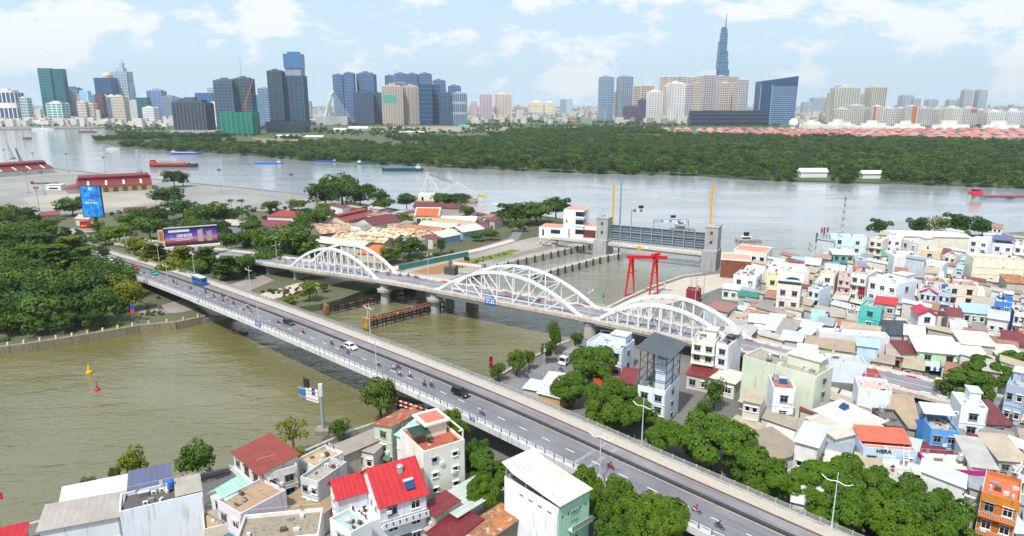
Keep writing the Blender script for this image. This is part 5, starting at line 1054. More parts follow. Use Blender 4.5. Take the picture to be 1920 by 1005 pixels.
p = GT('C', 862, 580, 2); q = wx('C', 862, 435, p.y); r = root('sign_gantry', 'grey cantilever sign post behind the gate', 'sign', p); h = q.z-2; MB().tube((0, 0, -2), (0, 0, h), .35, .3, 8).build('post', M('8c9499', 'steel'), r); MB().box(-.2, 9, -.3, .3, h-1, h-.4).build('arm', M('8c9499', 'steel'), r)
for i in range(4): MB().box(1+i*1.9, 2.6+i*1.9, -.5, -.32, h-1.6, h+.2).build('panel', M('c9ccd0' if i % 2 else '5b6f86', 'paint'), r)
MB().box(4, 7, -.3, .1, h+.6, h+2.4).build('dark_panel', M('22262c', 'paint'), r)
a, b_ = GT('C', 1022, 600, 0), GT('C', 1275, 600, 0); d = b_-a; zt = wx('C', 1022, 510, a.y).z; r = root('sign_gantry', 'wide grey navigation gantry in the river behind the gate', 'sign', (a.x, a.y, 0), math.atan2(d.y, d.x))
for x in (0, d.length): MB().tube((x, 0, -2), (x, 0, zt), .3, .25, 8).build('post', M('7f8b92', 'steel'), r)
m = MB(); lattice(m, (0, 0, zt-.6), (d.length, 0, zt-.6), 1.4, 1.4, 16, .16); m.build('truss', M('8c979d', 'steel'), r)
for i in range(9): MB().box(d.length*(.2+.08*i), d.length*(.265+.08*i), -1.0, -.75, zt-1.5, zt-.1).build('panel', M('ccd2d8' if i % 3 else '7388a0', 'paint'), r)
MB().box(d.length*.48, d.length*.62, -.5, .3, zt+1.2, zt+2.8).build('dark_panel', M('1f2328', 'paint'), r)
for lb, x0, x1, y, hh in [('moored work barge behind the right of the gate', 1150, 1320, 590, 3.0), ('small grey mooring dolphin platform right of the gate', 1625, 1795, 670, 2.0)]:
    a, b_ = GT('C', x0, y, 0), GT('C', x1, y, 0); w = b_.x-a.x; r = root('work_barge', lb, 'barge', ((a.x+b_.x)/2, a.y, 0)); MB().box(-w/2, w/2, -3, 3, -.6, 1.4).build('hull', M('7f858a', 'rust'), r); MB().box(-w*.32, w*.1, -2, 2, 1.4, 1.4+hh).build('cabin', M('c6c6c2', 'plain'), r); MB().box(-w*.3, w*.05, -2.06, -2.0, 1.9, 3).build('window', M('3b3d40', 'plain'), r); MB().box(-w*.2, w*.02, -.3, .3, 1.4+hh, 3.6+hh).build('dark_panel', M('1d2126', 'paint'), r)
# channel walls with black rubber fenders
def channel(label, pts, h, t):
    r = wall_run('channel_wall', label, pts, h, t, M('a9a59b', 'concrete'), -1.5, 'wall')
    fm_ = MB().box(-.35, .35, -.35, .35, -2.6, .6).mesh('rubber_fender', M('232326', 'plain')); rp_ = MB().box(-.1, .1, -.1, .1, 0, .95).mesh('wall_post', M('d2cfc8', 'plain'))
    for p, q in zip(pts, pts[1:]):
        d = Vector(q)-Vector(p); L = d.length; d.normalize(); nn = Vector((d.y, -d.x, 0)); k = int(L/5)
        if nn.y > 0: nn = -nn
        for i in range(k): c = Vector(p)+d*(i+.5)*L/k+nn*(t/2+.3); obj('rubber_fender', fm_, r, (c.x-r.location.x, c.y-r.location.y, h-r.location.z))
        k2 = int(L/2.2)
        for i in range(k2): c = Vector(p)+d*(i+.5)*L/k2; obj('wall_post', rp_, r, (c.x-r.location.x, c.y-r.location.y, h-r.location.z))
channel('upper concrete channel wall with black fenders left of the tide gate', [GT('C', -160, 850, 3), GT('C', 0, 812, 3), GT('C', 300, 745, 3), GT('C', 615, 675, 3)], 3.2, 1.6)
channel('lower concrete guide wall with black fenders in front of the tide gate', [GT('C', 120, 930, 2), GT('C', 440, 845, 2), GT('C', 640, 792, 2), GT('C', 790, 765, 2)], 2.9, 3.0)
# white control building
a, b_ = GT('C', 195, 640), GT('C', 640, 630); ang = math.atan2(b_.y-a.y, b_.x-a.x); c = a; r = root('control_building', 'white cubic control building with a pink-brown roof left of the tide gate', 'building', c, -.35)
WW = M('e6e6e6', 'wall'); k = 1/3.8646/PXM(c)
def cb(x0, x1, y0, y1, z0, z1, nm='wall', mt=None): return MB().box(x0, x1, y0, y1, z0, z1).build(nm, mt or WW, r)
cb(0, 17, 0, 13, .0, 6.2); cb(13.5, 25, 3, 15, 0, 16.5).name = 'tower_block'; cb(25, 33, 4, 14, 0, 7.5); PK = M('c98a76', 'concrete')
cb(.5, 13, .5, 12.5, 6.2, 6.35, 'roof', PK); cb(14, 24.5, 3.5, 14.5, 16.5, 16.65, 'roof', PK); cb(25.5, 32.5, 4.5, 13.5, 7.5, 7.65, 'roof', PK)
for x0, x1, z0, z1 in [(2, 3, 1.5, 5), (7, 12.5, 3.0, 5.2)]: cb(x0, x1, -.08, .02, z0, z1, 'window', glass())
for z in (3.0, 8.5, 13): MB().box(20.5, 25.06, 2.92, 9, z, z+2.6).build('window', glass(), r)
cb(15, 15.7, 2.9, 3.02, 9, 11, 'window', glass()); MB().box(20.3, 25.4, 2.6, 15.2, 7.4, 7.9).build('band', WW, r); MB().box(20.3, 25.4, 2.6, 15.2, 12, 12.5).build('band', WW, r); cb(25.2, 32, 3.9, 4.02, 1, 5.5, 'window', M('6d2f2a', 'plain'))
# red-white service building right of the gate
def block(name, label, t, ax, ay, bx, by, depth, h, wallc, roofc, cat='building', wins=0, z=2.5):
    a, b_ = GT(t, ax, ay, z+h), GT(t, bx, by, z+h); d = b_-a; w = d.length; ang = math.atan2(d.y, d.x); n = Vector((-math.sin(ang), math.cos(ang), 0)); c = (a+b_)/2+n*depth/2
    r = root(name, label, cat, (c.x, c.y, z), ang); MB().box(-w/2, w/2, -depth/2, depth/2, 0, h).build('wall', M(wallc, 'wall'), r); MB().box(-w/2+.35, w/2-.35, -depth/2+.35, depth/2-.35, h, h+.12).build('roof', M(roofc, 'concrete'), r)
    m = MB()
    for q in ((-w/2, w/2, -depth/2, -depth/2+.3), (-w/2, w/2, depth/2-.3, depth/2), (-w/2, -w/2+.3, -depth/2+.3, depth/2-.3), (w/2-.3, w/2, -depth/2+.3, depth/2-.3)): m.box(*q, h, h+.6)
    m.build('parapet', M('dcdcda', 'wall'), r)
    for i in range(wins): MB().box(-w/2+w*(i+.25)/wins, -w/2+w*(i+.75)/wins, -depth/2-.07, -depth/2+.01, h*.45, h*.78).build('window', glass(), r)
    return r, w
block('service_building', 'white service building with a salmon roof above the brown block', 'C', 1608, 735, 1845, 760, 15, 8, 'e2e0de', 'd08a74', wins=4)
r, w = block('brown_building', 'brown windowless block with a salmon ribbed roof by the gate', 'C', 1516, 800, 1735, 815, 14, 8, '7c4a2e', 'cf9684', z=2.5)
for i in range(4): MB().box(-w/2+.6, w/2-.6, -5+i*3, -4.6+i*3, 8.12, 8.5).build('roof_rib', M('d9aa9a', 'plain'), r)
# red gantry crane
P4 = [Vector((45.1, 261.6, 2.5)), Vector((49.3, 265.2, 2.5)), Vector((54.5, 260.6, 2.5)), Vector((58.6, 264.2, 2.5))]; c = sum(P4, Vector())/4; r = root('gantry_crane', 'bright red steel gantry crane with splayed legs on the quay', 'crane', c); RD = M('c4161c', 'paint')
def leg(p, top, w0, w1): 
    m = MB(); p = p-c; m.hexa([(p.x-w0, p.y-w0, 0), (p.x+w0, p.y-w0, 0), (p.x+w0, p.y+w0, 0), (p.x-w0, p.y+w0, 0)], [(top[0]-w1, top[1]-w1, top[2]), (top[0]+w1, top[1]-w1, top[2]), (top[0]+w1, top[1]+w1, top[2]), (top[0]-w1, top[1]+w1, top[2])]); m.build('leg', RD, r)
TZ = 15.2; tA, tB = (P4[0]+P4[1])/2-c, (P4[2]+P4[3])/2-c
leg(P4[0], tA+Vector((-.3, -.8, TZ)), .28, .5); leg(P4[1], tA+Vector((.6, .8, TZ)), .28, .5); leg(P4[2], tB+Vector((-.5, -.8, TZ)), .28, .5); leg(P4[3], tB+Vector((.6, .8, TZ)), .28, .5)
dx = (tB-tA).normalized(); MB().bar(tA-dx*1.8+Vector((0, 0, TZ+.6)), tB+dx*4.6+Vector((0, 0, TZ+.6)), 1.1, 1.3).build('main_beam', RD, r); MB().bar(tB+Vector((-1.6, -1.6, TZ+1.7)), tB+Vector((1.8, 2.0, TZ+1.7)), 1.2, 1.1).build('trolley', RD, r)
for a_, b_ in ((P4[0], P4[1]), (P4[2], P4[3])): MB().bar(a_-c+Vector((0, 0, .3)), b_-c+Vector((0, 0, .3)), .5, .5).build('sill_beam', RD, r); MB().bar((a_-c)*.93+Vector((0, 0, TZ*.62)), (b_-c)*.93+Vector((0, 0, TZ*.62)), .3, .3).build('tie_beam', RD, r)
# ---------------------------------------------------------------- signs along the water
p = GT('J', 490, 255, 2.5); r = root('navigation_sign', 'tall grey mast with a cantilevered red and white navigation panel', 'sign', p); D = p.y; h = wx('J', 480, -85, D).z-2.5; MB().tube((0, 0, 0), (0, 0, h-2.8), .42, .34, 14).build('mast', M('8f9a9e', 'steel'), r); MB().box(-.42, .42, -.4, .4, h-2.6, h+.4).build('cabinet', M('c3cbcf', 'plain'), r); MB().box(-1.6, 1.6, -1.6, 1.6, 0, 1.1).build('base', M('8d8478', 'concrete'), r)
dv = Vector((-.86, .51, 0)); ang = math.atan2(-dv.y, -dv.x); hz_ = h-4.2; r2 = r
def on(x, z): return (dv.x*x*.72, dv.y*x*.72, hz_+z*.9)
for z in (.2, 2.4): MB().bar(on(0, z), on(10.5, z), .22, .22).build('arm', M('8f9a9e', 'steel'), r)
MB().bar((0, 0, hz_+1.2), on(1, 1.2), .5, .5).build('bracket', M('8f9a9e', 'steel'), r)
for i in range(4):
    for k in range(2):
        o = MB().box(-.46, .46, -.08, .08, -.78, .78).build('panel', M('24408f' if (i == 1 and k == 1) else 'dfdcd8', 'paint'), r); o.location = on(1.9+i*1.42, .4+k*1.95); o.rotation_euler = (0, 0, ang)
        o2 = MB().box(-.52, .52, -.05, .05, -.88, .88).build('panel_frame', M('b32631', 'paint'), r); o2.location = Vector(on(1.9+i*1.42, .4+k*1.95))+Vector((.02, .06, 0)); o2.rotation_euler = (0, 0, ang)
o = MB().box(-.9, .9, -.08, .08, -.9, .9).build('panel', M('1f73b8', 'paint'), r); o.location = on(8.6, 1.4); o.rotation_euler = (0, 0, ang)
o = MB().box(-.85, .85, -.15, .15, -1.1, 1.1).build('dark_panel', M('23262b', 'paint'), r); o.location = on(6.3, 4.3); o.rotation_euler = (0, 0, ang)
# height-limit gantry over the underpass lane
a, b_ = GT('J', 1010, 112), GT('J', 1268, 196); D = a.y; zt = wx('J', 1010, 15, D).z; d = b_-a; r = root('height_gantry', 'red and white striped height-limit gantry under the road bridge', 'gantry', a, math.atan2(d.y, d.x)); L = d.length; h = zt-2.5
for x in (0, L): MB().tube((x, 0, 0), (x, 0, h+.4), .18, .16, 8).build('post', M('8f9698', 'steel'), r)
for i in range(14):
    x0, x1 = L*i/14, L*(i+1)/14
    for z in (h-1.1, h): MB().box(x0, x1, -.12, .12, z-.16, z+.16).build('stripe', M('c23a34' if i % 2 else 'dfdad4', 'paint'), r)
    MB().bar((x0, 0, h-1.1 if i % 2 else h), (x1, 0, h if i % 2 else h-1.1), .12).build('brace', M('c23a34', 'paint'), r)
o = MB().box(-.6, .6, -.16, .16, -.6, .6).build('orange_plate', M('cf7a1e', 'paint'), r); o.location = (L*.56, -.1, h-.6)
# gantry with round signs at the plaza
a, b_ = GT('B', 1408, 905), GT('B', 1660, 938); D = a.y; h = wx('B', 1408, 808, D).z-2.5; d = b_-a; r = root('plaza_gantry', 'grey gantry carrying round red and white signs behind the middle arch', 'gantry', a, math.atan2(d.y, d.x)); L = d.length
for x in (0, L): 
    m = MB(); lattice(m, (x, 0, 0), (x, 0, h+.6), .7, .7, 8, .12); m.build('post', M('5a5c5e', 'steel'), r)
m = MB(); lattice(m, (0, 0, h-.4), (L, 0, h-.4), .8, .8, 16, .1); m.build('truss', M('6a6c6e', 'steel'), r)
for i in range(9): MB().tube((L*(.15+.09*i), -.55, h-.6), (L*(.15+.09*i), -.48, h-.6), .85, .85, 14).build('round_sign', M('e2d6d4', 'paint'), r); MB().tube((L*(.15+.09*i), -.47, h-.6), (L*(.15+.09*i), -.43, h-.6), 1.02, 1.02, 14).build('sign_rim', M('b5303a', 'paint'), r)
MB().box(L*.42, L*.56, -.3, .1, h+1, h+2.8).build('dark_panel', M('202328', 'paint'), r); MB().box(-2.4, 3.2, -1.5, 1.5, 0, 3.4).build('kiosk', M('4d4a4c', 'wall'), r)
def plate_sign(name, label, t, xb, yb, panels, px_h):
    p = GT(t, xb, yb); D = p.y; r = root(name, label, 'sign', p); zt = 0
    for (x0, y0, x1, y1, c) in panels:
        a, b_ = wx(t, x0, y0, D), wx(t, x1, y1, D); MB().box(a.x-p.x, b_.x-p.x, -.08, .08, b_.z-2.5, a.z-2.5).build('panel', M(c, 'paint'), r); zt = max(zt, a.z-2.5)
    MB().tube((0, .16, -.1), (0, .16, zt), .1, .1, 8).build('post', M('8f9496', 'steel'), r); return r
plate_sign('river_sign', 'blue and red square sign on a post at the left bank', 'E', 962, 395, [(942, 275, 974, 308, '1d58b0'), (944, 310, 976, 345, 'c8443a')], 0)
plate_sign('river_sign', 'tall dark red sign panel beside the canal lane', 'F', 1702, 800, [(1690, 650, 1716, 690, '8a1220'), (1690, 694, 1716, 734, '8a1220')], 0)
plate_sign('river_sign', 'red square sign on a black and white post at the bottom left corner', 'I', 8, 985, [(-10, 690, 20, 738, 'b5141c')], 0)
plate_sign('river_sign', 'small red flag sign behind the near rooftop', 'I', 1325, 620, [(1314, 560, 1337, 580, 'b5141c')], 0)
p = b2(33, -13.8, -2.2); r = tag(obj('pier_marker', MB().box(-.55, .55, -.08, .08, -5.2, 0).mesh('pier_marker', M('d3a41e', 'paint')), None, p, math.atan2(B2D.y, B2D.x)), 'yellow and black striped marker board on the bridge girder behind the tree', 'sign')
for i in range(3): obj('stripe', MB().box(-.56, .56, -.1, .1, -4.6+i*1.7, -3.9+i*1.7).mesh('stripe', M('1f1f1f', 'paint')), r)
# navigation buoys
def buoy(label, t, x, y, k, c, tall):
    k *= .56
    p = GT(t, x, y, 0); r = root('buoy', label, 'buoy', p); MB().lathe([(.5*k, -.5), (1.15*k, -.1), (1.2*k, .5*k), (.7*k, .9*k)], 14).build('float', M(c, 'paint'), r)
    if tall: MB().lathe([(.35*k, .9*k), (.28*k, 1.9*k), (.2*k, 2.0*k), (.16*k, 3.6*k), (.3*k, 3.7*k), (.05, 4.2*k)], 10).build('tower', M(c, 'paint'), r)
    else: MB().lathe([(.65*k, .9*k), (.45*k, 1.8*k), (.55*k, 1.9*k), (.3*k, 2.5*k), (.4*k, 2.6*k), (.05, 3.4*k)], 10).build('tower', M(c, 'paint'), r)
buoy('yellow navigation buoy floating in the canal', 'E', 648, 768, 1.4, 'd9a013', False); buoy('red navigation buoy with a slim mast floating in the canal', 'E', 706, 892, 1.15, 'b0182c', True); buoy('small green buoy in the canal behind the arch bridge', 'G', 662, 218, 1.1, '1f7a56', False); buoy('small red buoy in the canal behind the arch bridge', 'G', 693, 228, .8, 'c0504a', False)
# ---------------------------------------------------------------- boats
def ship(label, t, x0, x1, y, hullc, deckc, cabc, cab=.8, yaw=0, hk=1.0, stripe=None, name='barge', bow=1, cargo=None, wk=1.0, letters=None):
    a, b_ = GT(t, x0, y, 0), GT(t, x1, y, 0); L = (b_-a).length/max(.5, math.cos(yaw)); c = (a+b_)/2; W2 = L*.075*wk; H = L*.055*hk
    r = root(name, label, 'ship' if L > 18 else 'boat', (c.x, c.y, 0), math.atan2(b_.y-a.y, b_.x-a.x)+yaw)
    st = [(-.5, .75, 1.15), (-.42, 1, 1.05), (.30, 1, 1.0), (.42, .7, 1.15), (.5, .06, 1.5)]; m = MB(); vs = []
    for x, wv, hv in st: vs += [(bow*x*L, -W2*wv*.8, -.5), (bow*x*L, W2*wv*.8, -.5), (bow*x*L, W2*wv, H*hv), (bow*x*L, -W2*wv, H*hv)]
    fs = []
    for i in range(len(st)-1):
        for j in range(4): q = i*4+j; k = i*4+(j+1) % 4; fs.append((q, k, k+4, q+4))
    fs += [(3, 2, 1, 0), (16, 17, 18, 19)]; m.add(vs, fs); m.build('hull', M(hullc, 'paint'), r)
    if stripe:
        m = MB(); 
        for sg in (-1, 1): m.hexa([(-.42*L, sg*W2*1.0-.04, H*.72), (.3*L, sg*W2*1.0-.04, H*.72), (.3*L, sg*W2*1.0+.04, H*.72), (-.42*L, sg*W2*1.0+.04, H*.72)], [(-.42*L, sg*W2-.04, H*1.06), (.3*L, sg*W2-.04, H*1.06), (.3*L, sg*W2+.04, H*1.06), (-.42*L, sg*W2+.04, H*1.06)])
        m.build('gunwale_stripe', M(stripe, 'paint'), r)
    MB().box(-.38*L, .34*L, -W2*.78, W2*.78, H*.98, H*1.3).build('hatch_coaming', M(deckc, 'paint'), r)
    if cargo: m = MB(); m.add([(-.3*L, -W2*.6, H*1.3), (.25*L, -W2*.6, H*1.3), (.25*L, W2*.6, H*1.3), (-.3*L, W2*.6, H*1.3), (-.26*L, 0, H*1.9), (.22*L, 0, H*1.9)], [(0,1,5,4), (1,2,5), (2,3,4,5), (3,0,4)]); m.build('cargo_heap', M(cargo, 'ground'), r)
    xc = (cab-.5)*L*bow; m = MB(); cl = L*.06; m.box(xc-cl, xc+cl, -W2*.7, W2*.7, H*1.0, H*1.0+L*.05); m.box(xc-cl*.6, xc+cl*.6, -W2*.5, W2*.5, H+L*.05, H+L*.085); m.build('wheelhouse', M(cabc, 'paint'), r); MB().box(xc-cl*.62, xc+cl*.62, -W2*.52, W2*.52, H+L*.06, H+L*.076).build('window', glass(), r)
    if letters: 
        for sg in (-1,): text_on(letters, H*.75, M('24302c', 'paint'), r, -.05*L, -W2*1.02-.05, H*.2)
    return r
ship('dark green barge with a blue open hold near the far bank', 'B', 912, 1212, 158, '1c4a44', '2a56a0', 'c3cddc', .12, bow=-1, hk=1.2); ship('green barge with a deck crane by the far bank', 'B', 730, 940, 108, '1d5a4c', '2a6a5a', 'cfd4d6', .9, bow=-1)
ship('blue barge with a white wheelhouse close to the far bank', 'B', 428, 590, 92, '1c5596', '2c6cab', 'e0e0e0', .12, bow=-1); ship('long low blue barge in mid-river', 'B', -18, 193, 105, '2a6ab5', '3a78bd', 'cfc6bc', .12, bow=-1, hk=.8)
ship('red and dark grey cargo ship passing the port', 'A', 1085, 1430, 128, '38302f', 'a83a34', 'cf3a2c', .92, bow=-1, hk=1.2, stripe='b5382f', name='cargo_ship', cargo='8b8280'); ship('blue and white river ship behind the red cargo ship', 'A', 1238, 1458, 36, '2b4a9a', 'b9c4d6', 'c9b9c4', .9, bow=-1, name='cargo_ship')
r = ship('pale green ship with a long red deck at the right edge of the river', 'D', 1450, 2060, 358, '8fb3ab', 'b0203a', 'c22e40', .92, bow=-1, hk=.62, stripe='2a5a86', name='cargo_ship', wk=.8, letters='YOKUKI')
ship('small dark red boat at the far left of the river', 'a', 168, 230, 698, '5a2a30', '6d3a40', 'a08a8a', .5, hk=2.5, name='river_boat', wk=2); ship('dark purple barge near the city waterfront', 'a', 570, 702, 650, '5c3a56', '6f4a66', 'c0b0b8', .2, name='barge'); ship('white patrol boat close to the forest tip', 'A', 772, 865, 2, 'c6ccd0', 'd6d6d6', 'e0e0e0', .45, hk=1.5, name='river_boat', wk=1.6); ship('tiny dark boat beside the white patrol boat', 'A', 885, 930, -20, '2d3a40', '4a5458', '5a6468', .5, hk=1.6, name='river_boat', wk=1.6)
ship('white passenger boat moored at the city waterfront', 'a', 235, 390, 635, 'd2d4d4', 'd9d9d9', 'e2e2e2', .5, hk=1.2, name='river_boat'); ship('white work boat at the shore below the derrick crane', 'B', 1710, 1850, 405, 'c9ccce', 'd4d4d4', 'e0e0e0', .5, hk=1.4, name='river_boat', wk=1.4); ship('small dark sampan moored beside the bridge pier', 'E', 1622, 1700, 470, '4a4a48', '6a5a50', '5a5450', .4, hk=1.5, name='sampan', wk=1.6); ship('red-hulled sampan moored in front of the dark one', 'E', 1680, 1800, 485, '6d2c2c', '4a4644', '55504c', .5, hk=1.3, name='sampan', wk=1.5); ship('dark blue dot of a boat at the right of mid-river', 'A', 1838, 1880, 98, '2f5f90', '4a78a0', 'a0b0bc', .5, hk=1.5, name='river_boat', wk=1.8)
# lattice radio mast and flag poles at the right shore
p = GT('D', 530, 640); q = wx('D', 553, 340, p.y); r = root('radio_mast', 'red and white lattice radio mast beside the mint house', 'mast', p); h = q.z-2.5
for i in range(12): m = MB(); lattice(m, (0, 0, h*i/12), (0, 0, h*(i+1)/12), 1.5-1.2*i/12, 1.5-1.2*(i+1)/12, 2, .16); m.build('segment', M('8c8f98' if i % 2 else 'c9c6c4', 'steel'), r)
MB().lathe([(.1, 0), (1.1, .2), (1.1, .5), (.1, .6)], 10, (0, 0, h*.93)).build('platform', M('7a7d86', 'steel'), r)
for i, (xb, yb, xt, yt, fl) in enumerate([(282, 770, 318, 610, 0), (345, 760, 350, 605, 1), (375, 740, 385, 570, 1), (398, 740, 404, 565, 1), (418, 720, 428, 565, 1), (300, 775, 322, 640, 0)]):
    p = GT('D', xb, yb); q = wx('D', xt, yt, p.y); r = root('flag_pole', ['leftmost bare leaning pole on the right shore', 'pole with a long drooping dark flag on the right shore', 'pole with a small red flag on the right shore', 'pole with a long red flag on the right shore', 'rightmost pole with a small dark red flag on the shore', 'short bare leaning pole on the right shore'][i], 'flag pole', p, 0, 'flag poles on the right shore'); v = Vector(q)-p; MB().tube((0, 0, 0), v, .14, .08, 6).build('pole', M('b9b6b8', 'plain'), r)
    for k in (.25, .5): MB().tube(v*k, v*(k+.12), .16, .16, 6).build('band', M('35373c', 'plain'), r)
    if fl: MB().box(v.x-.05, v.x+.9, v.y-.04, v.y+.04, v.z-(4.5 if i in (1, 3) else 2.6), v.z).build('flag', M('7d1f28' if i > 1 else '3a2026', 'plain'), r)
# ================================================================ houses of the south bank
WINC = {}
def win_mesh(w, h, st):
    k = (round(w, 1), round(h, 1), st)
    if k in WINC: return WINC[k]
    w, h = k[0], k[1]; m = MB(); fr = {'w': 'e6e6e4', 'b': '5a4030', 'g': '2f4a44', 'd': '8f9496', 's': 'b9bdc0'}[st]; t = .09
    m.box(-w/2, w/2, -.03, .02, -h/2, h/2, 1)
    for q in ((-w/2, -w/2+t, -h/2, h/2), (w/2-t, w/2, -h/2, h/2), (-w/2+t, w/2-t, h/2-t, h/2), (-w/2+t, w/2-t, -h/2, -h/2+t)): m.box(q[0], q[1], -.1, .02, q[2], q[3], 0)
    n = max(1, round(w/.8))
    for i in range(1, n): x = -w/2+w*i/n; m.box(x-.035, x+.035, -.08, .02, -h/2+t, h/2-t, 0)
    if h > 1.2: m.box(-w/2+t, w/2-t, -.075, .02, h*.18, h*.18+.05, 0)
    m.box(-w/2-.12, w/2+.12, -.2, .02, -h/2-.1, -h/2, 0); m.box(-w/2-.15, w/2+.15, -.34, .02, h/2+.06, h/2+.14, 0)
    WINC[k] = m.mesh('window', [M(fr, 'plain'), M('1a2126' if st != 'g' else '17332c', 'glass')]); return WINC[k]
ACM = MB().box(-.42, .42, -.32, 0, 0, .6).mesh('air_conditioner', M('dcdcd8', 'plain')); FOOT = []; HLAB = []
TANK = MB().lathe([(.55, .0), (.62, .05), (.62, .35), (.6, .38), (.62, .42), (.62, .8), (.6, .83), (.62, .87), (.62, 1.3), (.5, 1.45), (.2, 1.5)], 14).mesh('tank_body', M('c8ccd0', 'steel', .25, .7)); TSTAND = MB().box(-.6, .6, -.6, .6, .62, .7)
for sx_ in (-1, 1):
    for sy_ in (-1, 1): TSTAND.box(sx_*.5-.05, sx_*.5+.05, sy_*.5-.05, sy_*.5+.05, 0, .62)
TSTAND = TSTAND.mesh('stand', M('5c5f60', 'steel')); TBLUE = MB().lathe([(.5, 0), (.55, .1), (.55, 1.2), (.4, 1.4), (.2, 1.45)], 12).mesh('tank_body', M('1f5fc0', 'plain')); HTANK = MB().tube((-.9, 0, .5), (.9, 0, .5), .3, .3, 12).mesh('tank_body', M('d5d8da', 'steel', .3, .4)); SOLARP = MB().hexa([(-.9, -1.4, 0), (.9, -1.4, 0), (.9, -.2, .75), (-.9, -.2, .75)], [(-.9, -1.42, .06), (.9, -1.42, .06), (.9, -.22, .81), (-.9, -.22, .81)]).mesh('collector', M('24406e', 'glass', .2))
POTP = None
def thing_on(kind, p, rz, where):
    where = ' '.join(where.split()[:9])
    while where.split()[-1] in ('the', 'a', 'of', 'and', 'with', 'in', 'at', 'by', 'right', 'left', 'behind', 'beside', 'pale', 'dark'): where = ' '.join(where.split()[:-1])
    if kind == 'tank': r = root('water_tank', 'upright steel water tank on %s' % where, 'water tank', p, rz); obj('tank_body', TANK, r, (0, 0, .7)); obj('stand', TSTAND, r)
    elif kind == 'blue': r = root('water_tank', 'bright blue plastic water tank on %s' % where, 'water tank', p, rz); obj('tank_body', TBLUE, r, (0, 0, .7)); obj('stand', TSTAND, r)
    elif kind == 'solar': r = root('solar_heater', 'solar water heater with a white drum on %s' % where, 'solar heater', p, rz); obj('tank_body', HTANK, r, (0, 0, .5)); obj('collector', SOLARP, r); MB().box(-.8, .8, -.1, .1, 0, .8).build('frame', M('8a8d90', 'steel'), r)
    elif kind == 'htank': r = root('water_tank', 'horizontal white water tank on %s' % where, 'water tank', p, rz); obj('tank_body', HTANK, r, (0, 0, .3)); MB().box(-.7, .7, -.25, .25, 0, .52).build('stand', M('6b6e70', 'steel'), r)
    elif kind == 'ac': r = root('air_conditioner', 'air-conditioner unit on %s' % where, 'air conditioner', p, rz); obj('casing', ACM, r); obj('fan', MB().tube((0, -.34, .3), (0, -.32, .3), .22, .22, 12).mesh('fan', M('4a4c4e', 'plain')), r)
    elif kind == 'plant':
        r = root('potted_plant', 'potted green plant on %s' % where, 'plant', p, rz); MB().lathe([(.22, 0), (.3, .45), (.27, .45)], 10).build('pot', M('8c4a30', 'plain'), r)
        mm = clump_mesh('foliage', 60, .55, .6, .22, None, int(p[0]*7) % 99, .3, 3); o = obj('foliage', mm.mesh('foliage', M((.04, .10, .025), 'leaf')), r, (0, 0, .9))
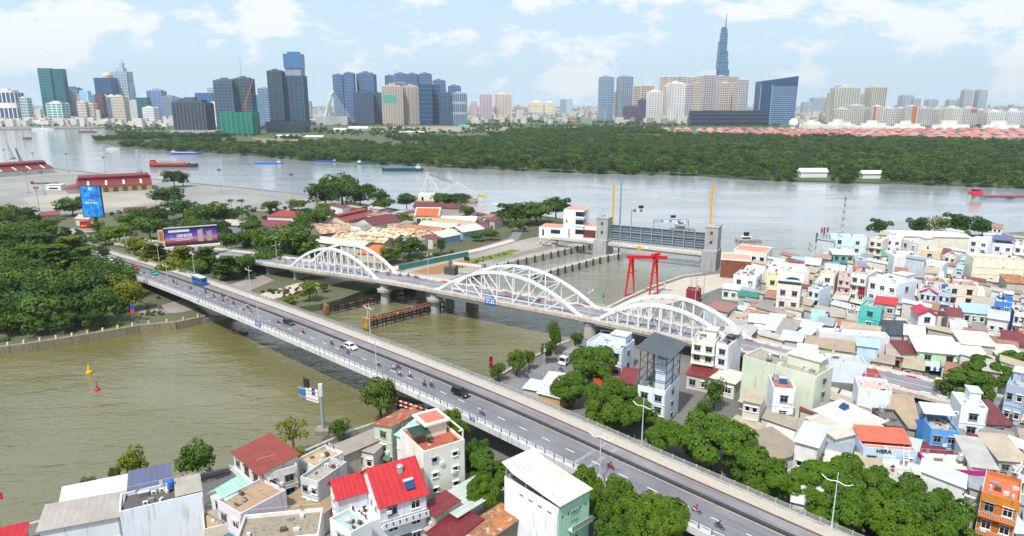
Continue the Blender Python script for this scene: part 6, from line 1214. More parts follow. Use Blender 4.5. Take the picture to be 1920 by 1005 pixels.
def HS(label, t, ax, ay, bx, by, depth, h, wall, roof='flat', rc='b5b0a6', wins='', extras='', short=None, name='house', z=2.5, cat='house', rk='tin', group=None, rise=None, wst='w', cz=2.4, win=1.0, floors=True):
    a, b_ = GT(t, ax, ay, z+h), GT(t, bx, by, z+h); d = b_-a; w = d.length; ang = math.atan2(d.y, d.x); n = Vector((-math.sin(ang), math.cos(ang), 0)); c = (a+b_)/2+n*depth/2
    r = root(name, label, cat, (c.x, c.y, z), ang, group); hd_ = depth/2; 
    if isinstance(wall, str) and name == 'house' and not any(q in label for q in ('bright', 'vivid', 'deep', 'turquoise', 'orange', 'dark', 'green', 'brown')): wall = '%02x%02x%02x' % tuple(int(int(wall[i:i+2], 16)*.72+.28*q) for i, q in ((0, 232), (2, 232), (4, 230)))
    FOOT.append((c.x, c.y, max(w, depth)*.5)); HLAB.append((c.x, c.y, label)); WM = M(wall, 'wall')
    short = short or ('the '+label)
    e = .45; rs = rise if rise is not None else .14*depth; m = MB()
    X0, X1, Y0, Y1 = -w/2, w/2, -hd_, hd_
    zc = {'shf': (0, 0, rs, rs), 'shb': (rs, rs, 0, 0), 'shl': (0, rs, rs, 0), 'shr': (rs, 0, 0, rs)}.get(roof)
    base4 = [(X0, Y0), (X1, Y0), (X1, Y1), (X0, Y1)]
    if roof in ('gx', 'gy'):
        rs = rise if rise is not None else .28*(depth if roof == 'gx' else w)
        v = [(x, y, 0) for x, y in base4]+[(x, y, h) for x, y in base4]
        if roof == 'gx': v += [(X0, 0, h+rs), (X1, 0, h+rs)]; f = [(0,1,5,4), (2,3,7,6), (1,2,6,9,5), (3,0,4,8,7)]
        else: v += [(0, Y0, h+rs), (0, Y1, h+rs)]; f = [(0,1,5,8,4), (2,3,7,9,6), (1,2,6,5), (3,0,4,7)]
        m.add(v, f)
    elif zc: m.add([(x, y, 0) for x, y in base4]+[(x, y, h+zz_) for (x, y), zz_ in zip(base4, zc)], [(0,1,5,4), (1,2,6,5), (2,3,7,6), (3,0,4,7), (4,5,6,7)])
    else: m.box(X0, X1, Y0, Y1, 0, h)
    m.build('wall', WM, r)
    RM = M(rc, rk)
    def sheet_(a_, b2_, c_, d_): return MB().tri_sheet(a_, b2_, c_, d_, .06, .5, .05).build('roof', RM, r)
    if roof == 'gx':
        k = e*rs/hd_
        for s_ in (-1, 1): sheet_((s_*(X0-e) if s_ > 0 else X1+e, s_*(Y0-e), h-k+.08), (X1+e if s_ > 0 else X0-e, s_*(Y0-e), h-k+.08), (X1+e if s_ > 0 else X0-e, 0, h+rs+.08), (X0-e if s_ > 0 else X1+e, 0, h+rs+.08))
    elif roof == 'gy':
        k = e*rs/(w/2); sheet_((X0-e, Y1+e, h-k+.08), (X0-e, Y0-e, h-k+.08), (0, Y0-e, h+rs+.08), (0, Y1+e, h+rs+.08)); sheet_((X1+e, Y0-e, h-k+.08), (X1+e, Y1+e, h-k+.08), (0, Y1+e, h+rs+.08), (0, Y0-e, h+rs+.08))
    elif zc:
        P = [(X0-e, Y0-e, h+zc[0]+.08), (X1+e, Y0-e, h+zc[1]+.08), (X1+e, Y1+e, h+zc[2]+.08), (X0-e, Y1+e, h+zc[3]+.08)]
        o_ = {'shf': 0, 'shr': 1, 'shb': 2, 'shl': 3}[roof]; P = P[o_:]+P[:o_]; sheet_(*P)
    if roof in ('flat', 'can', 'canb', 'stair'):
        MB().box(X0+.2, X1-.2, Y0+.2, Y1-.2, h, h+.06).build('roof_slab', M(rc if roof == 'flat' else 'a8a39a', 'concrete'), r)
        m = MB()
        for q in ((X0, X1, Y0, Y0+.2), (X0, X1, Y1-.2, Y1), (X0, X0+.2, Y0+.2, Y1-.2), (X1-.2, X1, Y0+.2, Y1-.2)): m.box(*q, h, h+(.75 if roof != 'can' else .9))
        m.build('parapet', WM, r)
    if roof in ('can', 'canb'):
        y0 = Y0-e if roof == 'can' else 0; pm_ = MB().box(-.07, .07, -.07, .07, h, h+cz).mesh('canopy_post', M('8e9294', 'steel'))
        for x in (X0+.2, X1-.2):
            for y in (y0+e+.2, Y1-.2): obj('canopy_post', pm_, r, (x, y, 0))
        MB().tri_sheet((X0-e, y0, h+cz), (X1+e, y0, h+cz), (X1+e, Y1+e, h+cz+.9), (X0-e, Y1+e, h+cz+.9), .06, .5, .05).build('canopy_roof', RM, r)
    if roof == 'stair' or 'stair' in extras:
        xx = X0+w*.15 if 'stairl' in extras or w < 4 else X1-w*.5
        MB().box(xx, xx+w*.42, 0, Y1-.3, h+.06, h+2.6).build('stair_house', WM, r); MB().box(xx-.3, xx+w*.42+.3, -.3, Y1-.1, h+2.6, h+2.8).build('stair_roof', M('c9c4ba', 'concrete'), r)
    if roof in ('flat', 'canb'):
        rc_ = random.Random(int(w*977+h*31)); m = MB()
        for i in range(rc_.randint(4, 9)):
            x, y = rc_.uniform(X0+.6, X1-.9), rc_.uniform(Y0+.5, Y1-.9); a_, b4 = rc_.uniform(.2, 1.1), rc_.uniform(.2, .8); m.box(x, x+a_, y, y+b4, h+.06, h+.06+rc_.uniform(.15, .8), rc_.randint(0, 2))
        m.tube((X0+.4, Y0+.5, h+.2), (X1-.4, Y0+.6, h+.2), .06, .06, 6, 1)
        for x in (X0+.4, X1-.4): m.tube((x, Y1-.4, h), (x, Y1-.4, h+1.9), .03, .03, 5, 1)
        m.tube((X0+.4, Y1-.4, h+1.85), (X1-.4, Y1-.4, h+1.8), .02, .02, 4, 1)
        for i in range(rc_.randint(0, 4)): x = rc_.uniform(X0+.6, X1-1.2); m.box(x, x+.55, Y1-.42, Y1-.38, h+1.0, h+1.8, rc_.randint(0, 3))
        tag(m.build('roof_clutter', [M('8a8782', 'plain'), M('c6c8c8', 'plain'), M('5d4a3e', 'plain'), M('9a4a52', 'plain')], r), kind='stuff')
    if wins and h > 5:
        rc_ = random.Random(int(w*77+h*131))
        for i in range(rc_.randint(0, 2)): o = obj('wall_air_conditioner', ACM, r, (rc_.uniform(X0+.6, X1-.6), Y0-.02, rc_.uniform(.35, .85)*h))
        if rc_.random() < .5: MB().tri_sheet((X0+.2, Y0-1.3, 2.5), (X1-.2, Y0-1.3, 2.5), (X1-.2, Y0-.02, 3.0), (X0+.2, Y0-.02, 3.0), .04, .5, .04).build('awning', M(rc_.choice(['8a3a38', '3f6f8a', 'b9b4a8', '4a7a5a', 'c9c9c6']), 'tin'), r)
    if h > 5: MB().tube((X1-.15, Y0-.06, .1), (X1-.15, Y0-.06, h-.1), .07, .07, 6).build('downpipe', M('a9aaa8', 'plain'), r)
    # windows
    tok = wins.split(); nf = max([int(q[1]) for q in tok if q[0] in 'FRL'] or [1]); fh = h/nf
    for q in tok:
        sd_, rows = q[0], int(q[1])
        if sd_ == 'B':
            for k in range(rows):
                zf = h-(k+1)*h/max(nf, rows)+.05
                if zf < 2: continue
                MB().box(X0+.1, X1-.1, Y0-1.0, Y0, zf-.15, zf).build('balcony_slab', WM, r); m = MB(); m.box(X0+.1, X1-.1, Y0-1.0, Y0-.95, zf+.9, zf+.97)
                for i in range(int(w/.35)+1): x = X0+.12+i*(w-.24)/max(1, int(w/.35)); m.box(x-.02, x+.02, Y0-1.0, Y0-.95, zf, zf+.9)
                m.build('balcony_rail', M('c9ccce', 'plain'), r)
            continue
        cols = int(q[3]); L_ = w if sd_ == 'F' else depth
        for k in range(rows):
            zf = h-(k+.5)*fh
            for i in range(cols):
                ww = min(1.7, L_/cols*.55)*win; hh = min(1.7, fh*.52)*win; x = -L_/2+L_*(i+.5)/cols; st = wst if (k+i) % 5 else 'd'
                me = win_mesh(ww, hh, st)
                if sd_ == 'F': obj('window', me, r, (x, Y0, zf), 0)
                elif sd_ == 'R': obj('window', me, r, (X1, x, zf), math.pi/2)
                else: obj('window', me, r, (X0, -x, zf), -math.pi/2)
    if floors and nf > 1 and tok:
        for k in range(1, nf): MB().box(X0-.05, X1+.05, Y0-.12, Y0+.02, h-k*fh-.12, h-k*fh+.1).build('floor_band', WM, r)
        if any(q[0] == 'F' for q in tok): MB().box(-w*.16, w*.16, Y0-.08, Y0+.02, 0, 2.4).build('door', M('4c4640', 'plain'), r)
    ztop = h+.06 if roof in ('flat', 'can', 'canb', 'stair') else h+rs
    slots = [(X0+w*.28, Y1-depth*.25), (X0+w*.62, Y1-depth*.3), (X0+w*.3, Y0+depth*.3), (X0+w*.75, Y0+depth*.3), (X0+w*.5, Y1-depth*.2)]; mt_ = Matrix.Rotation(ang, 4, 'Z'); i = 0
    for q in extras.split():
        if q.startswith('stair'): continue
        if q == 'acw': thing_on('ac', c+mt_ @ Vector((X0+w*.75, Y0-.02, h*.55))+Vector((0, 0, 0)), ang, 'the front of '+short); continue
        sx_, sy_ = slots[i % 5]; sn = ['back left', 'back right', 'front left', 'front right', 'back middle'][i % 5]; i += 1; wh = ('the %s roof corner of ' % sn if extras.count(q) > 1 else 'the roof of ')+short
        thing_on(q, Vector((c.x, c.y, z))+mt_.to_3x3() @ Vector((sx_, sy_, ztop)), ang, wh)
    r['w'] = w; return r
# ---- near left group (tile J, I, K)
r = HS('white villa with a bright red tiled gable roof in the foreground', 'J', 900, 790, 1235, 690, 11.5, 9.2, 'dcdcdf', 'gx', 'b5222a', 'F3x2', '', 'the red-roofed white villa', rk='tile', rise=4.2, name='villa')
w = r['w']; RT2 = M('b5222a', 'tile')
MB().box(-w/2-5.4, -w/2-.02, .8, 5.6, 0, 8.6).build('left_wing', M('d6d6da', 'wall'), r); m = MB(); m.tri_sheet((-w/2-5.9, .3, 8.6), (-w/2+.6, .3, 8.6), (-w/2+.6, 3.4, 11.2), (-w/2-5.9, 3.4, 11.2), .1, .4, .05); m.tri_sheet((-w/2+.6, 6.2, 8.6), (-w/2-5.9, 6.2, 8.6), (-w/2-5.9, 3.4, 11.2), (-w/2+.6, 3.4, 11.2), .1, .4, .05); m.build('wing_roof', RT2, r)
MB().box(-w/2-3.4, -w/2-.02, -5.6, .7, 0, 5.8).build('terrace_block', M('dcdce0', 'wall'), r); m = MB(); m.box(-w/2-3.4, -w/2-3.2, -5.6, .7, 5.8, 6.8); m.box(-w/2-3.2, -w/2, -5.6, -5.4, 5.8, 6.8); m.build('terrace_parapet', M('dcdce0', 'wall'), r)
for i in range(7): obj('baluster_slot', MB().box(-.1, .1, -.04, .03, 0, .6).mesh('baluster_slot', M('4c4c50', 'plain')), r, (-w/2+.6+i*(w-1.2)/6, -6.78, 5.6))
MB().box(-w/2, w/2, -6.75, -5.75, 5.1, 5.3).build('balcony_slab', M('dcdcdf', 'wall'), r); MB().box(-w/2, w/2, -6.75, -6.6, 5.3, 6.3).build('balcony_wall', M('d9d9de', 'wall'), r)
for k in range(2): obj('window', win_mesh(1.2, 1.7, 'w'), r, (-w/2-5.4, 3.2, 7-3.2*k), -math.pi/2)
for k in range(2): obj('window', win_mesh(1.3, 1.6, 'g'), r, (-w/2-3.4, -2.4, 4.2-2.6*k), -math.pi/2)
for k in range(2): obj('window', win_mesh(1.1, 1.8, 'w'), r, (-w/2, -3.4+2.4*k, 7.4), -math.pi/2)
cN = Vector(r.location); mz = Matrix.Rotation(r.rotation_euler.z, 3, 'Z')
thing_on('tank', cN+mz @ Vector((w*.12, -1.6, 11.2)), 0, 'the red tiled roof of the white villa'); thing_on('solar', cN+mz @ Vector((w*.20, -3.6, 10.3)), r.rotation_euler.z, 'the red tiled roof of the white villa')
for k, (x, y) in enumerate(((-w/2-2.6, -4.6), (-w/2-2.2, -2.2), (-w/2-1.2, -1))): thing_on('plant', cN+mz @ Vector((x, y, 5.82)), 0, ['the outer corner', 'the middle', 'the inner corner'][k]+' of the white villa terrace')
r = HS('cream four-storey house with white window hoods right behind the red-roofed villa', 'J', 1215, 420, 1512, 330, 10.5, 12.5, 'e0dfd0', 'flat', 'a4563f', 'F4x2 L4x0', 'ac htank plant', 'the cream four-storey house', rise=0, win=.62, floors=False)
w = r['w']; MB().box(-w*.1, w*.38, .2, 5, 12.56, 15.2).build('stair_house', M('e2dccb', 'wall'), r); MB().box(-w*.18, w*.46, -.4, 5.4, 15.2, 15.6).build('stair_roof', M('e2e0da', 'wall'), r); MB().box(-w*.1, w*.38, .3, 4.6, 15.6, 15.66).build('roof_slab', M('c97060', 'concrete'), r)
for x, y in ((w/2-.2, -4.9), (w/2-.2, 4.6)): MB().box(x-.12, x+.12, y-.12, y+.12, 12.5, 15.0).build('frame_post', M('e2dfd6', 'wall'), r)
MB().box(w/2-.32, w/2-.08, -5.02, 4.72, 15.0, 15.2).build('frame_beam', M('e2dfd6', 'wall'), r); MB().box(w*.38, w/2-.32, -5.02, -4.78, 15.0, 15.2).build('frame_beam', M('e2dfd6', 'wall'), r)
MB().tri_sheet((-w/2-.2, -1.6, 14.4), (-w*.1, -1.6, 14.4), (-w*.1, 1.6, 15.0), (-w/2-.2, 1.6, 15.0), .05, .4, .04).build('green_awning', M('1f3f38', 'tin'), r)
HS('pale green walled house with a rusty red tiled roof by the underpass', 'J', 855, 196, 985, 245, 8.5, 9, 'b9c4b0', 'shl', '96402f', 'F3x1', '', rk='rust', rise=1.2); HS('narrow house with a mint metal roof beside the rusty red roof', 'J', 1018, 272, 1130, 322, 8.5, 8.8, 'd8dcd8', 'shf', '9fcfc0', 'F3x1', 'plant', rise=2.2)
HS('old white house with a red metal roof and stained walls by the canal', 'Z', 437, 848, 487, 889, 7.6, 9.5, 'c9c6c0', 'shf', '8c3a30', 'F3x3 R3x1 B1', '', rise=1.0, rk='tin', wst='b'); HS('stained white block with yellow patches attached to the old red-roofed house', 'J', 42, 590, 300, 515, 4.6, 8.4, 'd2cfc8', 'flat', '9a958a', 'F3x2', 'plant', wst='d')
HS('lilac house with a tan terrace and a mint gable', 'I', 1575, 770, 1745, 872, 9, 7.5, 'cfc3d2', 'flat', 'a68a72', 'F2x2', ''); HS('small mint-trimmed gabled house behind the lilac one', 'I', 1520, 690, 1640, 735, 5, 7.8, 'c9e0d6', 'gy', 'a9d2c2', 'F2x1', '')
HS('long grey-brown tin-roofed shed by the promenade', 'J', 355, 440, 435, 505, 17, 5, 'b5aea2', 'shf', '9c9084', 'F1x2', '', rise=.8); HS('low tan-roofed shed between the old white house and the villa', 'J', 122, 812, 395, 912, 9, 4.2, 'c2b5a4', 'shf', 'a08a70', 'F1x3', '', rise=.4); HS('grey concrete box house left of the red-roofed villa', 'J', 322, 600, 450, 640, 8, 8, 'b4b8bc', 'flat', '9d998f', 'F3x2', 'ac'); HS('tan-roofed white house behind the grey box house', 'J', 300, 470, 430, 530, 7, 7, 'd6d4ce', 'flat', 'ae977c', 'F2x1', '')
HS('flat-roofed white house with a stained roof at the bottom edge', 'J', -150, 1085, 455, 1022, 7.5, 8, 'dedcd6', 'flat', '8f8474', 'F3x4', ''); HS('small white stepped house right of the stained flat roof', 'J', 535, 905, 690, 1010, 4, 9, 'e0e2e2', 'flat', '9fb8b0', 'F3x1', ''); HS('tin shed with mint, rust and white sheets right of the villa', 'J', 1285, 752, 1462, 862, 11, 5, '8d8478', 'shf', 'bcc6c0', 'F1x2', '', rise=.5); HS('rusty orange tin roof at the bottom edge right of the villa', 'J', 1450, 990, 1600, 1085, 11, 4, '7d7468', 'shf', 'a5673f', 'F1x2', '', rk='rust', rise=.5)
HS('small maroon roofed lean-to beside the villa', 'J', 1205, 790, 1300, 860, 5, 5.5, 'a89f98', 'shf', '7a2a2e', 'F1x1', '', rise=.8); HS('maroon roofed shed in front of the villa at the bottom edge', 'J', 1245, 985, 1400, 1070, 8, 4, '8d8078', 'shf', '74262b', 'F1x2', '', rise=.6); HS('white promenade kiosk beside the leafy tree', 'J', 720, 372, 850, 402, 7, 5, 'd0ccc8', 'shf', 'aaa296', 'F1x2', '', rise=.5)
r = HS('white house with a mint gable wall and a sweeping white canopy roof', 'K', -55, 600, 338, 838, 7.4, 10.5, 'e3e6ec', 'flat', '8a8078', 'F3x0 R3x1', 'ac', 'the white house with the sweeping canopy', wst='g', floors=False); w = r['w']
m = MB(); m.tri_sheet((w/2+.6, -4.0, 12.0), (w/2+.6, 4.0, 12.0), (-w*.32, 4.0, 13.0), (-w*.32, -4.0, 13.0), .08, .5, .05); m.tri_sheet((-w*.32, -4.0, 13.02), (-w*.32, 4.0, 13.02), (-w/2-.4, 4.0, 14.0), (-w/2-.4, -4.0, 14.0), .08, .5, .05); m.build('canopy_roof', M('d0cec6', 'tin'), r)
for x in (-w/2+.3, -w*.1, w*.2, w/2-.3):
    for y in (-3.5, 3.5): MB().box(x-.08, x+.08, y-.08, y+.08, 10.5, 12.1 if x > 0 else 12.9).build('canopy_post', M('9aa0a0', 'steel'), r)
MB().box(w/2-.02, w/2+.06, -3.72, 3.72, 0, 11.3).build('mint_wall', M('a3cdb4', 'wall'), r); MB().box(w/2+.06, w/2+1.1, -1.5, 3.6, 6.3, 6.5).build('balcony_slab', M('a9d2ba', 'wall'), r); MB().box(w/2+1.0, w/2+1.1, -1.5, 3.6, 6.5, 7.4).build('balcony_rail', M('8b8f88', 'steel'), r)
for i in range(5): MB().box(w/2+.06, w/2+.1, -3+i*1.4, -2.7+i*1.4, 9.2, 9.6).build('vent', M('3c4440', 'plain'), r)
for i in range(4): MB().box(-w*.2+i*w*.17, -w*.2+i*w*.17+.9, -3.76, -3.68, 9.5, 9.7).build('vent', M('50565c', 'plain'), r)
# tile I: bottom left compound
HS('white compound house at the bottom left with a ribbed grey side roof', 'I', 285, 968, 862, 862, 5.6, 7.5, 'd2d8dc', 'shf', 'a79f98', 'F2x0', '', 'the compound house with the ribbed grey roof', rise=1.2); r = HS('large blank white block at the bottom left with a cluttered dark roof terrace', 'I', 868, 858, 1472, 715, 6.2, 8, 'dfe4ec', 'flat', '5a5654', '', 'htank blue ac ac ac', 'the large blank white block'); w = r['w']
MB().tri_sheet((w*.16, -3, 9.0), (w/2, -3, 9.0), (w/2, 3, 9.4), (w*.16, 3, 9.4), .06, .5, .05).build('side_roof', M('a9a298', 'tin'), r)
for k, (x, y) in enumerate(((-w*.1, 1.6), (-w*.02, -1.6), (w*.05, .8))): thing_on('ac', Vector(r.location)+Matrix.Rotation(r.rotation_euler.z, 3, 'Z') @ Vector((x, y, 8.1)), r.rotation_euler.z+k, ['the left side', 'the middle', 'the right side']  [k]+' of the cluttered dark roof terrace')
HS('long white-roofed house along the promenade at the bottom left', 'I', 445, 775, 938, 672, 4.6, 6.5, 'c9dedd', 'shf', 'd5d8dc', 'F2x3', '', rise=.7); HS('house with a slate-blue metal roof at the promenade', 'I', 940, 672, 1222, 614, 5.0, 6.8, 'd0d2d6', 'shf', '5d6282', 'F2x2', '', rise=1.0); HS('low grey tin shed between the blank white block and the lilac house', 'I', 1468, 800, 1600, 880, 7, 4.5, 'a89f92', 'shf', 'aaa294', 'F1x1', '', rise=.5); HS('tan walled yard house at the bottom edge beside the lilac house', 'I', 1480, 985, 1700, 930, 6, 4, 'd3bfa2', 'flat', 'a9957c', '', ''); HS('red awning stall at the bottom left corner', 'I', -30, 1045, 172, 1000, 3, 3.2, 'a8a29a', 'shf', 'b51c28', '', '', rise=.5, name='stall', cat='stall')
# tile G
HS('pale blue two-storey building in front of the right arch', 'G', 540, 560, 800, 612, 9, 8, 'c3d7ea', 'flat', 'b5b9bc', 'F2x3 R2x1', 'stair', wst='g')
r = HS('white three-storey house topped by a dark steel frame and slate canopy', 'G', 912, 878, 1112, 922, 11, 9, 'e2e5ec', 'flat', '6f8a7c', 'F3x2 R3x1', 'plant plant plant', 'the white house with the steel frame', wst='d'); w = r['w']
SF = M('4a4d52', 'steel'); HT = 9.3
for x in (-w/2+.2, 0, w/2-.2):
    for y in (-5.2, 0, 5.2): MB().box(x-.09, x+.09, y-.09, y+.09, 9, 9+HT).build('frame_post', SF, r)
for z in (11.3, 13.6, 15.9):
    for y in (-5.2, 5.2): MB().box(-w/2+.2, w/2-.2, y-.06, y+.06, z-.06, z+.06).build('frame_beam', SF, r)
    for x in (-w/2+.2, w/2-.2): MB().box(x-.06, x+.06, -5.1, 5.1, z-.06, z+.06).build('frame_beam', SF, r)
for k in range(3): MB().bar((-w/2+.2, -5.2, 9+k*2.3), (0, -5.2, 11.3+k*2.3), .1).build('frame_brace', SF, r); MB().bar((-w/2+.2, 5.2, 9+k*2.3), (-w/2+.2, 0, 11.3+k*2.3), .1).build('frame_brace', SF, r)
MB().tri_sheet((w/2+1.2, -6.6, 9+HT-.2), (w/2+1.2, 6.2, 9+HT-.2), (-w/2-.6, 6.2, 9+HT+1.2), (-w/2-.6, -6.6, 9+HT+1.2), .1, .5, .05).build('slate_canopy', M('4e555c', 'tin'), r); MB().box(w*.02, w*.42, -3.6, 3, 9.06, 16.6).build('inner_block', M('cfd9e6', 'wall'), r); MB().box(-w/2-.5, -w/2-.25, 5.2, 5.5, 0, 9+HT).build('side_mast', M('cfd2d4', 'plain'), r)
HS('cream narrow house beside the end of the right arch', 'G', 1305, 545, 1472, 570, 8, 11.5, 'e3dfcc', 'flat', 'b9b4a8', 'F4x2 B2', 'htank stair', 'the cream narrow house', wst='d'); HS('white four-storey house with a grey roof lean-to beside the arch end', 'G', 1480, 570, 1572, 590, 10, 11.5, 'e6e9ef', 'canb', 'b9b9b6', 'F4x1', 'htank acw', 'the white four-storey house', wst='d')
HS('grey metal-walled shed with a red and white roof behind the right arch', 'G', 1405, 300, 1562, 330, 9, 5.5, '9aa3ac', 'shf', '9a6a62', '', '', rise=.4); HS('white shed with a red-streaked tin roof beside the big pale green wall', 'G', 1445, 805, 1612, 850, 7, 4.4, 'dcdad0', 'shf', 'd6d2c4', 'F1x2', '', rise=.6); HS('maroon roofed low house beside the steel-frame house', 'G', 1268, 775, 1440, 812, 7, 4.2, 'b9aaa2', 'shf', '7c2b30', 'F1x2', '', rise=1); HS('maroon roofed shed left of the steel-frame house', 'G', 775, 838, 880, 852, 8, 4.2, 'a9a098', 'shf', '7c2b30', '', '', rise=1)
HS('orange tarpaulin shelter behind the leafy tree', 'G', 600, 858, 775, 868, 5, 3.2, '8d6a50', 'shf', 'b04a22', '', '', rise=.5, name='shelter', cat='shelter'); HS('white awning stall beside the lane', 'G', 215, 850, 345, 870, 7, 3.4, 'c9c4b8', 'shf', 'd9d6cc', '', '', rise=.7, name='stall', cat='stall'); HS('mint-roofed stall beside the lane with orange signs', 'G', 190, 915, 345, 955, 6, 3.6, 'c7a070', 'shf', 'c6dcc8', '', '', rise=.5, name='stall', cat='stall'); HS('white small stall at the lane corner next to the bridge rail', 'G', 85, 880, 190, 900, 5, 3.2, 'b9b9b4', 'shf', 'd0d4d2', '', '', rise=.5, name='stall', cat='stall')
HS('white flat-roofed house on the quay above the grey shed', 'G', 1605, 70, 1772, 92, 10, 7.5, 'dde6ea', 'flat', 'b9b9b4', 'F2x2 R2x1', 'htank tank', 'the white quay house'); HS('low white shed below the quay house', 'G', 1525, 158, 1690, 178, 7, 4.2, 'd6d6d4', 'shf', 'cdd0d2', 'F1x3', '', rise=.4); HS('small house under a bright green net roof', 'G', 1640, 212, 1780, 225, 6, 4, 'a8b0a8', 'shf', '1f7a68', '', '', rise=.3, name='shelter', cat='shelter'); HS('tan flat roof shed right of the grey metal shed', 'G', 1565, 385, 1735, 410, 9, 4, 'b7b3ab', 'flat', 'a89a84', '', ''); HS('white carport shed near the end of the arch bridge', 'G', 1720, 400, 1860, 415, 8, 4.5, 'c3c8cc', 'shf', 'dbe2e2', '', '', rise=.5); HS('white awning shed in front of the carport', 'G', 1725, 470, 1850, 492, 7, 4, 'b4bac0', 'shf', 'd8dcde', '', '', rise=.5); HS('small dark red container hut on the quay', 'G', 1262, 180, 1360, 190, 5, 4.5, '8a2b34', 'flat', '9a5a5a', '', '', name='hut', cat='hut'); HS('green-walled small house below the quay house', 'G', 1690, 20, 1840, 40, 8, 5.5, 'c9d2cc', 'gx', 'cfe0da', 'F2x2', '', rise=1)
HS('large pale green blank-walled building with a blue awning on its roof', 'Z', 1393, 672, 1531, 712, 9, 13.5, 'ccd3be', 'flat', '9a948a', 'R4x1', 'htank solar tank stair', 'the large pale green building', wst='d', floors=False)
# ---- tile H: houses behind and beside the approach road
r = HS('pink four-storey house with a white vaulted roof terrace', 'H', 68, 140, 240, 158, 9, 12.5, 'e6cfcb', 'can', 'd9dde2', 'F3x2 R3x3', '', 'the pink four-storey house', wst='d', cz=2.2); w = r['w']
m = MB(); n_ = 8
for i in range(n_): a0, a1 = math.pi*i/n_, math.pi*(i+1)/n_; m.hexa([(w*.12-w*.3*math.cos(a0), -3.5, 15.0+w*.12*math.sin(a0)), (w*.12-w*.3*math.cos(a1), -3.5, 15.0+w*.12*math.sin(a1)), (w*.12-w*.3*math.cos(a1), 3.5, 15.0+w*.12*math.sin(a1)), (w*.12-w*.3*math.cos(a0), 3.5, 15.0+w*.12*math.sin(a0))], [(w*.12-w*.3*math.cos(a0), -3.5, 15.1+w*.12*math.sin(a0)), (w*.12-w*.3*math.cos(a1), -3.5, 15.1+w*.12*math.sin(a1)), (w*.12-w*.3*math.cos(a1), 3.5, 15.1+w*.12*math.sin(a1)), (w*.12-w*.3*math.cos(a0), 3.5, 15.1+w*.12*math.sin(a0))])
m.build('vault', M('cdd6e0', 'tin'), r)
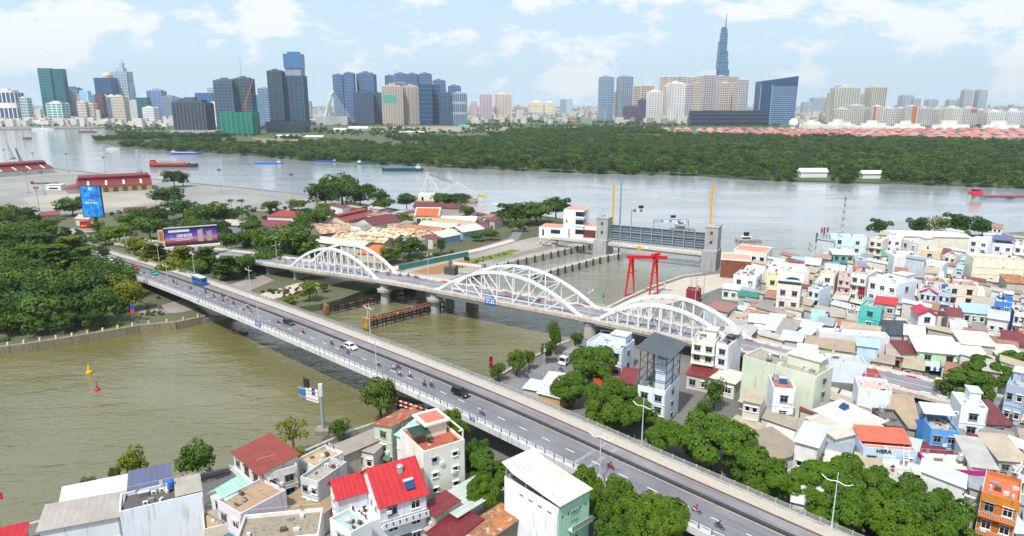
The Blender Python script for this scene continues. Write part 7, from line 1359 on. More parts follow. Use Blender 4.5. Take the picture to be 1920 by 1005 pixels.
HL = [('light blue narrow house right of the pink four-storey house', 'H', 290, 165, 376, 182, 10, 9, 'c9dcf0', 'flat', 'b9bcc0', 'F3x2 B1', 'tank'), ('white house with dark green glazed floors', 'H', 385, 62, 482, 74, 12, 12.5, 'e3e0d4', 'flat', 'b9b5ab', 'F4x1 B2', '', 'g'), ('pink narrow house right of the green-glazed house', 'H', 508, 85, 600, 95, 11, 11.5, 'dcb4ac', 'flat', 'b5aaa2', 'F4x2 B1', 'acw'), ('white house with a dark red panel and an open top floor', 'H', 606, 62, 716, 80, 11, 12.5, 'e0dedb', 'flat', 'b9a9a0', 'F4x2 B1', 'blue'),
      ('large bluish white house with small windows left of the alley', 'H', 730, 92, 940, 140, 12, 12, 'e0e6f0', 'flat', 'c3c5c6', 'F3x3 R3x1', 'htank stair tank'), ('bright turquoise house with two barred windows', 'H', 668, 292, 822, 318, 8, 10.5, '4fbdb8', 'flat', 'b5a59a', 'F3x1 R3x1', ''), ('house with a red tiled awning above the turquoise house', 'H', 778, 262, 925, 282, 6, 11.8, 'b9b0ac', 'shf', 'b8343a', 'F3x2', ''), ('low house with a dark slate roof right of the turquoise house', 'H', 893, 492, 1085, 500, 10, 5.5, 'b9bcc0', 'shf', '3f464e', '', ''),
      ('white house with a red-trimmed pointed gable', 'H', 1096, 345, 1222, 352, 7, 10, 'e4e6ea', 'gy', 'b9304a', 'F3x1', ''), ('grey-blue three-storey house behind the pointed gable', 'H', 1102, 182, 1228, 198, 10, 10.5, 'c2c6d4', 'flat', 'a9aaae', 'F3x3 B2', 'tank'), ('blue balconied house beside the grey-blue house', 'H', 1235, 196, 1326, 208, 9, 10, '9fbfdf', 'flat', 'b4b8bc', 'F3x2 B2', 'blue'), ('wide peach house with two small windows', 'H', 1300, 140, 1522, 158, 10, 10, 'e3c6b0', 'flat', '9c948a', 'F3x2', 'plant'), ('peach low house left of the wide peach house', 'H', 1148, 118, 1300, 132, 9, 9.5, 'dcbfa8', 'flat', '8f8a80', 'F3x2', 'ac plant'),
      ('tan tin-roofed shed behind the light blue strip roof', 'H', 1492, 272, 1648, 292, 8, 7, 'b9b0a4', 'shf', 'b3a794', '', ''), ('house with a light blue strip roof and grey shutters', 'H', 1420, 330, 1640, 350, 8, 7.5, 'c9ccd0', 'shf', 'a5c3e0', 'F2x4', ''), ('vivid blue narrow house with white windows', 'H', 1642, 262, 1768, 280, 8, 11, '3f78c4', 'flat', 'b9cfe0', 'F3x2', 'tank stair'), ('white house with grey shutters left of the blue strip roof', 'H', 1310, 355, 1412, 366, 7, 7, 'dcdad6', 'shf', '7a2f34', 'F2x2', ''), ('white balconied house at the right behind the blue house', 'H', 1785, 340, 1870, 350, 9, 7.5, 'd6d6da', 'flat', 'b0aca6', 'F2x2 B1', ''),
      ('mint long tin roof shed at the left of the roadside row', 'H', -20, 455, 85, 470, 13, 4.5, 'a9b4b8', 'shf', 'c3d4c4', '', ''), ('grey tin roof shed second in the roadside row', 'H', 52, 492, 168, 512, 13, 4.5, 'b4b2ac', 'shf', '9a958d', 'F1x2', ''), ('pale mint tin roof shed third in the roadside row', 'H', 190, 502, 272, 522, 13, 4.2, 'b9c0bc', 'shf', 'c9dccb', 'F1x1', ''), ('small teal-roofed house with a blue tarp behind the roadside sheds', 'H', 318, 388, 402, 398, 9, 5.2, 'a9a8a2', 'shf', '9cc9ba', 'F2x1', ''), ('dark open garage behind the roadside sheds', 'H', 460, 362, 556, 370, 7, 4.8, '4a4744', 'shf', 'b0a69a', '', ''), ('white shop front with a turquoise shutter', 'H', 570, 352, 656, 362, 8, 5, 'cfd4d2', 'flat', '8f8a84', '', ''),
      ('long white parapet building along the road', 'H', 372, 492, 882, 530, 5, 6.5, 'c9ccd6', 'flat', 'd2d0cc', '', 'ac ac', None), ('yellow-green walled house with a tan roof along the road', 'H', 270, 570, 650, 628, 7, 4.6, 'cfd0a6', 'shf', 'a9977e', 'F1x2', ''), ('tan long roof shed behind the white parapet building', 'H', 530, 455, 800, 495, 6, 5.5, 'b9ac9c', 'shf', 'b5a48c', '', ''), ('light blue box house with a mint roof beside the road', 'H', 650, 570, 800, 590, 5, 7.2, 'a9c6dc', 'shf', 'a9d6cc', '', ''), ('house with a dark red roof left of the big mint roofs', 'H', 975, 630, 1080, 634, 8, 5, 'c9c9ae', 'shf', '6d2a2c', 'F1x2', ''), ('brick and tin shack left of the dark red roof', 'H', 865, 640, 970, 655, 9, 4.2, 'a58a78', 'shf', 'b3a296', 'F1x2', ''),
      ('big shop with a pale mint roof and green wall by the road', 'H', 1085, 612, 1402, 642, 11, 6, 'b6d0b8', 'shf', 'd9e2cc', 'F2x2', ''), ('cream ribbed roof behind the big mint shop', 'H', 1408, 560, 1648, 580, 9, 6.8, 'b9a690', 'shf', 'dcd8c6', '', ''), ('pale mint roofed hall right of the big mint shop', 'H', 1402, 690, 1618, 712, 12, 5, 'd5ddc6', 'shf', 'dfe6d4', '', ''), ('maroon roofed house at the right edge above the white roof', 'H', 1720, 560, 1870, 580, 10, 4.8, 'a99a94', 'shf', '74282c', 'F1x2', ''), ('white-mint tin roof at the right edge below the maroon roof', 'H', 1690, 668, 1880, 682, 9, 4.8, 'c3c9c6', 'shf', 'd6e6dc', '', ''),
      ('tall pale grey-blue blank building with a stained concrete base', 'H', 440, 705, 718, 728, 6, 10.5, 'c6d0de', 'flat', 'b4b4b0', '', 'htank'), ('small house with a red and mint roof beside the road', 'H', 735, 842, 832, 850, 7, 5, '9db8ce', 'shf', '9c3a36', 'F1x1', ''), ('pale blue-white blank block in front of the stained building', 'H', 655, 900, 898, 930, 8, 9, 'd6e4f4', 'flat', 'c9a9a0', '', ''), ('narrow white tower house with a blue roof tarp', 'H', 42, 898, 200, 910, 8, 11, 'e0eaf6', 'flat', 'a8675a', 'F3x1 R3x1', 'tank solar'), ('pale mint-white tower house with a white roof room', 'L', 1400, 82, 1592, 105, 8, 9.5, 'd8e6ec', 'flat', 'bfe0d2', 'F3x1', 'stair'), ('grey-blue house with a white-framed window at the right edge', 'H', 1728, 868, 1870, 900, 9, 9, '8a9fc0', 'flat', 'aab0b8', 'F2x2', 'stair'),
      ('pale pergola house with a glazed top beside the large pale green building', 'H', 215, 705, 345, 722, 7, 9, 'b9b9a8', 'can', 'd2e2d6', 'F2x2', ''),
      # ---- tile L: near right
      ('big grey-walled shed with a pale tan roof in the right foreground', 'L', 285, 150, 492, 300, 11, 6.8, 'c6c9ce', 'shf', 'c9c2b4', '', ''), ('white metal roof house behind the grey-walled shed', 'L', 335, 95, 640, 255, 8, 7.4, 'c3d0da', 'shf', 'd5dbe0', '', 'solar'), ('brown-roofed white shed beside the leafy trees', 'L', 58, 455, 266, 390, 9, 5, 'dde2ea', 'shf', '9a8c7c', '', ''), ('grey shed with a mint strip roof beside the brown-roofed shed', 'L', 210, 305, 355, 335, 8, 5, 'b6b2ac', 'shf', 'a39c90', '', ''),
      ('dark roof terrace with grey railings behind the light blue house', 'L', 842, 225, 1012, 240, 9, 6.5, '4a4c52', 'flat', '77716a', '', 'tank ac'), ('tan tin roof behind the bright blue house', 'L', 905, 205, 1095, 235, 14, 5.2, 'b0a596', 'shf', 'b09a80', '', ''), ('bright blue house with a pale canopy roof', 'L', 1182, 252, 1386, 272, 7.5, 8.4, '5b9bd6', 'canb', 'd0d4d6', 'F3x2', 'acw'), ('deep blue windowless block left of the bright blue house', 'L', 1085, 178, 1165, 200, 6, 8, '2f6fb4', 'flat', '8a9aa8', '', ''), ('grey house with a dark red metal roof at the right', 'L', 1590, 195, 1770, 205, 10, 5.6, 'a8a8a8', 'shf', '6e2a30', 'F2x1', ''),
      ('cream terrace house with a magenta parapet', 'L', 1185, 545, 1655, 580, 6.5, 6, 'd9dbe6', 'flat', 'd6ceba', 'F2x3', 'htank tank'), ('white house with a grey strip roof and orange edge', 'L', 1480, 500, 1655, 522, 10, 7.4, 'e2e2e6', 'shf', 'b3b0ac', '', ''), ('tan-roofed house at the right edge behind the orange house', 'L', 1678, 455, 1880, 470, 9, 6.2, 'b5b3b0', 'shf', 'b9ab98', 'F2x2', ''), ('pale blue house at the right edge with a trailing plant', 'L', 1772, 570, 1890, 610, 8, 8.5, 'd3deea', 'flat', 'b9b9b6', 'F3x1', 'plant'), ('low grey flat roof beside the orange house', 'L', 1345, 830, 1500, 888, 8, 3.6, 'a9a5a4', 'flat', '8f8782', '', 'htank'), ('pale lean-to roof at the right edge beside the orange house', 'L', 1800, 980, 1900, 985, 9, 5, 'b9bdc0', 'shf', 'c9cccc', '', ''), ('white porch house under the leafy trees', 'L', 180, 755, 380, 800, 8, 4.5, 'd6d6d4', 'shf', 'd2d6d4', 'F1x3', ''), ('white house hidden behind the leafy trees', 'L', 900, 650, 1120, 680, 8, 6.2, 'd6dde4', 'flat', 'b0aca6', 'F2x3', 'plant'),
      # ---- tile D: the far rows by the river
      ('large mint house at the river shore', 'D', 458, 640, 718, 655, 9, 11, 'c0e6e0', 'flat', 'b0c4c0', 'F3x2', 'tank plant htank'), ('cream house right of the large mint house', 'D', 735, 655, 832, 668, 9, 10.5, 'e0d3bf', 'flat', 'c0b8aa', 'F3x2 B2', ''), ('white house with two dark windows near the shore', 'D', 850, 650, 968, 662, 9, 9.5, 'e3e6ea', 'flat', 'c3c3c0', 'F3x2', ''), ('white stepped house behind the long cream hall', 'D', 972, 655, 1090, 690, 9, 8.5, 'dddcd8', 'flat', 'c6bfb2', 'F2x2', 'stair'), ('long cream hall with a white roof at the shore', 'D', 892, 628, 1470, 640, 9, 8.5, 'dcd6bc', 'shf', 'dedcd2', '', ''),
      ('green front house below the large mint house', 'D', 475, 762, 622, 768, 8, 6.5, '6fae94', 'shf', 'cfdcc4', 'F2x3', ''), ('slate-blue walled house right of the green front house', 'D', 632, 815, 800, 828, 8, 6.5, 'a3b2cc', 'flat', 'a9abb0', '', 'htank'), ('cream house with big green windows', 'D', 826, 772, 932, 782, 8, 8, 'dcd8b4', 'shf', '3f9a80', 'F2x1', '', 'g'), ('large white blank house in the middle of the far rows', 'D', 915, 785, 1112, 792, 12, 9, 'e6e9ee', 'flat', 'c9c9c9', '', 'tank'), ('white low annex right of the large white blank house', 'D', 1112, 825, 1268, 848, 8, 8, 'dfe4ea', 'flat', 'c9c9c9', 'F3x1', ''), ('beige house with a green shop awning', 'D', 1098, 735, 1252, 752, 9, 10.5, 'd8c2a2', 'flat', 'dcdad4', 'F3x1 B2', 'plant'),
      ('tall white narrow house by the shore trees', 'D', 1458, 655, 1602, 675, 9, 12.5, 'e0e9f2', 'flat', 'c9c6c0', 'F4x2', 'stair'), ('lilac-grey house with a roof pavilion and solar panels', 'D', 1627, 690, 1782, 702, 9, 11, 'c9cee2', 'can', '5a6290', 'F3x2', 'blue'), ('white house at the right edge of the shore row', 'D', 1787, 700, 1900, 712, 9, 11, 'e3e3e8', 'flat', 'c9c9c9', 'F3x2 B1', ''), ('big cream blank house near the right edge', 'D', 1490, 800, 1870, 822, 10, 11.5, 'e2ddbe', 'flat', 'b9b3a4', 'F4x0', 'ac'), ('wide pale pink flat-roofed house near the brown block', 'D', -25, 885, 300, 905, 15, 8.5, 'e0cfce', 'flat', 'd2c6c0', 'F3x2', 'htank'), ('lilac shed with a mint roof behind the green-glazed house', 'D', 420, 878, 562, 890, 8, 6, 'b9c0d2', 'shf', 'bfdccc', '', ''),
      ('house with an orange rusted roof behind the open-top house', 'D', 652, 885, 755, 890, 7, 6.5, 'c9c2ba', 'shf', 'b5603a', '', ''), ('small white house with a blue roof near the brown block', 'D', 165, 815, 250, 825, 7, 6, 'e0e2e2', 'gx', '8fb4cc', 'F2x1', ''), ('small light blue roofed house behind the pink flat roof', 'D', 258, 825, 372, 838, 7, 6, 'd0d8e0', 'gx', 'c6dae8', 'F2x2', ''), ('brown-roofed shack on the shore below the flag poles', 'D', 352, 790, 450, 800, 7, 4.5, '9a8478', 'shf', 'a58f80', '', ''), ('light blue narrow house beside the garden alley', 'D', 1362, 850, 1420, 858, 6, 7.5, 'b4cbea', 'flat', 'c3ccd6', 'F2x1', ''), ('grey shack with a rusty roof at the right edge', 'D', 1735, 965, 1880, 975, 9, 7, 'a49c94', 'shf', 'a0663c', '', ''), ('yellow-walled house left of the pink four-storey house', 'D', -10, 925, 80, 935, 8, 8, 'd9d08a', 'flat', 'b5a99a', 'F2x1', ''),
      ('mint annex with a turquoise roof below the tall white narrow house', 'D', 1400, 800, 1478, 812, 8, 7.5, 'cfe2e2', 'shf', 'a3d6cc', '', ''), ('white clinic-like block between the beige and cream houses', 'D', 1280, 770, 1360, 782, 8, 7, 'dcdad8', 'flat', 'bdb9b2', 'F2x2', 'tank')]
for e in HL:
    lb, t, ax, ay, bx, by, d, h, wc, rf_, rc, wn_, ex = e[:13]; st = e[13] if len(e) > 13 and e[13] else 'wwdbws'[len(lb) % 6]
    kw = dict(rk='rust') if 'rust' in lb else {}
    if 'red tiled' in lb: kw = dict(rk='tile')
    r = HS(lb, t, ax, ay, bx, by, d, h, wc, rf_, rc, wn_, ex, wst=st, **kw)
    if 'magenta' in lb: w = r['w']; MB().box(-w/2-.06, w/2+.06, -d/2-.08, -d/2+.3, h+.1, h+.95).build('magenta_band', M('a81c6e', 'paint'), r); MB().box(-w/2-.06, -w/2+.3, -d/2+.3, d/2, h+.1, h+.95).build('magenta_band', M('a81c6e', 'paint'), r)
    if 'dark red panel' in lb: w = r['w']; MB().box(w*.05, w/2-.05, -d/2-.2, -d/2-.13, h*.42, h*.72).build('red_panel', M('8a1c2a', 'paint'), r)
    if 'pointed gable' in lb: w = r['w']; [MB().bar((sg*(w/2+.3), -d/2-.1, h-.1), (0, -d/2-.1, h+.28*w+.1), .3, .5).build('gable_trim', M('b02a48', 'paint'), r) for sg in (-1, 1)]
    if 'stained concrete base' in lb: w = r['w']; MB().box(-w/2+.1, w/2+.06, -d/2-.1, -d/2+.05, 0, h*.55).build('stained_base', M('7d7a74', 'concrete'), r)
    if 'green shop awning' in lb: w = r['w']; MB().box(w*.0, w/2, -d/2-1.4, -d/2, h*.72, h*.74).build('awning', M('3f9a70', 'tin'), r)
    if 'big shop' in lb:
        w = r['w']; MB().tri_sheet((-w/2, -d/2-2.4, 2.6), (w/2+1, -d/2-2.4, 2.6), (w/2+1, -d/2, 3.4), (-w/2, -d/2, 3.4), .05, .5, .05).build('awning', M('bcd8c6', 'tin'), r)
        for i in range(5): MB().box(-w*.22+i*.7, -w*.22+i*.7+.66, -d/2-3.0, -d/2-2.5, 1.6, 2.6).build('striped_cloth', M('2a5fc0' if i % 2 else 'e2e6ea', 'plain'), r)
    if 'dark roof terrace' in lb: w = r['w']; [MB().box(-w/2+.2+i*w*.12, -w/2+.8+i*w*.12, -1, 1.5, h+.1, h+.9).build('crate', M('6b6660', 'plain'), r) for i in range(6)]
# the light blue house with lettering and a salmon terrace
r = HS('light blue house with a salmon terrace, white railings and dark lettering', 'L', 690, 388, 1082, 420, 8, 6.6, 'b4cce2', 'flat', 'c97a68', 'F2x3', 'plant plant', 'the light blue lettered house', wst='w'); w = r['w']
text_on('HERA', 1.15, M('1d242c', 'paint'), r, -w*.12, -4.12, 6.5); m = MB(); m.box(-w/2, w/2, -4.05, -4.0, 8.1, 8.2); m.box(-w/2, w/2, -4.05, -4.0, 7.5, 7.55)
for i in range(34): x = -w/2+w*i/33; m.box(x-.025, x+.025, -4.05, -4.0, 7.35, 8.15)
m.build('terrace_rail', M('e6e0e0', 'plain'), r); MB().tri_sheet((-w/2, -1.2, 7.4), (w/2, -1.2, 7.4), (w/2, 3.9, 8.6), (-w/2, 3.9, 8.6), .06, .35, .05).build('tiled_roof', M('c4604a', 'tile'), r)
m = MB()
for i in range(9): m.box(w*.28-.5, w*.28+.5, -5.6+i*.18, -5.3+i*.18, 3.4+i*.45, 3.46+i*.45)
for sg in (-.5, .5): m.bar((w*.28+sg, -5.6, 3.3), (w*.28+sg, -4.0, 7.5), .06); m.bar((w*.28+sg, -5.6, 4.3), (w*.28+sg, -4.0, 8.4), .06); m.bar((w*.28+sg, -5.6, 0), (w*.28+sg, -5.6, 4.3), .08)
m.build('spiral_stair', M('e2e2e4', 'plain'), r)
# orange-fronted house
r = HS('orange-fronted house with pale green side walls and a salmon terrace', 'L', 1548, 712, 1818, 790, 9, 10, 'b96a26', 'flat', 'cf6a4c', 'F3x2 B2', '', 'the orange-fronted house', wst='w'); w = r['w']
for x in (-w/2-.06, w/2-.02): MB().box(x, x+.08, -4.52, 4.52, 0, 10.8).build('green_side', M('bcd6bc', 'wall'), r)
MB().box(-w/2-.1, w/2+.1, -4.7, -4.52, 9.2, 10.8).build('cornice', M('c47a2a', 'wall'), r); MB().box(-w/2+.1, w/2-.1, -4.62, -4.52, 5.6, 6.3).build('red_band', M('9c4a1e', 'wall'), r)
# ---------------------------------------------------------------- low sheds squeezed between
ri = random.Random(21)
roofs = ['b9b3a8', 'a89a8a', 'c6c9c6', '8f8a84', 'a0705a', 'c9d6cc', '7d3236', 'b5a890', '98a2aa', 'd0ccc2']; RN = ['beige', 'brown', 'pale grey', 'dark grey', 'rusty', 'mint', 'maroon', 'tan', 'blue-grey', 'cream']
def infill(n, box, bad, group, rw, hs, tall, near):
    for k in range(n):
        u, v = ri.uniform(box[0], box[2]), ri.uniform(box[1], box[3]); p = G(u, v, 2.5); X, Y = p.x, p.y
        if bad(u, v, p): continue
        w, d, h = ri.uniform(3.6, 6)*hs, ri.uniform(5, 9)*hs, ri.uniform(3.0, 5.4) if ri.random() > tall else ri.uniform(7, 11); rad_ = max(w, d)*.36
        if any((X-fx)**2+(Y-fy)**2 < (rad_+fr*.68)**2 for fx, fy, fr in FOOT): continue
        FOOT.append((X, Y, max(w, d)*.5)); ang = math.atan2(-B1D.y, -B1D.x)+ri.choice((0, math.pi/2))+ri.uniform(-.08, .08); rc = ri.choices(roofs, rw)[0]; q0 = min(near, key=lambda q: (q[0]-X)**2+(q[1]-Y)**2); nb = q0[2].split(); nb = nb[:next((i for i, q in enumerate(nb) if i > 3 and q in ('with', 'behind', 'at', 'by', 'beside', 'right', 'left', 'near', 'below', 'under', 'in', 'topped', 'above', 'hidden', 'along', 'between')), 9)]
        r = root('infill_house', '%s %s tin-roofed house %s the %s' % ('low' if h < 7 else 'tall', RN[roofs.index(rc)], 'before' if Y < q0[1] else 'behind', ' '.join(nb)), 'house', (X, Y, 2.5), ang, group); wc = ri.choice(['c9c4ba', 'd6d6d6', 'b9c0c6', 'd6ccb9', 'dededa', 'b8b0a8'])
        rs = ri.uniform(.3, 1.1); m = MB(); m.add([(-w/2, -d/2, 0), (w/2, -d/2, 0), (w/2, d/2, 0), (-w/2, d/2, 0), (-w/2, -d/2, h), (w/2, -d/2, h), (w/2, d/2, h+rs), (-w/2, d/2, h+rs)], [(0,1,5,4), (1,2,6,5), (2,3,7,6), (3,0,4,7), (4,5,6,7)]); m.build('wall', M(wc, 'wall'), r)
        MB().tri_sheet((-w/2-.4, -d/2-.5, h+.08-.05*rs), (w/2+.4, -d/2-.5, h+.08-.05*rs), (w/2+.4, d/2+.4, h+rs+.1), (-w/2-.4, d/2+.4, h+rs+.1), .06, .5, .05).build('roof', M(rc, ri.choice(['tin', 'tin', 'rust'] if rc in ('a0705a', 'a89a8a') else ['tin'])), r)
        st = ri.choice('wdbs')
        for q in range(max(1, int(h/3.2))):
            for x in ((-w*.22,) if q == 0 else (-w*.22, w*.22)): obj('window', win_mesh(1.1, 1.2, st), r, (x, -d/2, 1.9+3.2*q))
        MB().box(w*.1, w*.34, -d/2-.06, -d/2+.02, 0, 2.1).build('door', M('5a5148', 'plain'), r)
def badS(u, v, p):
    o_ = (p-B1P).dot(B1N); o2 = (p-B2P).dot(B2N)
    return (v > 975 and u < 1600) or -15 < o_ < BW+5 or -30 < o2 < 16 or (p.x < 100 and p.y > 268) or v < interp([(1395, 560), (1440, 505), (1525, 492), (1600, 478), (1700, 458), (2010, 446)], u)
infill(2200, (1395, 455, 2010, 1010), badS, 'low tin-roofed infill houses', [1]*10, 1, .13, HLAB)
for o in COL.objects:
    if o.parent is None and o.name.split('.')[0] in ('market_shed', 'red_roof_hall', 'red_roof_house', 'temple', 'white_hall', 'orange_roof_hall', 'slate_house', 'roadside_house'): FOOT.append((o.location.x, o.location.y, o.get('w', 12)*.45))
NLAB = [(o.location.x, o.location.y, o['label']) for o in COL.objects if o.parent is None and o.name.split('.')[0] in ('market_shed', 'red_roof_hall', 'red_roof_house', 'temple', 'white_hall', 'orange_roof_hall', 'slate_house')]
infill(260, (585, 385, 940, 470), lambda u, v, p: v > interp([(585, 455), (700, 462), (800, 470), (940, 430)], u) or v < interp([(585, 400), (700, 398), (800, 408), (940, 412)], u), 'small houses between port and arch bridge', [2, 3, 1, 2, 4, .3, 4, 2, 1, .5], 1.3, .05, NLAB)
# roof clutter: dishes and tarps on a handful of far roofs
# ================================================================ trees
def rosette_mesh(n, rx, rz, leaf, seed, lobes=9, k=5):
    rr = random.Random(seed); m = MB(); cen = []
    for i in range(lobes):
        a = 6.283*i/lobes+rr.uniform(-.4, .4); q = rr.uniform(.3, .84) if i else 0; cen.append((rx*q*math.cos(a), rx*q*math.sin(a), rr.uniform(-.55, .66)*rz, rr.uniform(.18, .38)))
    for i in range(n):
        c = rr.choice(cen); u = rr.uniform(-.5, 1); t = rr.uniform(0, 6.283); s = math.sqrt(1-u*u); dd = Vector((s*math.cos(t), s*math.sin(t), u)); q = c[3]*rr.uniform(.8, 1.04)
        p = Vector((c[0]+dd.x*rx*q, c[1]+dd.y*rx*q, c[2]+dd.z*rz*q)); up = (dd*.8+Vector((rr.gauss(0, .25), rr.gauss(0, .25), .7))).normalized(); a0 = up.orthogonal().normalized(); t0 = rr.uniform(0, 6.28); L = leaf*rr.uniform(.7, 1.25); vs = []; fs = []
        for j in range(k):
            d = Matrix.Rotation(t0+j*6.283/k, 3, up) @ a0; sd_ = up.cross(d)*L*.3; o = len(vs)
            vs += [p+up*.05*L, p+d*L*.55+sd_-up*L*.08, p+d*L-up*L*.42, p+d*L*.55-sd_-up*L*.08]; fs.append((o, o+1, o+2, o+3))
        m.add(vs, fs)
    return m
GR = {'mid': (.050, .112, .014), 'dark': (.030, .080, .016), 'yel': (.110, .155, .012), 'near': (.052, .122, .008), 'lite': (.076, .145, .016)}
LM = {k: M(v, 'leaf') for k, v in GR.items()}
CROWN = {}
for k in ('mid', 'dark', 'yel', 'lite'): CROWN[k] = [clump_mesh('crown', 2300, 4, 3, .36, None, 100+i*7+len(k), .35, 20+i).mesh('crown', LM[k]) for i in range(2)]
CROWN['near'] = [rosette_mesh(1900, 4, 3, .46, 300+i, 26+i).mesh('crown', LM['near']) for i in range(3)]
def flat_crown(seed, mt):
    rr = random.Random(seed); m = MB()
    for L in range(7):
        z = -2.4+L*.85; R_ = 4.0*(1-abs(L-2.2)/8)*rr.uniform(.75, 1)
        cx_, cy_ = rr.uniform(-.6, .6), rr.uniform(-.6, .6)
        for i in range(420):
            a = rr.uniform(0, 6.283); q = math.sqrt(rr.random())*R_*(.8+.2*math.sin(a*3+L)); p = Vector((cx_+q*math.cos(a), cy_+q*math.sin(a), z+rr.gauss(0, .16)-q*q*.03)); n_ = Vector((rr.gauss(0, .35), rr.gauss(0, .35), 1)).normalized(); s = rr.uniform(.22, .46); a1 = n_.orthogonal().normalized(); a1 = Matrix.Rotation(rr.uniform(0, 6.28), 3, n_) @ a1; b1_ = n_.cross(a1)
            m.add([p-a1*s, p-b1_*s*.6, p+a1*s, p+b1_*s*.6], [(0, 1, 2, 3)])
    return m.mesh('crown', mt)
CROWN['flat'] = [flat_crown(1, LM['yel']), flat_crown(2, LM['mid'])]
CROWN['sparse'] = [clump_mesh('crown', 700, 4, 3, .34, None, 71+i, .35, 9).mesh('crown', LM['lite' if i else 'yel']) for i in range(2)]
def trunk_mesh(seed):
    rr = random.Random(seed); m = MB(); m.tube((0, 0, -.3), (.15, .1, 2.6), .34, .22, 8)
    for i in range(5):
        a = i*1.256+rr.uniform(-.3, .3); e1 = Vector((.15+math.cos(a)*1.1, .1+math.sin(a)*1.1, 4.2)); m.tube((.15, .1, 2.5), e1, .18, .11, 6); m.tube(e1, e1+Vector((math.cos(a+.4)*1.3, math.sin(a+.4)*1.3, 1.6)), .11, .04, 5); m.tube(e1, e1+Vector((math.cos(a-.7)*1.1, math.sin(a-.7)*1.1, 1.9)), .09, .03, 5)
    return m.mesh('trunk', M('5d5042', 'bark'))
TRK = [trunk_mesh(i) for i in range(3)]
rt_ = random.Random(3)
LMK = [('the blue billboard', 'A', 700, 560), ('the purple billboard', 'A', 1390, 760), ('the park embankment', 'E', 500, 430), ('the left edge of the picture', 'E', 0, 200), ('the far ramp end', 'A', 640, 720), ('the bus', 'E', 1450, 60), ('the port yard', 'A', 1100, 420), ('the red halls', 'B', 800, 520), ('the left arch span', 'B', 480, 820), ('the tin-roofed sheds', 'B', 900, 620), ('the palms', 'A', 1650, 440), ('the white hipped-roof house', 'B', 200, 480), ('the temple', 'B', 1240, 470), ('the port road', 'B', 1650, 640), ('the blue and red river sign', 'E', 900, 330), ('the ramp lamps', 'A', 880, 680)]
def tree(label, group, t, x, y, r_px, h, kind='mid', z=2.5, name='tree', rk=1.0):
    if group:
        q0 = G(*T(t, x, y), z+.58*h); nb = min(LMK, key=lambda q: (GT(*q[1:])-q0).length)[0]; label = '%s %s near %s' % ({'mid': 'mid-green', 'dark': 'dark green', 'yel': 'yellowish', 'flat': 'flat-topped', 'lite': 'bright green', 'near': 'leafy', 'sparse': 'sparse'}[kind], label, nb)
    zc_ = z+.58*h; p = G(*T(t, x, y), zc_); k = (1.0 if t == 'Z' else 3.8646); rm = r_px/k/PXM(p)*rk
    r = root(name, label, 'tree', (p.x, p.y, z), rt_.uniform(0, 6.28), group); cr_ = rt_.choice(CROWN[kind]); sx_ = rm/4*1.12
    o = obj('trunk', rt_.choice(TRK), r); s_ = .62*h/4.3; o.scale = (max(.5, s_*.8), max(.5, s_*.8), s_)
    o = obj('crown', cr_, r, (0, 0, .58*h)); o.scale = (sx_, sx_*rt_.uniform(.9, 1.1), .46*h/3); return r
P1 = 'park tree left of the road bridge'
for x, y, r_, h, k in [(60,470,95,12,'mid'), (200,470,70,10,'dark'), (320,565,120,11,'mid'), (60,620,140,13,'mid'), (200,640,110,12,'dark'), (300,700,170,13,'flat'), (520,715,165,13,'flat'), (120,790,170,14,'mid'), (400,800,170,14,'flat'), (610,800,110,12,'flat'), (650,880,120,12,'mid'), (830,900,125,12,'mid'), (200,920,170,13,'dark'), (430,950,160,13,'mid'), (40,900,150,13,'mid'), (640,970,150,12,'dark'), (860,970,100,11,'yel')]: tree(P1, 'trees of the riverside park', 'A', x, y, r_, h, k)
for x, y, r_, h, k in [(100,130,160,13,'mid'), (300,190,160,13,'dark'), (520,160,150,13,'mid'), (700,120,150,13,'dark'), (890,110,105,12,'mid'), (930,200,110,11,'yel'), (150,290,150,12,'dark'), (350,310,150,12,'mid'), (560,290,140,12,'dark'), (750,270,130,12,'mid'), (60,400,90,8,'mid'), (250,400,100,8,'mid'), (460,395,80,7,'mid'), (-60,180,150,13,'mid'), (-60,330,140,12,'dark'), (660,370,80,7,'dark')]: tree(P1, 'trees of the riverside park', 'E', x, y, r_, h, k)
P2 = 'tree between the billboards and the arch bridge'
for x, y, r_, h, k in [(860,600,95,11,'lite'), (760,640,80,7,'mid'), (1080,560,110,13,'mid'), (1100,480,90,12,'dark'), (980,700,105,10,'yel'), (1120,750,125,11,'flat'), (1330,780,115,11,'flat'), (1490,790,125,11,'flat'), (1640,660,90,10,'mid'), (1480,470,130,14,'mid'), (1320,430,120,13,'dark'), (1210,330,115,14,'dark'), (1560,575,100,11,'dark'), (1780,640,90,10,'mid'), (1750,830,95,10,'mid'), (1820,560,80,10,'mid'), (1640,850,110,10,'flat'), (1230,860,90,9,'yel'), (1420,880,90,9,'mid'), (700,560,60,6,'mid'), (1000,470,80,9,'dark'), (920,520,80,9,'mid'), (1400,560,80,10,'mid'), (1690,480,80,9,'mid'), (1560,470,90,11,'mid'), (250,590,90,9,'mid'), (180,500,60,7,'mid')]: tree(P2, 'trees around the bridge ramps', 'A', x, y, r_, h, k)
P3 = 'tree between the port and the arch bridge'
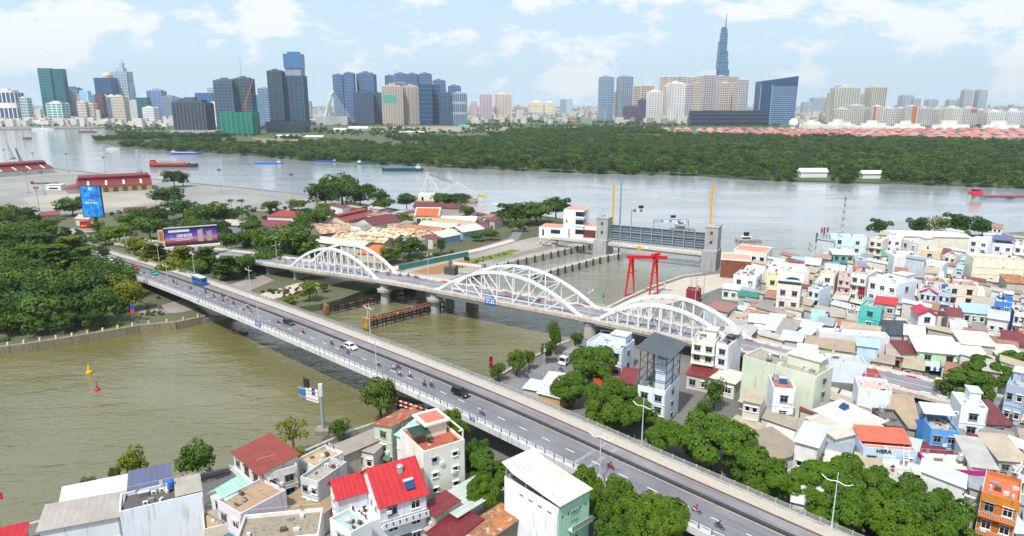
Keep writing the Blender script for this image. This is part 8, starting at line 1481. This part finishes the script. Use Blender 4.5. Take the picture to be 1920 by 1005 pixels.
for x, y, r_, h, k in [(430,500,140,12,'mid'), (240,660,190,14,'mid'), (330,600,110,11,'mid'), (60,650,90,12,'mid'), (330,690,110,10,'mid'), (160,720,100,9,'dark'), (90,410,70,8,'mid'), (300,400,70,8,'lite'), (930,400,80,8,'mid'), (1110,700,110,10,'dark'), (970,760,80,8,'mid'), (1700,615,60,6,'mid'), (1060,500,60,7,'mid'), (1090,530,60,7,'mid'), (1530,450,50,10,'mid'), (200,480,60,8,'mid'), (500,420,60,8,'lite'), (1620,500,50,6,'mid'), (1740,480,60,7,'mid'), (1600,630,50,5,'mid'), (1270,650,45,6,'lite'), (100,780,110,9,'mid'), (400,730,70,7,'mid'), (560,720,50,5,'mid')]: tree(P3, 'trees among the tin-roofed sheds', 'B', x, y, r_, h, k)
for lb, t, x, y, r_, h, k in [('left lobe of the huge dark tree group above the red halls', 'B', 500, 330, 130, 19, 'dark'), ('tallest crown of the huge dark tree group above the red halls', 'B', 620, 290, 150, 23, 'mid'), ('right crown of the huge dark tree group above the red halls', 'B', 750, 330, 115, 19, 'dark'), ('small round tree on the shore left of the derrick crane', 'B', 1090, 365, 70, 11, 'dark'), ('wide tree hiding the foot of the derrick crane', 'B', 1410, 365, 140, 11, 'dark'), ('sparse dark tree at the right end of the port warehouse', 'A', 1255, 205, 75, 15, 'dark'), ('thin small tree right of the port warehouse', 'A', 1325, 215, 40, 12, 'dark'), ('tree beside the blue billboard', 'A', 520, 405, 100, 13, 'dark'), ('grey-green tree right of the huge dark tree group', 'B', 905, 345, 60, 12, 'mid'),
                         ('leftmost tree left of the white control building', 'C', 30, 450, 125, 14, 'dark'), ('middle tree left of the white control building', 'C', 180, 450, 130, 14, 'mid'), ('tree touching the white control building', 'C', 320, 410, 95, 14, 'dark'), ('low tree by the road left of the control building', 'C', 40, 550, 60, 7, 'mid'), ('tree at the shore right of the mint house', 'D', 812, 560, 70, 11, 'dark'), ('leftmost of the four shore trees behind the cream hall', 'D', 1085, 548, 75, 11, 'dark'), ('pale loose tree among the four shore trees', 'D', 1215, 535, 75, 12, 'sparse'), ('largest of the four shore trees behind the cream hall', 'D', 1400, 532, 110, 13, 'dark'), ('rightmost of the four shore trees', 'D', 1560, 560, 80, 10, 'dark'),
                         ('small tree in front of the cream hall', 'D', 1240, 640, 55, 9, 'dark'), ('courtyard tree left of the tall white narrow house', 'D', 1420, 640, 50, 9, 'mid'), ('low garden tree below the courtyard tree', 'D', 1390, 695, 50, 6, 'mid'), ('garden shrubs on the peach house roofs', 'H', 1330, 100, 40, 3, 'mid'),
                         ('young tree by the canal nearest the road bridge', 'G', 32, 680, 60, 8, 'lite'), ('second young tree by the canal lane', 'G', 122, 665, 42, 6, 'lite'), ('third young tree by the canal lane', 'G', 252, 610, 50, 7, 'mid'), ('tree leaning over the water by the arch pier', 'G', 318, 505, 55, 10, 'mid'), ('bushy tree beside the arch pier', 'G', 462, 530, 50, 6, 'mid'), ('shrub beside the tall red sign', 'F', 1755, 765, 55, 5, 'mid'), ('leafy tree in front of the pale blue building', 'G', 600, 700, 155, 11, 'near'), ('leafy tree in front of the mint-roofed stall', 'G', 430, 880, 125, 9, 'near'), ('leafy tree left below the steel-frame house', 'G', 690, 925, 140, 10, 'near'), ('leafy tree right below the steel-frame house', 'G', 840, 960, 130, 9, 'near'), ('round tree between the steel-frame house and the pale green building', 'G', 1470, 915, 85, 8, 'mid'),
                         ('leftmost crown of the large tree by the approach road', 'H', 1480, 850, 150, 9, 'near'), ('tallest crown of the large tree by the approach road', 'H', 1620, 760, 165, 10, 'near'), ('right crown of the large tree by the approach road', 'H', 1770, 740, 130, 10, 'near'), ('small tree by the road hedge', 'H', 1300, 880, 90, 6, 'mid'), ('dark tree beside the turquoise house', 'H', 855, 430, 65, 7, 'dark'), ('tiny bright tree beside the light blue box house', 'H', 750, 672, 28, 4, 'yel'),
                         ('leafy roadside tree under the second lamp', 'K', 700, 105, 140, 10, 'near'), ('leafy roadside tree right of the second lamp', 'K', 900, 130, 125, 10, 'near'), ('leafy tree above the bridge rail left of the biggest tree', 'K', 1110, 290, 145, 9, 'near'), ('biggest round tree beside the road bridge', 'K', 1450, 310, 240, 12, 'near'), ('leafy tree right of the biggest round tree', 'K', 1780, 560, 160, 10, 'near'), ('tree between the biggest round tree and the next', 'K', 1690, 450, 120, 10, 'near'), ('shrub beside the orange tarp', 'K', 1390, 90, 60, 5, 'mid'),
                         ('treetop left in front of the parapet below the mint house wall', 'K', 560, 650, 110, 10, 'near'), ('treetop in front of the parapet, second from the mint wall', 'K', 720, 760, 150, 11, 'near'), ('large treetop in front of the parapet, third from the mint wall', 'K', 900, 830, 175, 11, 'near'), ('treetop at the bottom edge below the parapet', 'K', 800, 930, 165, 10, 'near'), ('rightmost treetop in front of the parapet', 'K', 1090, 880, 165, 11, 'near'), ('bottom-edge treetop right of the others', 'K', 1050, 980, 165, 10, 'near'), ('leafy tree under the parapet beside the cream house', 'J', 1420, 230, 115, 9, 'near'), ('upper leafy tree between cream house and canopy house', 'J', 1600, 440, 110, 10, 'near'), ('middle leafy tree between cream house and canopy house', 'J', 1690, 560, 140, 10, 'near'), ('lower leafy tree between cream house and canopy house', 'J', 1640, 690, 120, 9, 'near'),
                         ('leafy tree hiding the striped bridge marker', 'F', 895, 925, 120, 10, 'lite'), ('sparse young tree beside the old red-roofed house', 'J', 262, 245, 100, 8, 'sparse'), ('round shrub beside the navigation mast', 'J', 605, 232, 75, 5, 'mid'), ('bright shrub on the promenade edge', 'J', 300, 405, 60, 2.6, 'yel'), ('tree behind the slate-blue roof', 'I', 965, 500, 100, 8, 'yel'), ('dark leafy tree standing alone by the promenade', 'I', 1425, 450, 130, 8, 'mid'), ('small tree left of the slate-blue roof', 'I', 835, 575, 40, 5, 'lite'), ('low shrub behind the long white roof', 'I', 640, 642, 55, 4, 'mid'),
                         ('leafy tree beside the nearest tall lamp', 'L', 400, 570, 185, 10, 'near'), ('wide leafy tree right of the nearest tall lamp', 'L', 640, 620, 215, 11, 'near'), ('leafy tree below the lettered light blue house', 'L', 760, 720, 190, 10, 'near'), ('round leafy tree at the lower right', 'L', 1080, 780, 230, 11, 'near'), ('lowest leafy tree at the right bottom edge', 'L', 1200, 880, 220, 11, 'near'), ('leafy tree at the bridge rail by the brown-roofed shed', 'L', 60, 600, 110, 9, 'near'), ('lower leafy tree behind the bridge rail', 'L', 520, 800, 190, 10, 'near'), ('leafy tree at the bottom edge behind the rail', 'L', 960, 930, 190, 10, 'near'), ('tree behind the rail left of the nearest lamp', 'L', 240, 660, 110, 8, 'near'),
                         ('willow-like tree on the bank below the left arch span', 'F', 385, 165, 75, 8, 'lite'), ('bright shrub on the bank beside the road bridge', 'F', 235, 240, 55, 3, 'yel'), ('small shrub below the left arch span', 'F', 490, 145, 35, 4, 'mid'), ('columnar dark tree by the port road', 'B', 1340, 690, 28, 9, 'dark')]:
    tree(lb, None, t, x, y, r_, h, k)
for i, (x, y, r_) in enumerate([(770,462,40), (862,448,45), (988,428,26), (1058,408,28), (30,570,45)]):
    p = GT('E', x, y, 1.2); r = root('bank_shrub', ['shrub on the left embankment left of the bright one', 'bright round shrub on the left embankment', 'small shrub on the left embankment below the blue sign', 'small shrub on the left embankment right of the blue sign', 'shrub at the far left of the embankment'][i], 'shrub', p); k = r_/3.8646/PXM(p); o = obj('foliage', CROWN['lite' if i == 1 else 'mid'][0], r, (0, 0, k*.5)); o.scale = (k/4, k/4, k/4.2); MB().tube((0, 0, -.6), (0, 0, k*.5), .1, .06, 6).build('stem', M('5d5042', 'bark'), r)
# palms
def frond(m, a, L, dr, z0):
    pts = [Vector((math.cos(a)*L*t, math.sin(a)*L*t, z0+L*(.45*t-dr*t*t))) for t in (0, .25, .5, .75, 1)]; sd_ = Vector((-math.sin(a), math.cos(a), 0)); w_ = [.1, .5, .55, .4, .05]
    for i in range(4): m.add([pts[i]-sd_*w_[i]-Vector((0, 0, .25*w_[i])), pts[i], pts[i+1], pts[i+1]-sd_*w_[i+1]-Vector((0, 0, .25*w_[i+1]))], [(0, 1, 2, 3)]); m.add([pts[i], pts[i]+sd_*w_[i]-Vector((0, 0, .25*w_[i])), pts[i+1]+sd_*w_[i+1]-Vector((0, 0, .25*w_[i+1])), pts[i+1]], [(0, 1, 2, 3)])
m = MB(); rp_ = random.Random(9)
for i in range(17): frond(m, i*2.4, rp_.uniform(2.6, 3.6), rp_.uniform(.55, 1.15), 0)
PALM = m.mesh('crown', M((.030, .07, .018), 'leaf'))
for i, (x, y) in enumerate([(1550,380), (1630,395), (1672,365), (1748,365), (1480,420), (1600,430), (1790,410)]):
    h = 13-(i % 3); p = GT('A', x, y, 2.5+h); r = root('palm_tree', ['palm beside the purple billboard trees, leftmost but one', 'palm left of the tallest palm', 'tallest palm of the palm group', 'rightmost tall palm of the palm group', 'leftmost palm of the palm group', 'short palm in the middle of the palm group', 'short palm at the right end of the palm group'][i], 'palm', (p.x, p.y, 2.5), i, 'palms behind the purple billboard'); MB().tube((0, 0, -.2), (.3, .1, h), .22, .15, 7).build('trunk', M('6b5f50', 'bark'), r); obj('crown', PALM, r, (.3, .1, h))
# ================================================================ vehicles
WHEEL = {}
def wheel(rw, parent, x, y):
    if rw not in WHEEL: WHEEL[rw] = (MB().tube((0, -.11, 0), (0, .11, 0), rw, rw, 16).mesh('tyre', M('161617', 'plain')), MB().tube((0, -.12, 0), (0, .12, 0), rw*.6, rw*.6, 12).mesh('rim', M('a9adb0', 'steel', .3, .6)))
    o = obj('wheel', WHEEL[rw][0], parent, (x, y, rw)); obj('rim', WHEEL[rw][1], o); return o
def car(label, p, ang, col, L=4.5, Wd=1.8, Ht=1.65, suv=True, pitch=0, group=None):
    r = root('car', label, 'car', p, 0, group); r.rotation_euler = (0, pitch, ang); b_ = .72 if suv else .68; W2 = Wd/2; PM = M(col, 'paint', .22); h1 = Ht*.58
    pro = [(-L/2, .32), (-L/2+.05, h1*.92), (-L/2+.25, h1), (L*.20, h1), (L*.44, h1*.86), (L/2, h1*.62), (L/2, .30)]; m = MB(); n = len(pro)
    vs = [(x, -W2*(.97 if abs(x) > L*.42 else 1), z) for x, z in pro]+[(x, W2*(.97 if abs(x) > L*.42 else 1), z) for x, z in pro]; m.add(vs, [tuple(range(n)), tuple(range(2*n-1, n-1, -1))]+[(i, i+n, (i+1) % n+n, (i+1) % n) for i in range(n)]); m.build('body', PM, r)
    xb, xf, tb, tf = (-L*.47, L*.22, -L*.42, L*.05) if suv else (-L*.36, L*.20, -L*.22, L*.02); m = MB(); t = W2*.80; m.hexa([(xb, -W2*.95, h1-.02), (xf, -W2*.95, h1-.02), (xf, W2*.95, h1-.02), (xb, W2*.95, h1-.02)], [(tb, -t, Ht), (tf, -t, Ht), (tf, t, Ht), (tb, t, Ht)]); m.build('cabin', PM, r)
    g_ = glass('12191f'); k0, k1 = .12, .86
    def lp(a_, b2_, q): return tuple(a_[i]+(b2_[i]-a_[i])*q for i in range(3))
    def pane(p0, p1, p2, p3, off, nm):
        m = MB(); q = [lp(lp(p0, p3, k0), lp(p1, p2, k0), s) for s in (.06, .94)]+[lp(lp(p0, p3, k1), lp(p1, p2, k1), s) for s in (.94, .06)]; q = [tuple(c+o_ for c, o_ in zip(v, off)) for v in q]; m.poly(q).build(nm, g_, r)
    B = [(xb, -W2*.95, h1), (xf, -W2*.95, h1), (xf, W2*.95, h1), (xb, W2*.95, h1)]; U = [(tb, -t, Ht), (tf, -t, Ht), (tf, t, Ht), (tb, t, Ht)]
    pane(B[0], B[1], U[1], U[0], (0, -.015, .0), 'side_window'); pane(B[2], B[3], U[3], U[2], (0, .015, 0), 'side_window'); pane(B[1], B[2], U[2], U[1], (.02, 0, .005), 'windscreen'); pane(B[3], B[0], U[0], U[3], (-.02, 0, .005), 'rear_window')
    for x in (-L*.32, L*.32):
        for y in (-W2*.9, W2*.9): wheel(.36 if suv else .32, r, x, y)
    for sg in (-1, 1): MB().box(L/2-.16, L/2+.015, sg*W2*.62-.22, sg*W2*.62+.22, h1*.60, h1*.74).build('headlight', M('d9dde0', 'glass'), r); MB().box(-L/2-.015, -L/2+.1, sg*W2*.75-.12, sg*W2*.75+.12, h1*.6, h1*.85).build('tail_light', M('8a1414', 'glass'), r); MB().box(L*.16, L*.22, sg*W2*1.0-.02, sg*W2*1.0+sg*.16+.02, h1-.05, h1+.14).build('mirror', PM, r)
    MB().box(L/2-.05, L/2+.012, -W2*.5, W2*.5, h1*.38, h1*.58).build('grille', M('1c1d20', 'plain'), r); return r
def on_b2(t, x, y):
    u, v = T(t, x, y); s = 60
    for i in range(40): q = G(u, v, B2Z(s)+.01); s = (q-B2P).dot(B2D)
    return s, (q-B2P).dot(B2N)
def on_b1(u, v):
    s = 60
    for i in range(40): q = G(u, v, B1Z(s)+.01); s = (q-B1P).dot(B1D)
    return s, (q-B1P).dot(B1N)
def b2pose(s, o, toward):
    p, rt = place(b2, s, o, .012, -1.0 if toward else 1.0); return p, rt[2], rt[1]
for lb, t, x, y, toward, o, col, kw in [('black SUV driving toward the near end of the road bridge', 'F', 1460, 940, True, -9.4, '17191d', dict(L=4.9, Wd=1.9, Ht=1.85)), ('white SUV in the middle of the road bridge', 'F', 682, 597, True, -9.0, 'd9dadc', dict(L=4.6)), ('dark grey SUV behind the white one', 'F', 258, 412, True, -9.0, '2b3138', dict(L=4.6)), ('turquoise taxi car on the far part of the road bridge', 'E', 1148, 52, True, -9.4, '27a79b', dict(L=4.4, suv=False, Ht=1.5)), ('red car behind the turquoise taxi', 'E', 1010, 12, True, -9.4, 'b5283a', dict(L=4.4, suv=False, Ht=1.5)),
                                       ('white car queuing at the far ramp, nearest of the white cars', 'A', 870, 800, True, -10, 'dcdcde', dict(L=4.6)), ('white van queuing farther up the ramp', 'A', 800, 785, True, -11, 'd6d8da', dict(L=5, Ht=2.1)), ('black car queuing at the left of the ramp', 'A', 715, 770, True, -12.5, '222428', dict(L=4.5)), ('white minivan at the top of the ramp', 'A', 675, 720, True, -9, 'd9d9d9', dict(L=5, Ht=2.1))]:
    s, _ = on_b2(t, x, y); p, a, pt = b2pose(s, o, toward); car(lb, p, a, col, pitch=pt, **kw)
# bus
s, _ = on_b2('E', 1450, 125); p, a, pt = b2pose(s, -4.75, False); r = root('bus', 'blue city bus with a white roof driving away on the road bridge', 'bus', p); r.rotation_euler = (0, pt, a); BL, BW2, BH = 8.6, 1.2, 3.1; BP = M('2a69b8', 'paint')
m = MB(); pr_ = [(-BW2, .35), (-BW2, BH-.35), (-BW2+.25, BH), (BW2-.25, BH), (BW2, BH-.35), (BW2, .35)]; n = 6; m.add([(-BL/2, y, z) for y, z in pr_]+[(BL/2, y, z) for y, z in pr_], [tuple(range(n))[::-1], tuple(range(n, 2*n))]+[(i, (i+1) % n, n+(i+1) % n, n+i) for i in range(n)]); m.build('body', BP, r)
MB().box(-BL/2+.2, BL/2-.2, -BW2+.24, BW2-.24, BH, BH+.06).build('roof', M('dfe4ea', 'paint'), r); MB().box(-1.2, 1.4, -.7, .7, BH+.06, BH+.32).build('roof_unit', M('d0d6dc', 'plain'), r)
for sg in (-1, 1):
    for i in range(6): MB().box(-BL/2+.4+i*1.3, -BL/2+1.55+i*1.3, sg*BW2-.02, sg*BW2+.02, 1.45, 2.5).build('side_window', glass(), r)
MB().box(-BL/2-.02, -BL/2+.02, -BW2*.8, BW2*.8, 1.6, 2.6).build('rear_window', glass(), r); MB().box(BL/2-.02, BL/2+.02, -BW2*.85, BW2*.85, 1.2, 2.6).build('windscreen', glass(), r)
for x in (-BL*.3, BL*.33):
    for y in (-BW2*.9, BW2*.9): wheel(.45, r, x, y)
q = GT('G', 415, 690); truck('grey box truck with a white cab parked on the canal lane', q, math.atan2(GT('G', 150, 840).y-q.y, GT('G', 150, 840).x-q.x), 'd6d8da', '8f8a86', 8.5)
s, o = on_b1(1768, 719); p, rt = place(b1, s, 8, .02, 1.0); car('white car on the road beyond the arch bridge', G(1768, 722, 2.62), rt[2]+math.pi, 'e0e0e2')
car('white car on the road under the left arch', G(*T('C', 210, 685)), .5, 'd0d2d4', suv=False, Ht=1.5)
# ---------------------------------------------------------------- people and motorbikes
def skin(name, ed, radii, pts):
    me = bpy.data.meshes.new(name); me.from_pydata(pts, ed, []); o = bpy.data.objects.new(name, me); COL.objects.link(o); md = o.modifiers.new('s', 'SKIN'); md.use_smooth_shade = True; o.modifiers.new('u', 'SUBSURF').levels = 1
    for i, rr in enumerate(radii): me.skin_vertices[0].data[i].radius = (rr, rr); me.skin_vertices[0].data[i].use_root = (i == 0)
    dg = bpy.context.evaluated_depsgraph_get(); out_ = bpy.data.meshes.new_from_object(o.evaluated_get(dg)); bpy.data.objects.remove(o); out_.name = name; return out_
ED = [(0,1), (1,2), (2,3), (3,4), (2,5), (5,6), (6,7), (2,8), (8,9), (9,10), (0,11), (11,12), (12,13), (13,14), (0,15), (15,16), (16,17), (17,18)]; RA = [.15, .14, .15, .06, .10, .08, .055, .042, .08, .055, .042, .10, .075, .055, .045, .10, .075, .055, .045]
SIT = [(-.2,0,.86), (-.15,0,1.08), (-.06,0,1.3), (-.03,0,1.45), (0,0,1.60), (-.03,.2,1.36), (.17,.28,1.14), (.42,.28,1.05), (-.03,-.2,1.36), (.17,-.28,1.14), (.42,-.28,1.05), (-.12,.12,.84), (.26,.2,.76), (.16,.2,.36), (.32,.2,.31), (-.12,-.12,.84), (.26,-.2,.76), (.16,-.2,.36), (.32,-.2,.31)]
STD = [(0,0,.95), (0,0,1.15), (0,0,1.36), (0,0,1.5), (.02,0,1.64), (0,.19,1.4), (.03,.24,1.14), (.14,.22,.92), (0,-.19,1.4), (.03,-.24,1.14), (.14,-.22,.92), (0,.1,.9), (.03,.11,.5), (0,.11,.1), (.14,.12,.05), (0,-.1,.9), (-.04,-.11,.5), (-.08,-.11,.1), (.06,-.12,.05)]
def dress(me, leg_z):
    for k in ('c9c9c9', '2a2c33', 'a87a5c'): me.materials.append(M(k, 'plain'))
    for pl_ in me.polygons:
        c = pl_.center; pl_.material_index = 2 if (c.z > leg_z[1] or c.x > leg_z[2]) else (1 if c.z < leg_z[0] else 0)
    return me
RIDER = dress(skin('person', ED, RA, SIT), (.86, 1.46, .38)); WALKER = dress(skin('person', ED, RA, STD), (.93, 1.5, .9))
HELM = MB().lathe([(.15, 0), (.155, .08), (.13, .17), (.06, .22)], 12)
def person(label, me, p, ang, shirt, trousers, helmet=None, hz=(0, 0, 1.56), pitch=0):
    o = obj('person', me, None, p); o.rotation_euler = (0, pitch, ang); tag(o, label, 'person')
    for i, c in ((0, shirt), (1, trousers)): o.material_slots[i].link = 'OBJECT'; o.material_slots[i].material = M(c, 'plain')
    if helmet: obj('helmet', HELM.mesh('helmet', M(helmet, 'paint')), o, hz)
    else: MB().lathe([(.11, 0), (.125, .07), (.10, .14), (.04, .17)], 10).build('hair', M('17130f', 'plain'), o).location = hz
    return o
BK = {}
def bike_parts(col):
    if col in BK: return BK[col]
    m = MB(); m.hexa([(-.55, -.12, .5), (.1, -.14, .38), (.1, .14, .38), (-.55, .12, .5)], [(-.72, -.13, .82), (-.02, -.13, .74), (-.02, .13, .74), (-.72, .13, .82)]); m.hexa([(.1, -.13, .36), (.38, -.10, .42), (.38, .10, .42), (.1, .13, .36)], [(.28, -.13, .92), (.46, -.13, .96), (.46, .13, .96), (.28, .13, .92)]); m.hexa([(-.1, -.13, .36), (.14, -.13, .34), (.14, .13, .34), (-.1, .13, .36)], [(-.1, -.13, .44), (.14, -.13, .42), (.14, .13, .42), (-.1, .13, .44)])
    BK[col] = (m.mesh('fairing', M(col, 'paint', .3)), MB().box(-.72, -.0, -.12, .12, .8, .88).mesh('saddle', M('1a1a1b', 'plain')), MB().tube((.40, -.34, 1.04), (.40, .34, 1.04), .025, .025, 6).tube((.34, 0, .9), (.40, 0, 1.04), .03, .03, 6).tube((.48, 0, .75), (.66, 0, .28), .035, .03, 6).mesh('handlebar', M('4a4c4e', 'steel'))); return BK[col]
ORD = ['first', 'second', 'third', 'fourth', 'fifth', 'sixth', 'seventh', 'eighth', 'ninth', 'tenth', 'eleventh', 'twelfth', 'thirteenth', 'fourteenth', 'fifteenth', 'sixteenth', 'seventeenth', 'eighteenth', 'nineteenth', 'twentieth', 'twenty-first', 'twenty-second', 'twenty-third', 'twenty-fourth', 'twenty-fifth', 'twenty-sixth', 'twenty-seventh', 'twenty-eighth', 'twenty-ninth', 'thirtieth', 'thirty-first', 'thirty-second', 'thirty-third', 'thirty-fourth']
SH = [('white', 'd6d6d6'), ('red', 'a8303a'), ('green', '3f8a5a'), ('black', '22242a'), ('blue', '3a5f9a'), ('grey', '7a7d82'), ('pink', 'c58a94')]; BC = [('red', 'a81c24'), ('black', '1c1e22'), ('white', 'c9cbcd'), ('blue', '2f6fa8'), ('grey', '5a5d62')]; rb_ = random.Random(17)
def bike(where, p, ang, pitch, i, group):
    bn, bc = rb_.choice(BC); sn, sc_ = rb_.choice(SH); hn, hc = rb_.choice([('white', 'dedede'), ('black', '222327'), ('red', 'a0282c'), ('blue', '3a66a0')])
    r = root('motorbike', '%s motorbike, %s' % (bn, where), 'motorbike', p, 0, group); r.rotation_euler = (0, pitch, ang); f, sdl, hb = bike_parts(bc); obj('fairing', f, r); obj('saddle', sdl, r); obj('handlebar', hb, r)
    for x in (-.58, .66): wheel(.29, r, x, 0).scale = (1, .5, 1)
    person('%s-shirted rider, %s helmet, %s' % (sn, hn, where), RIDER, p, ang, sc_, rb_.choice(['22252c', '3a3f4a', '57504a']), hc, pitch=pitch)
z1 = lambda x, y: ('Z', 150+x/4.785, 430+y/4.785)
BL_ = [z1(465,355), z1(530,380), z1(575,392), z1(840,478), z1(870,497), z1(995,540), z1(1128,572), z1(1203,612), z1(1283,652), z1(1290,602), z1(1322,638), z1(1378,672), z1(1462,725), z1(1505,706), z1(1530,745), z1(1780,846), ('F',342,485), ('F',550,566), ('F',622,592), ('F',667,632), ('F',887,720), ('F',1000,746), ('F',1032,738), ('F',1042,792), ('F',1117,802), ('F',1222,868), ('F',1272,872), ('J',1637,128), ('K',712,517), ('K',1335,832), ('K',1500,950)]
pos = sorted([on_b2(*q) for q in BL_])
for i, (s, o) in enumerate(pos): o = min(max(o, -14.8), -7.9); p, a, pt = b2pose(s, o, True); bike('%s from the near end of the road bridge' % ORD[i], p, a, pt, i, 'motorbikes on the road bridge')
P1L = [(506,487), (525,488), (535,491), (706,511), (728,517), (751,518), (766,519), (780,522), (1010,566), (1225,602)]
for i, q in enumerate(sorted([on_b1(*q) for q in P1L])): s, o = q; o = min(max(o, 1.6), BW-1.6); p, rt = place(b1, s, o, .012, 1.0 if o > 5.8 else -1.0); bike('%s from the right end of the arch bridge' % ORD[i], p, rt[2], rt[1], i, 'motorbikes on the arch bridge')
for i, (x, y) in enumerate([(355,755), (105,808)]): p = GT('G', x, y, 2.575); bike(['beside the grey truck on the canal lane', 'on the canal lane near the young trees'][i], p, 2.4, 0, i, 'motorbikes on the canal lane')
for i, (x, y) in enumerate([(1070,300), (1165,308), (1150,235)]): p = GT('E', x, y, 2.575); bike(['left of two in the shade under the far bridge end', 'right of two in the shade under the far bridge end', 'deeper in the shade under the far bridge end'][i], p, 1.1, 0, i, 'motorbikes under the bridge')
for i, (t, x, y, c, cn) in enumerate([('F', 180, 462, 'd0cccc', 'white'), ('F', 213, 478, 'c98a1c', 'orange'), ('F', 246, 490, 'cfc8c8', 'pale'), ('F', 420, 562, 'b0564a', 'brick red'), ('F', 434, 575, '8d8d94', 'grey'), ('F', 12, 385, 'b24a4a', 'red')]):
    s, _ = on_b2(t, x, y); p, a, pt = b2pose(s, -15.75, True); person(['pedestrian in white by the left parapet next to the blue sign', 'pedestrian in orange leaning at the left parapet', 'pedestrian in pale clothes right of the orange one', 'pedestrian in brick red at the parapet behind the white SUV', 'pedestrian in grey beside the brick red one', 'pedestrian in red at the parapet lamp near the blue sign'][i], WALKER, p, a-1.3, c, '3a3f4a', hz=(.02, 0, 1.62))

# utility poles in the lanes of the right bank
for i, (t, x, y, h, nm) in enumerate([('G', 1295, 215, 11, 'beside the red container hut'), ('G', 1385, 240, 11, 'beside the grey metal shed'), ('G', 1325, 290, 12, 'behind the top of the right arch'), ('H', 832, 512, 11, 'in front of the turquoise house'), ('G', 232, 800, 10, 'beside the canal lane near the stalls'), ('H', 705, 690, 8, 'beside the light blue box house'), ('G', 1098, 215, 7, 'right of the red gantry crane'), ('L', 118, 775, 9, 'behind the bridge rail at the brown-roofed shed')]):
    p = GT(t, x, y); r = root('utility_pole', 'grey utility pole '+nm, 'pole', p, .5); MB().tube((0, 0, -.2), (0, 0, h), .17, .11, 8).build('shaft', M('a8a6a0', 'concrete'), r); MB().box(-.9, .9, -.06, .06, h-.9, h-.78).build('crossarm', M('7d7a74', 'steel'), r); MB().box(-.3, .3, -.35, -.12, h-2.4, h-1.5).build('box', M('c9c9c6', 'plain'), r)
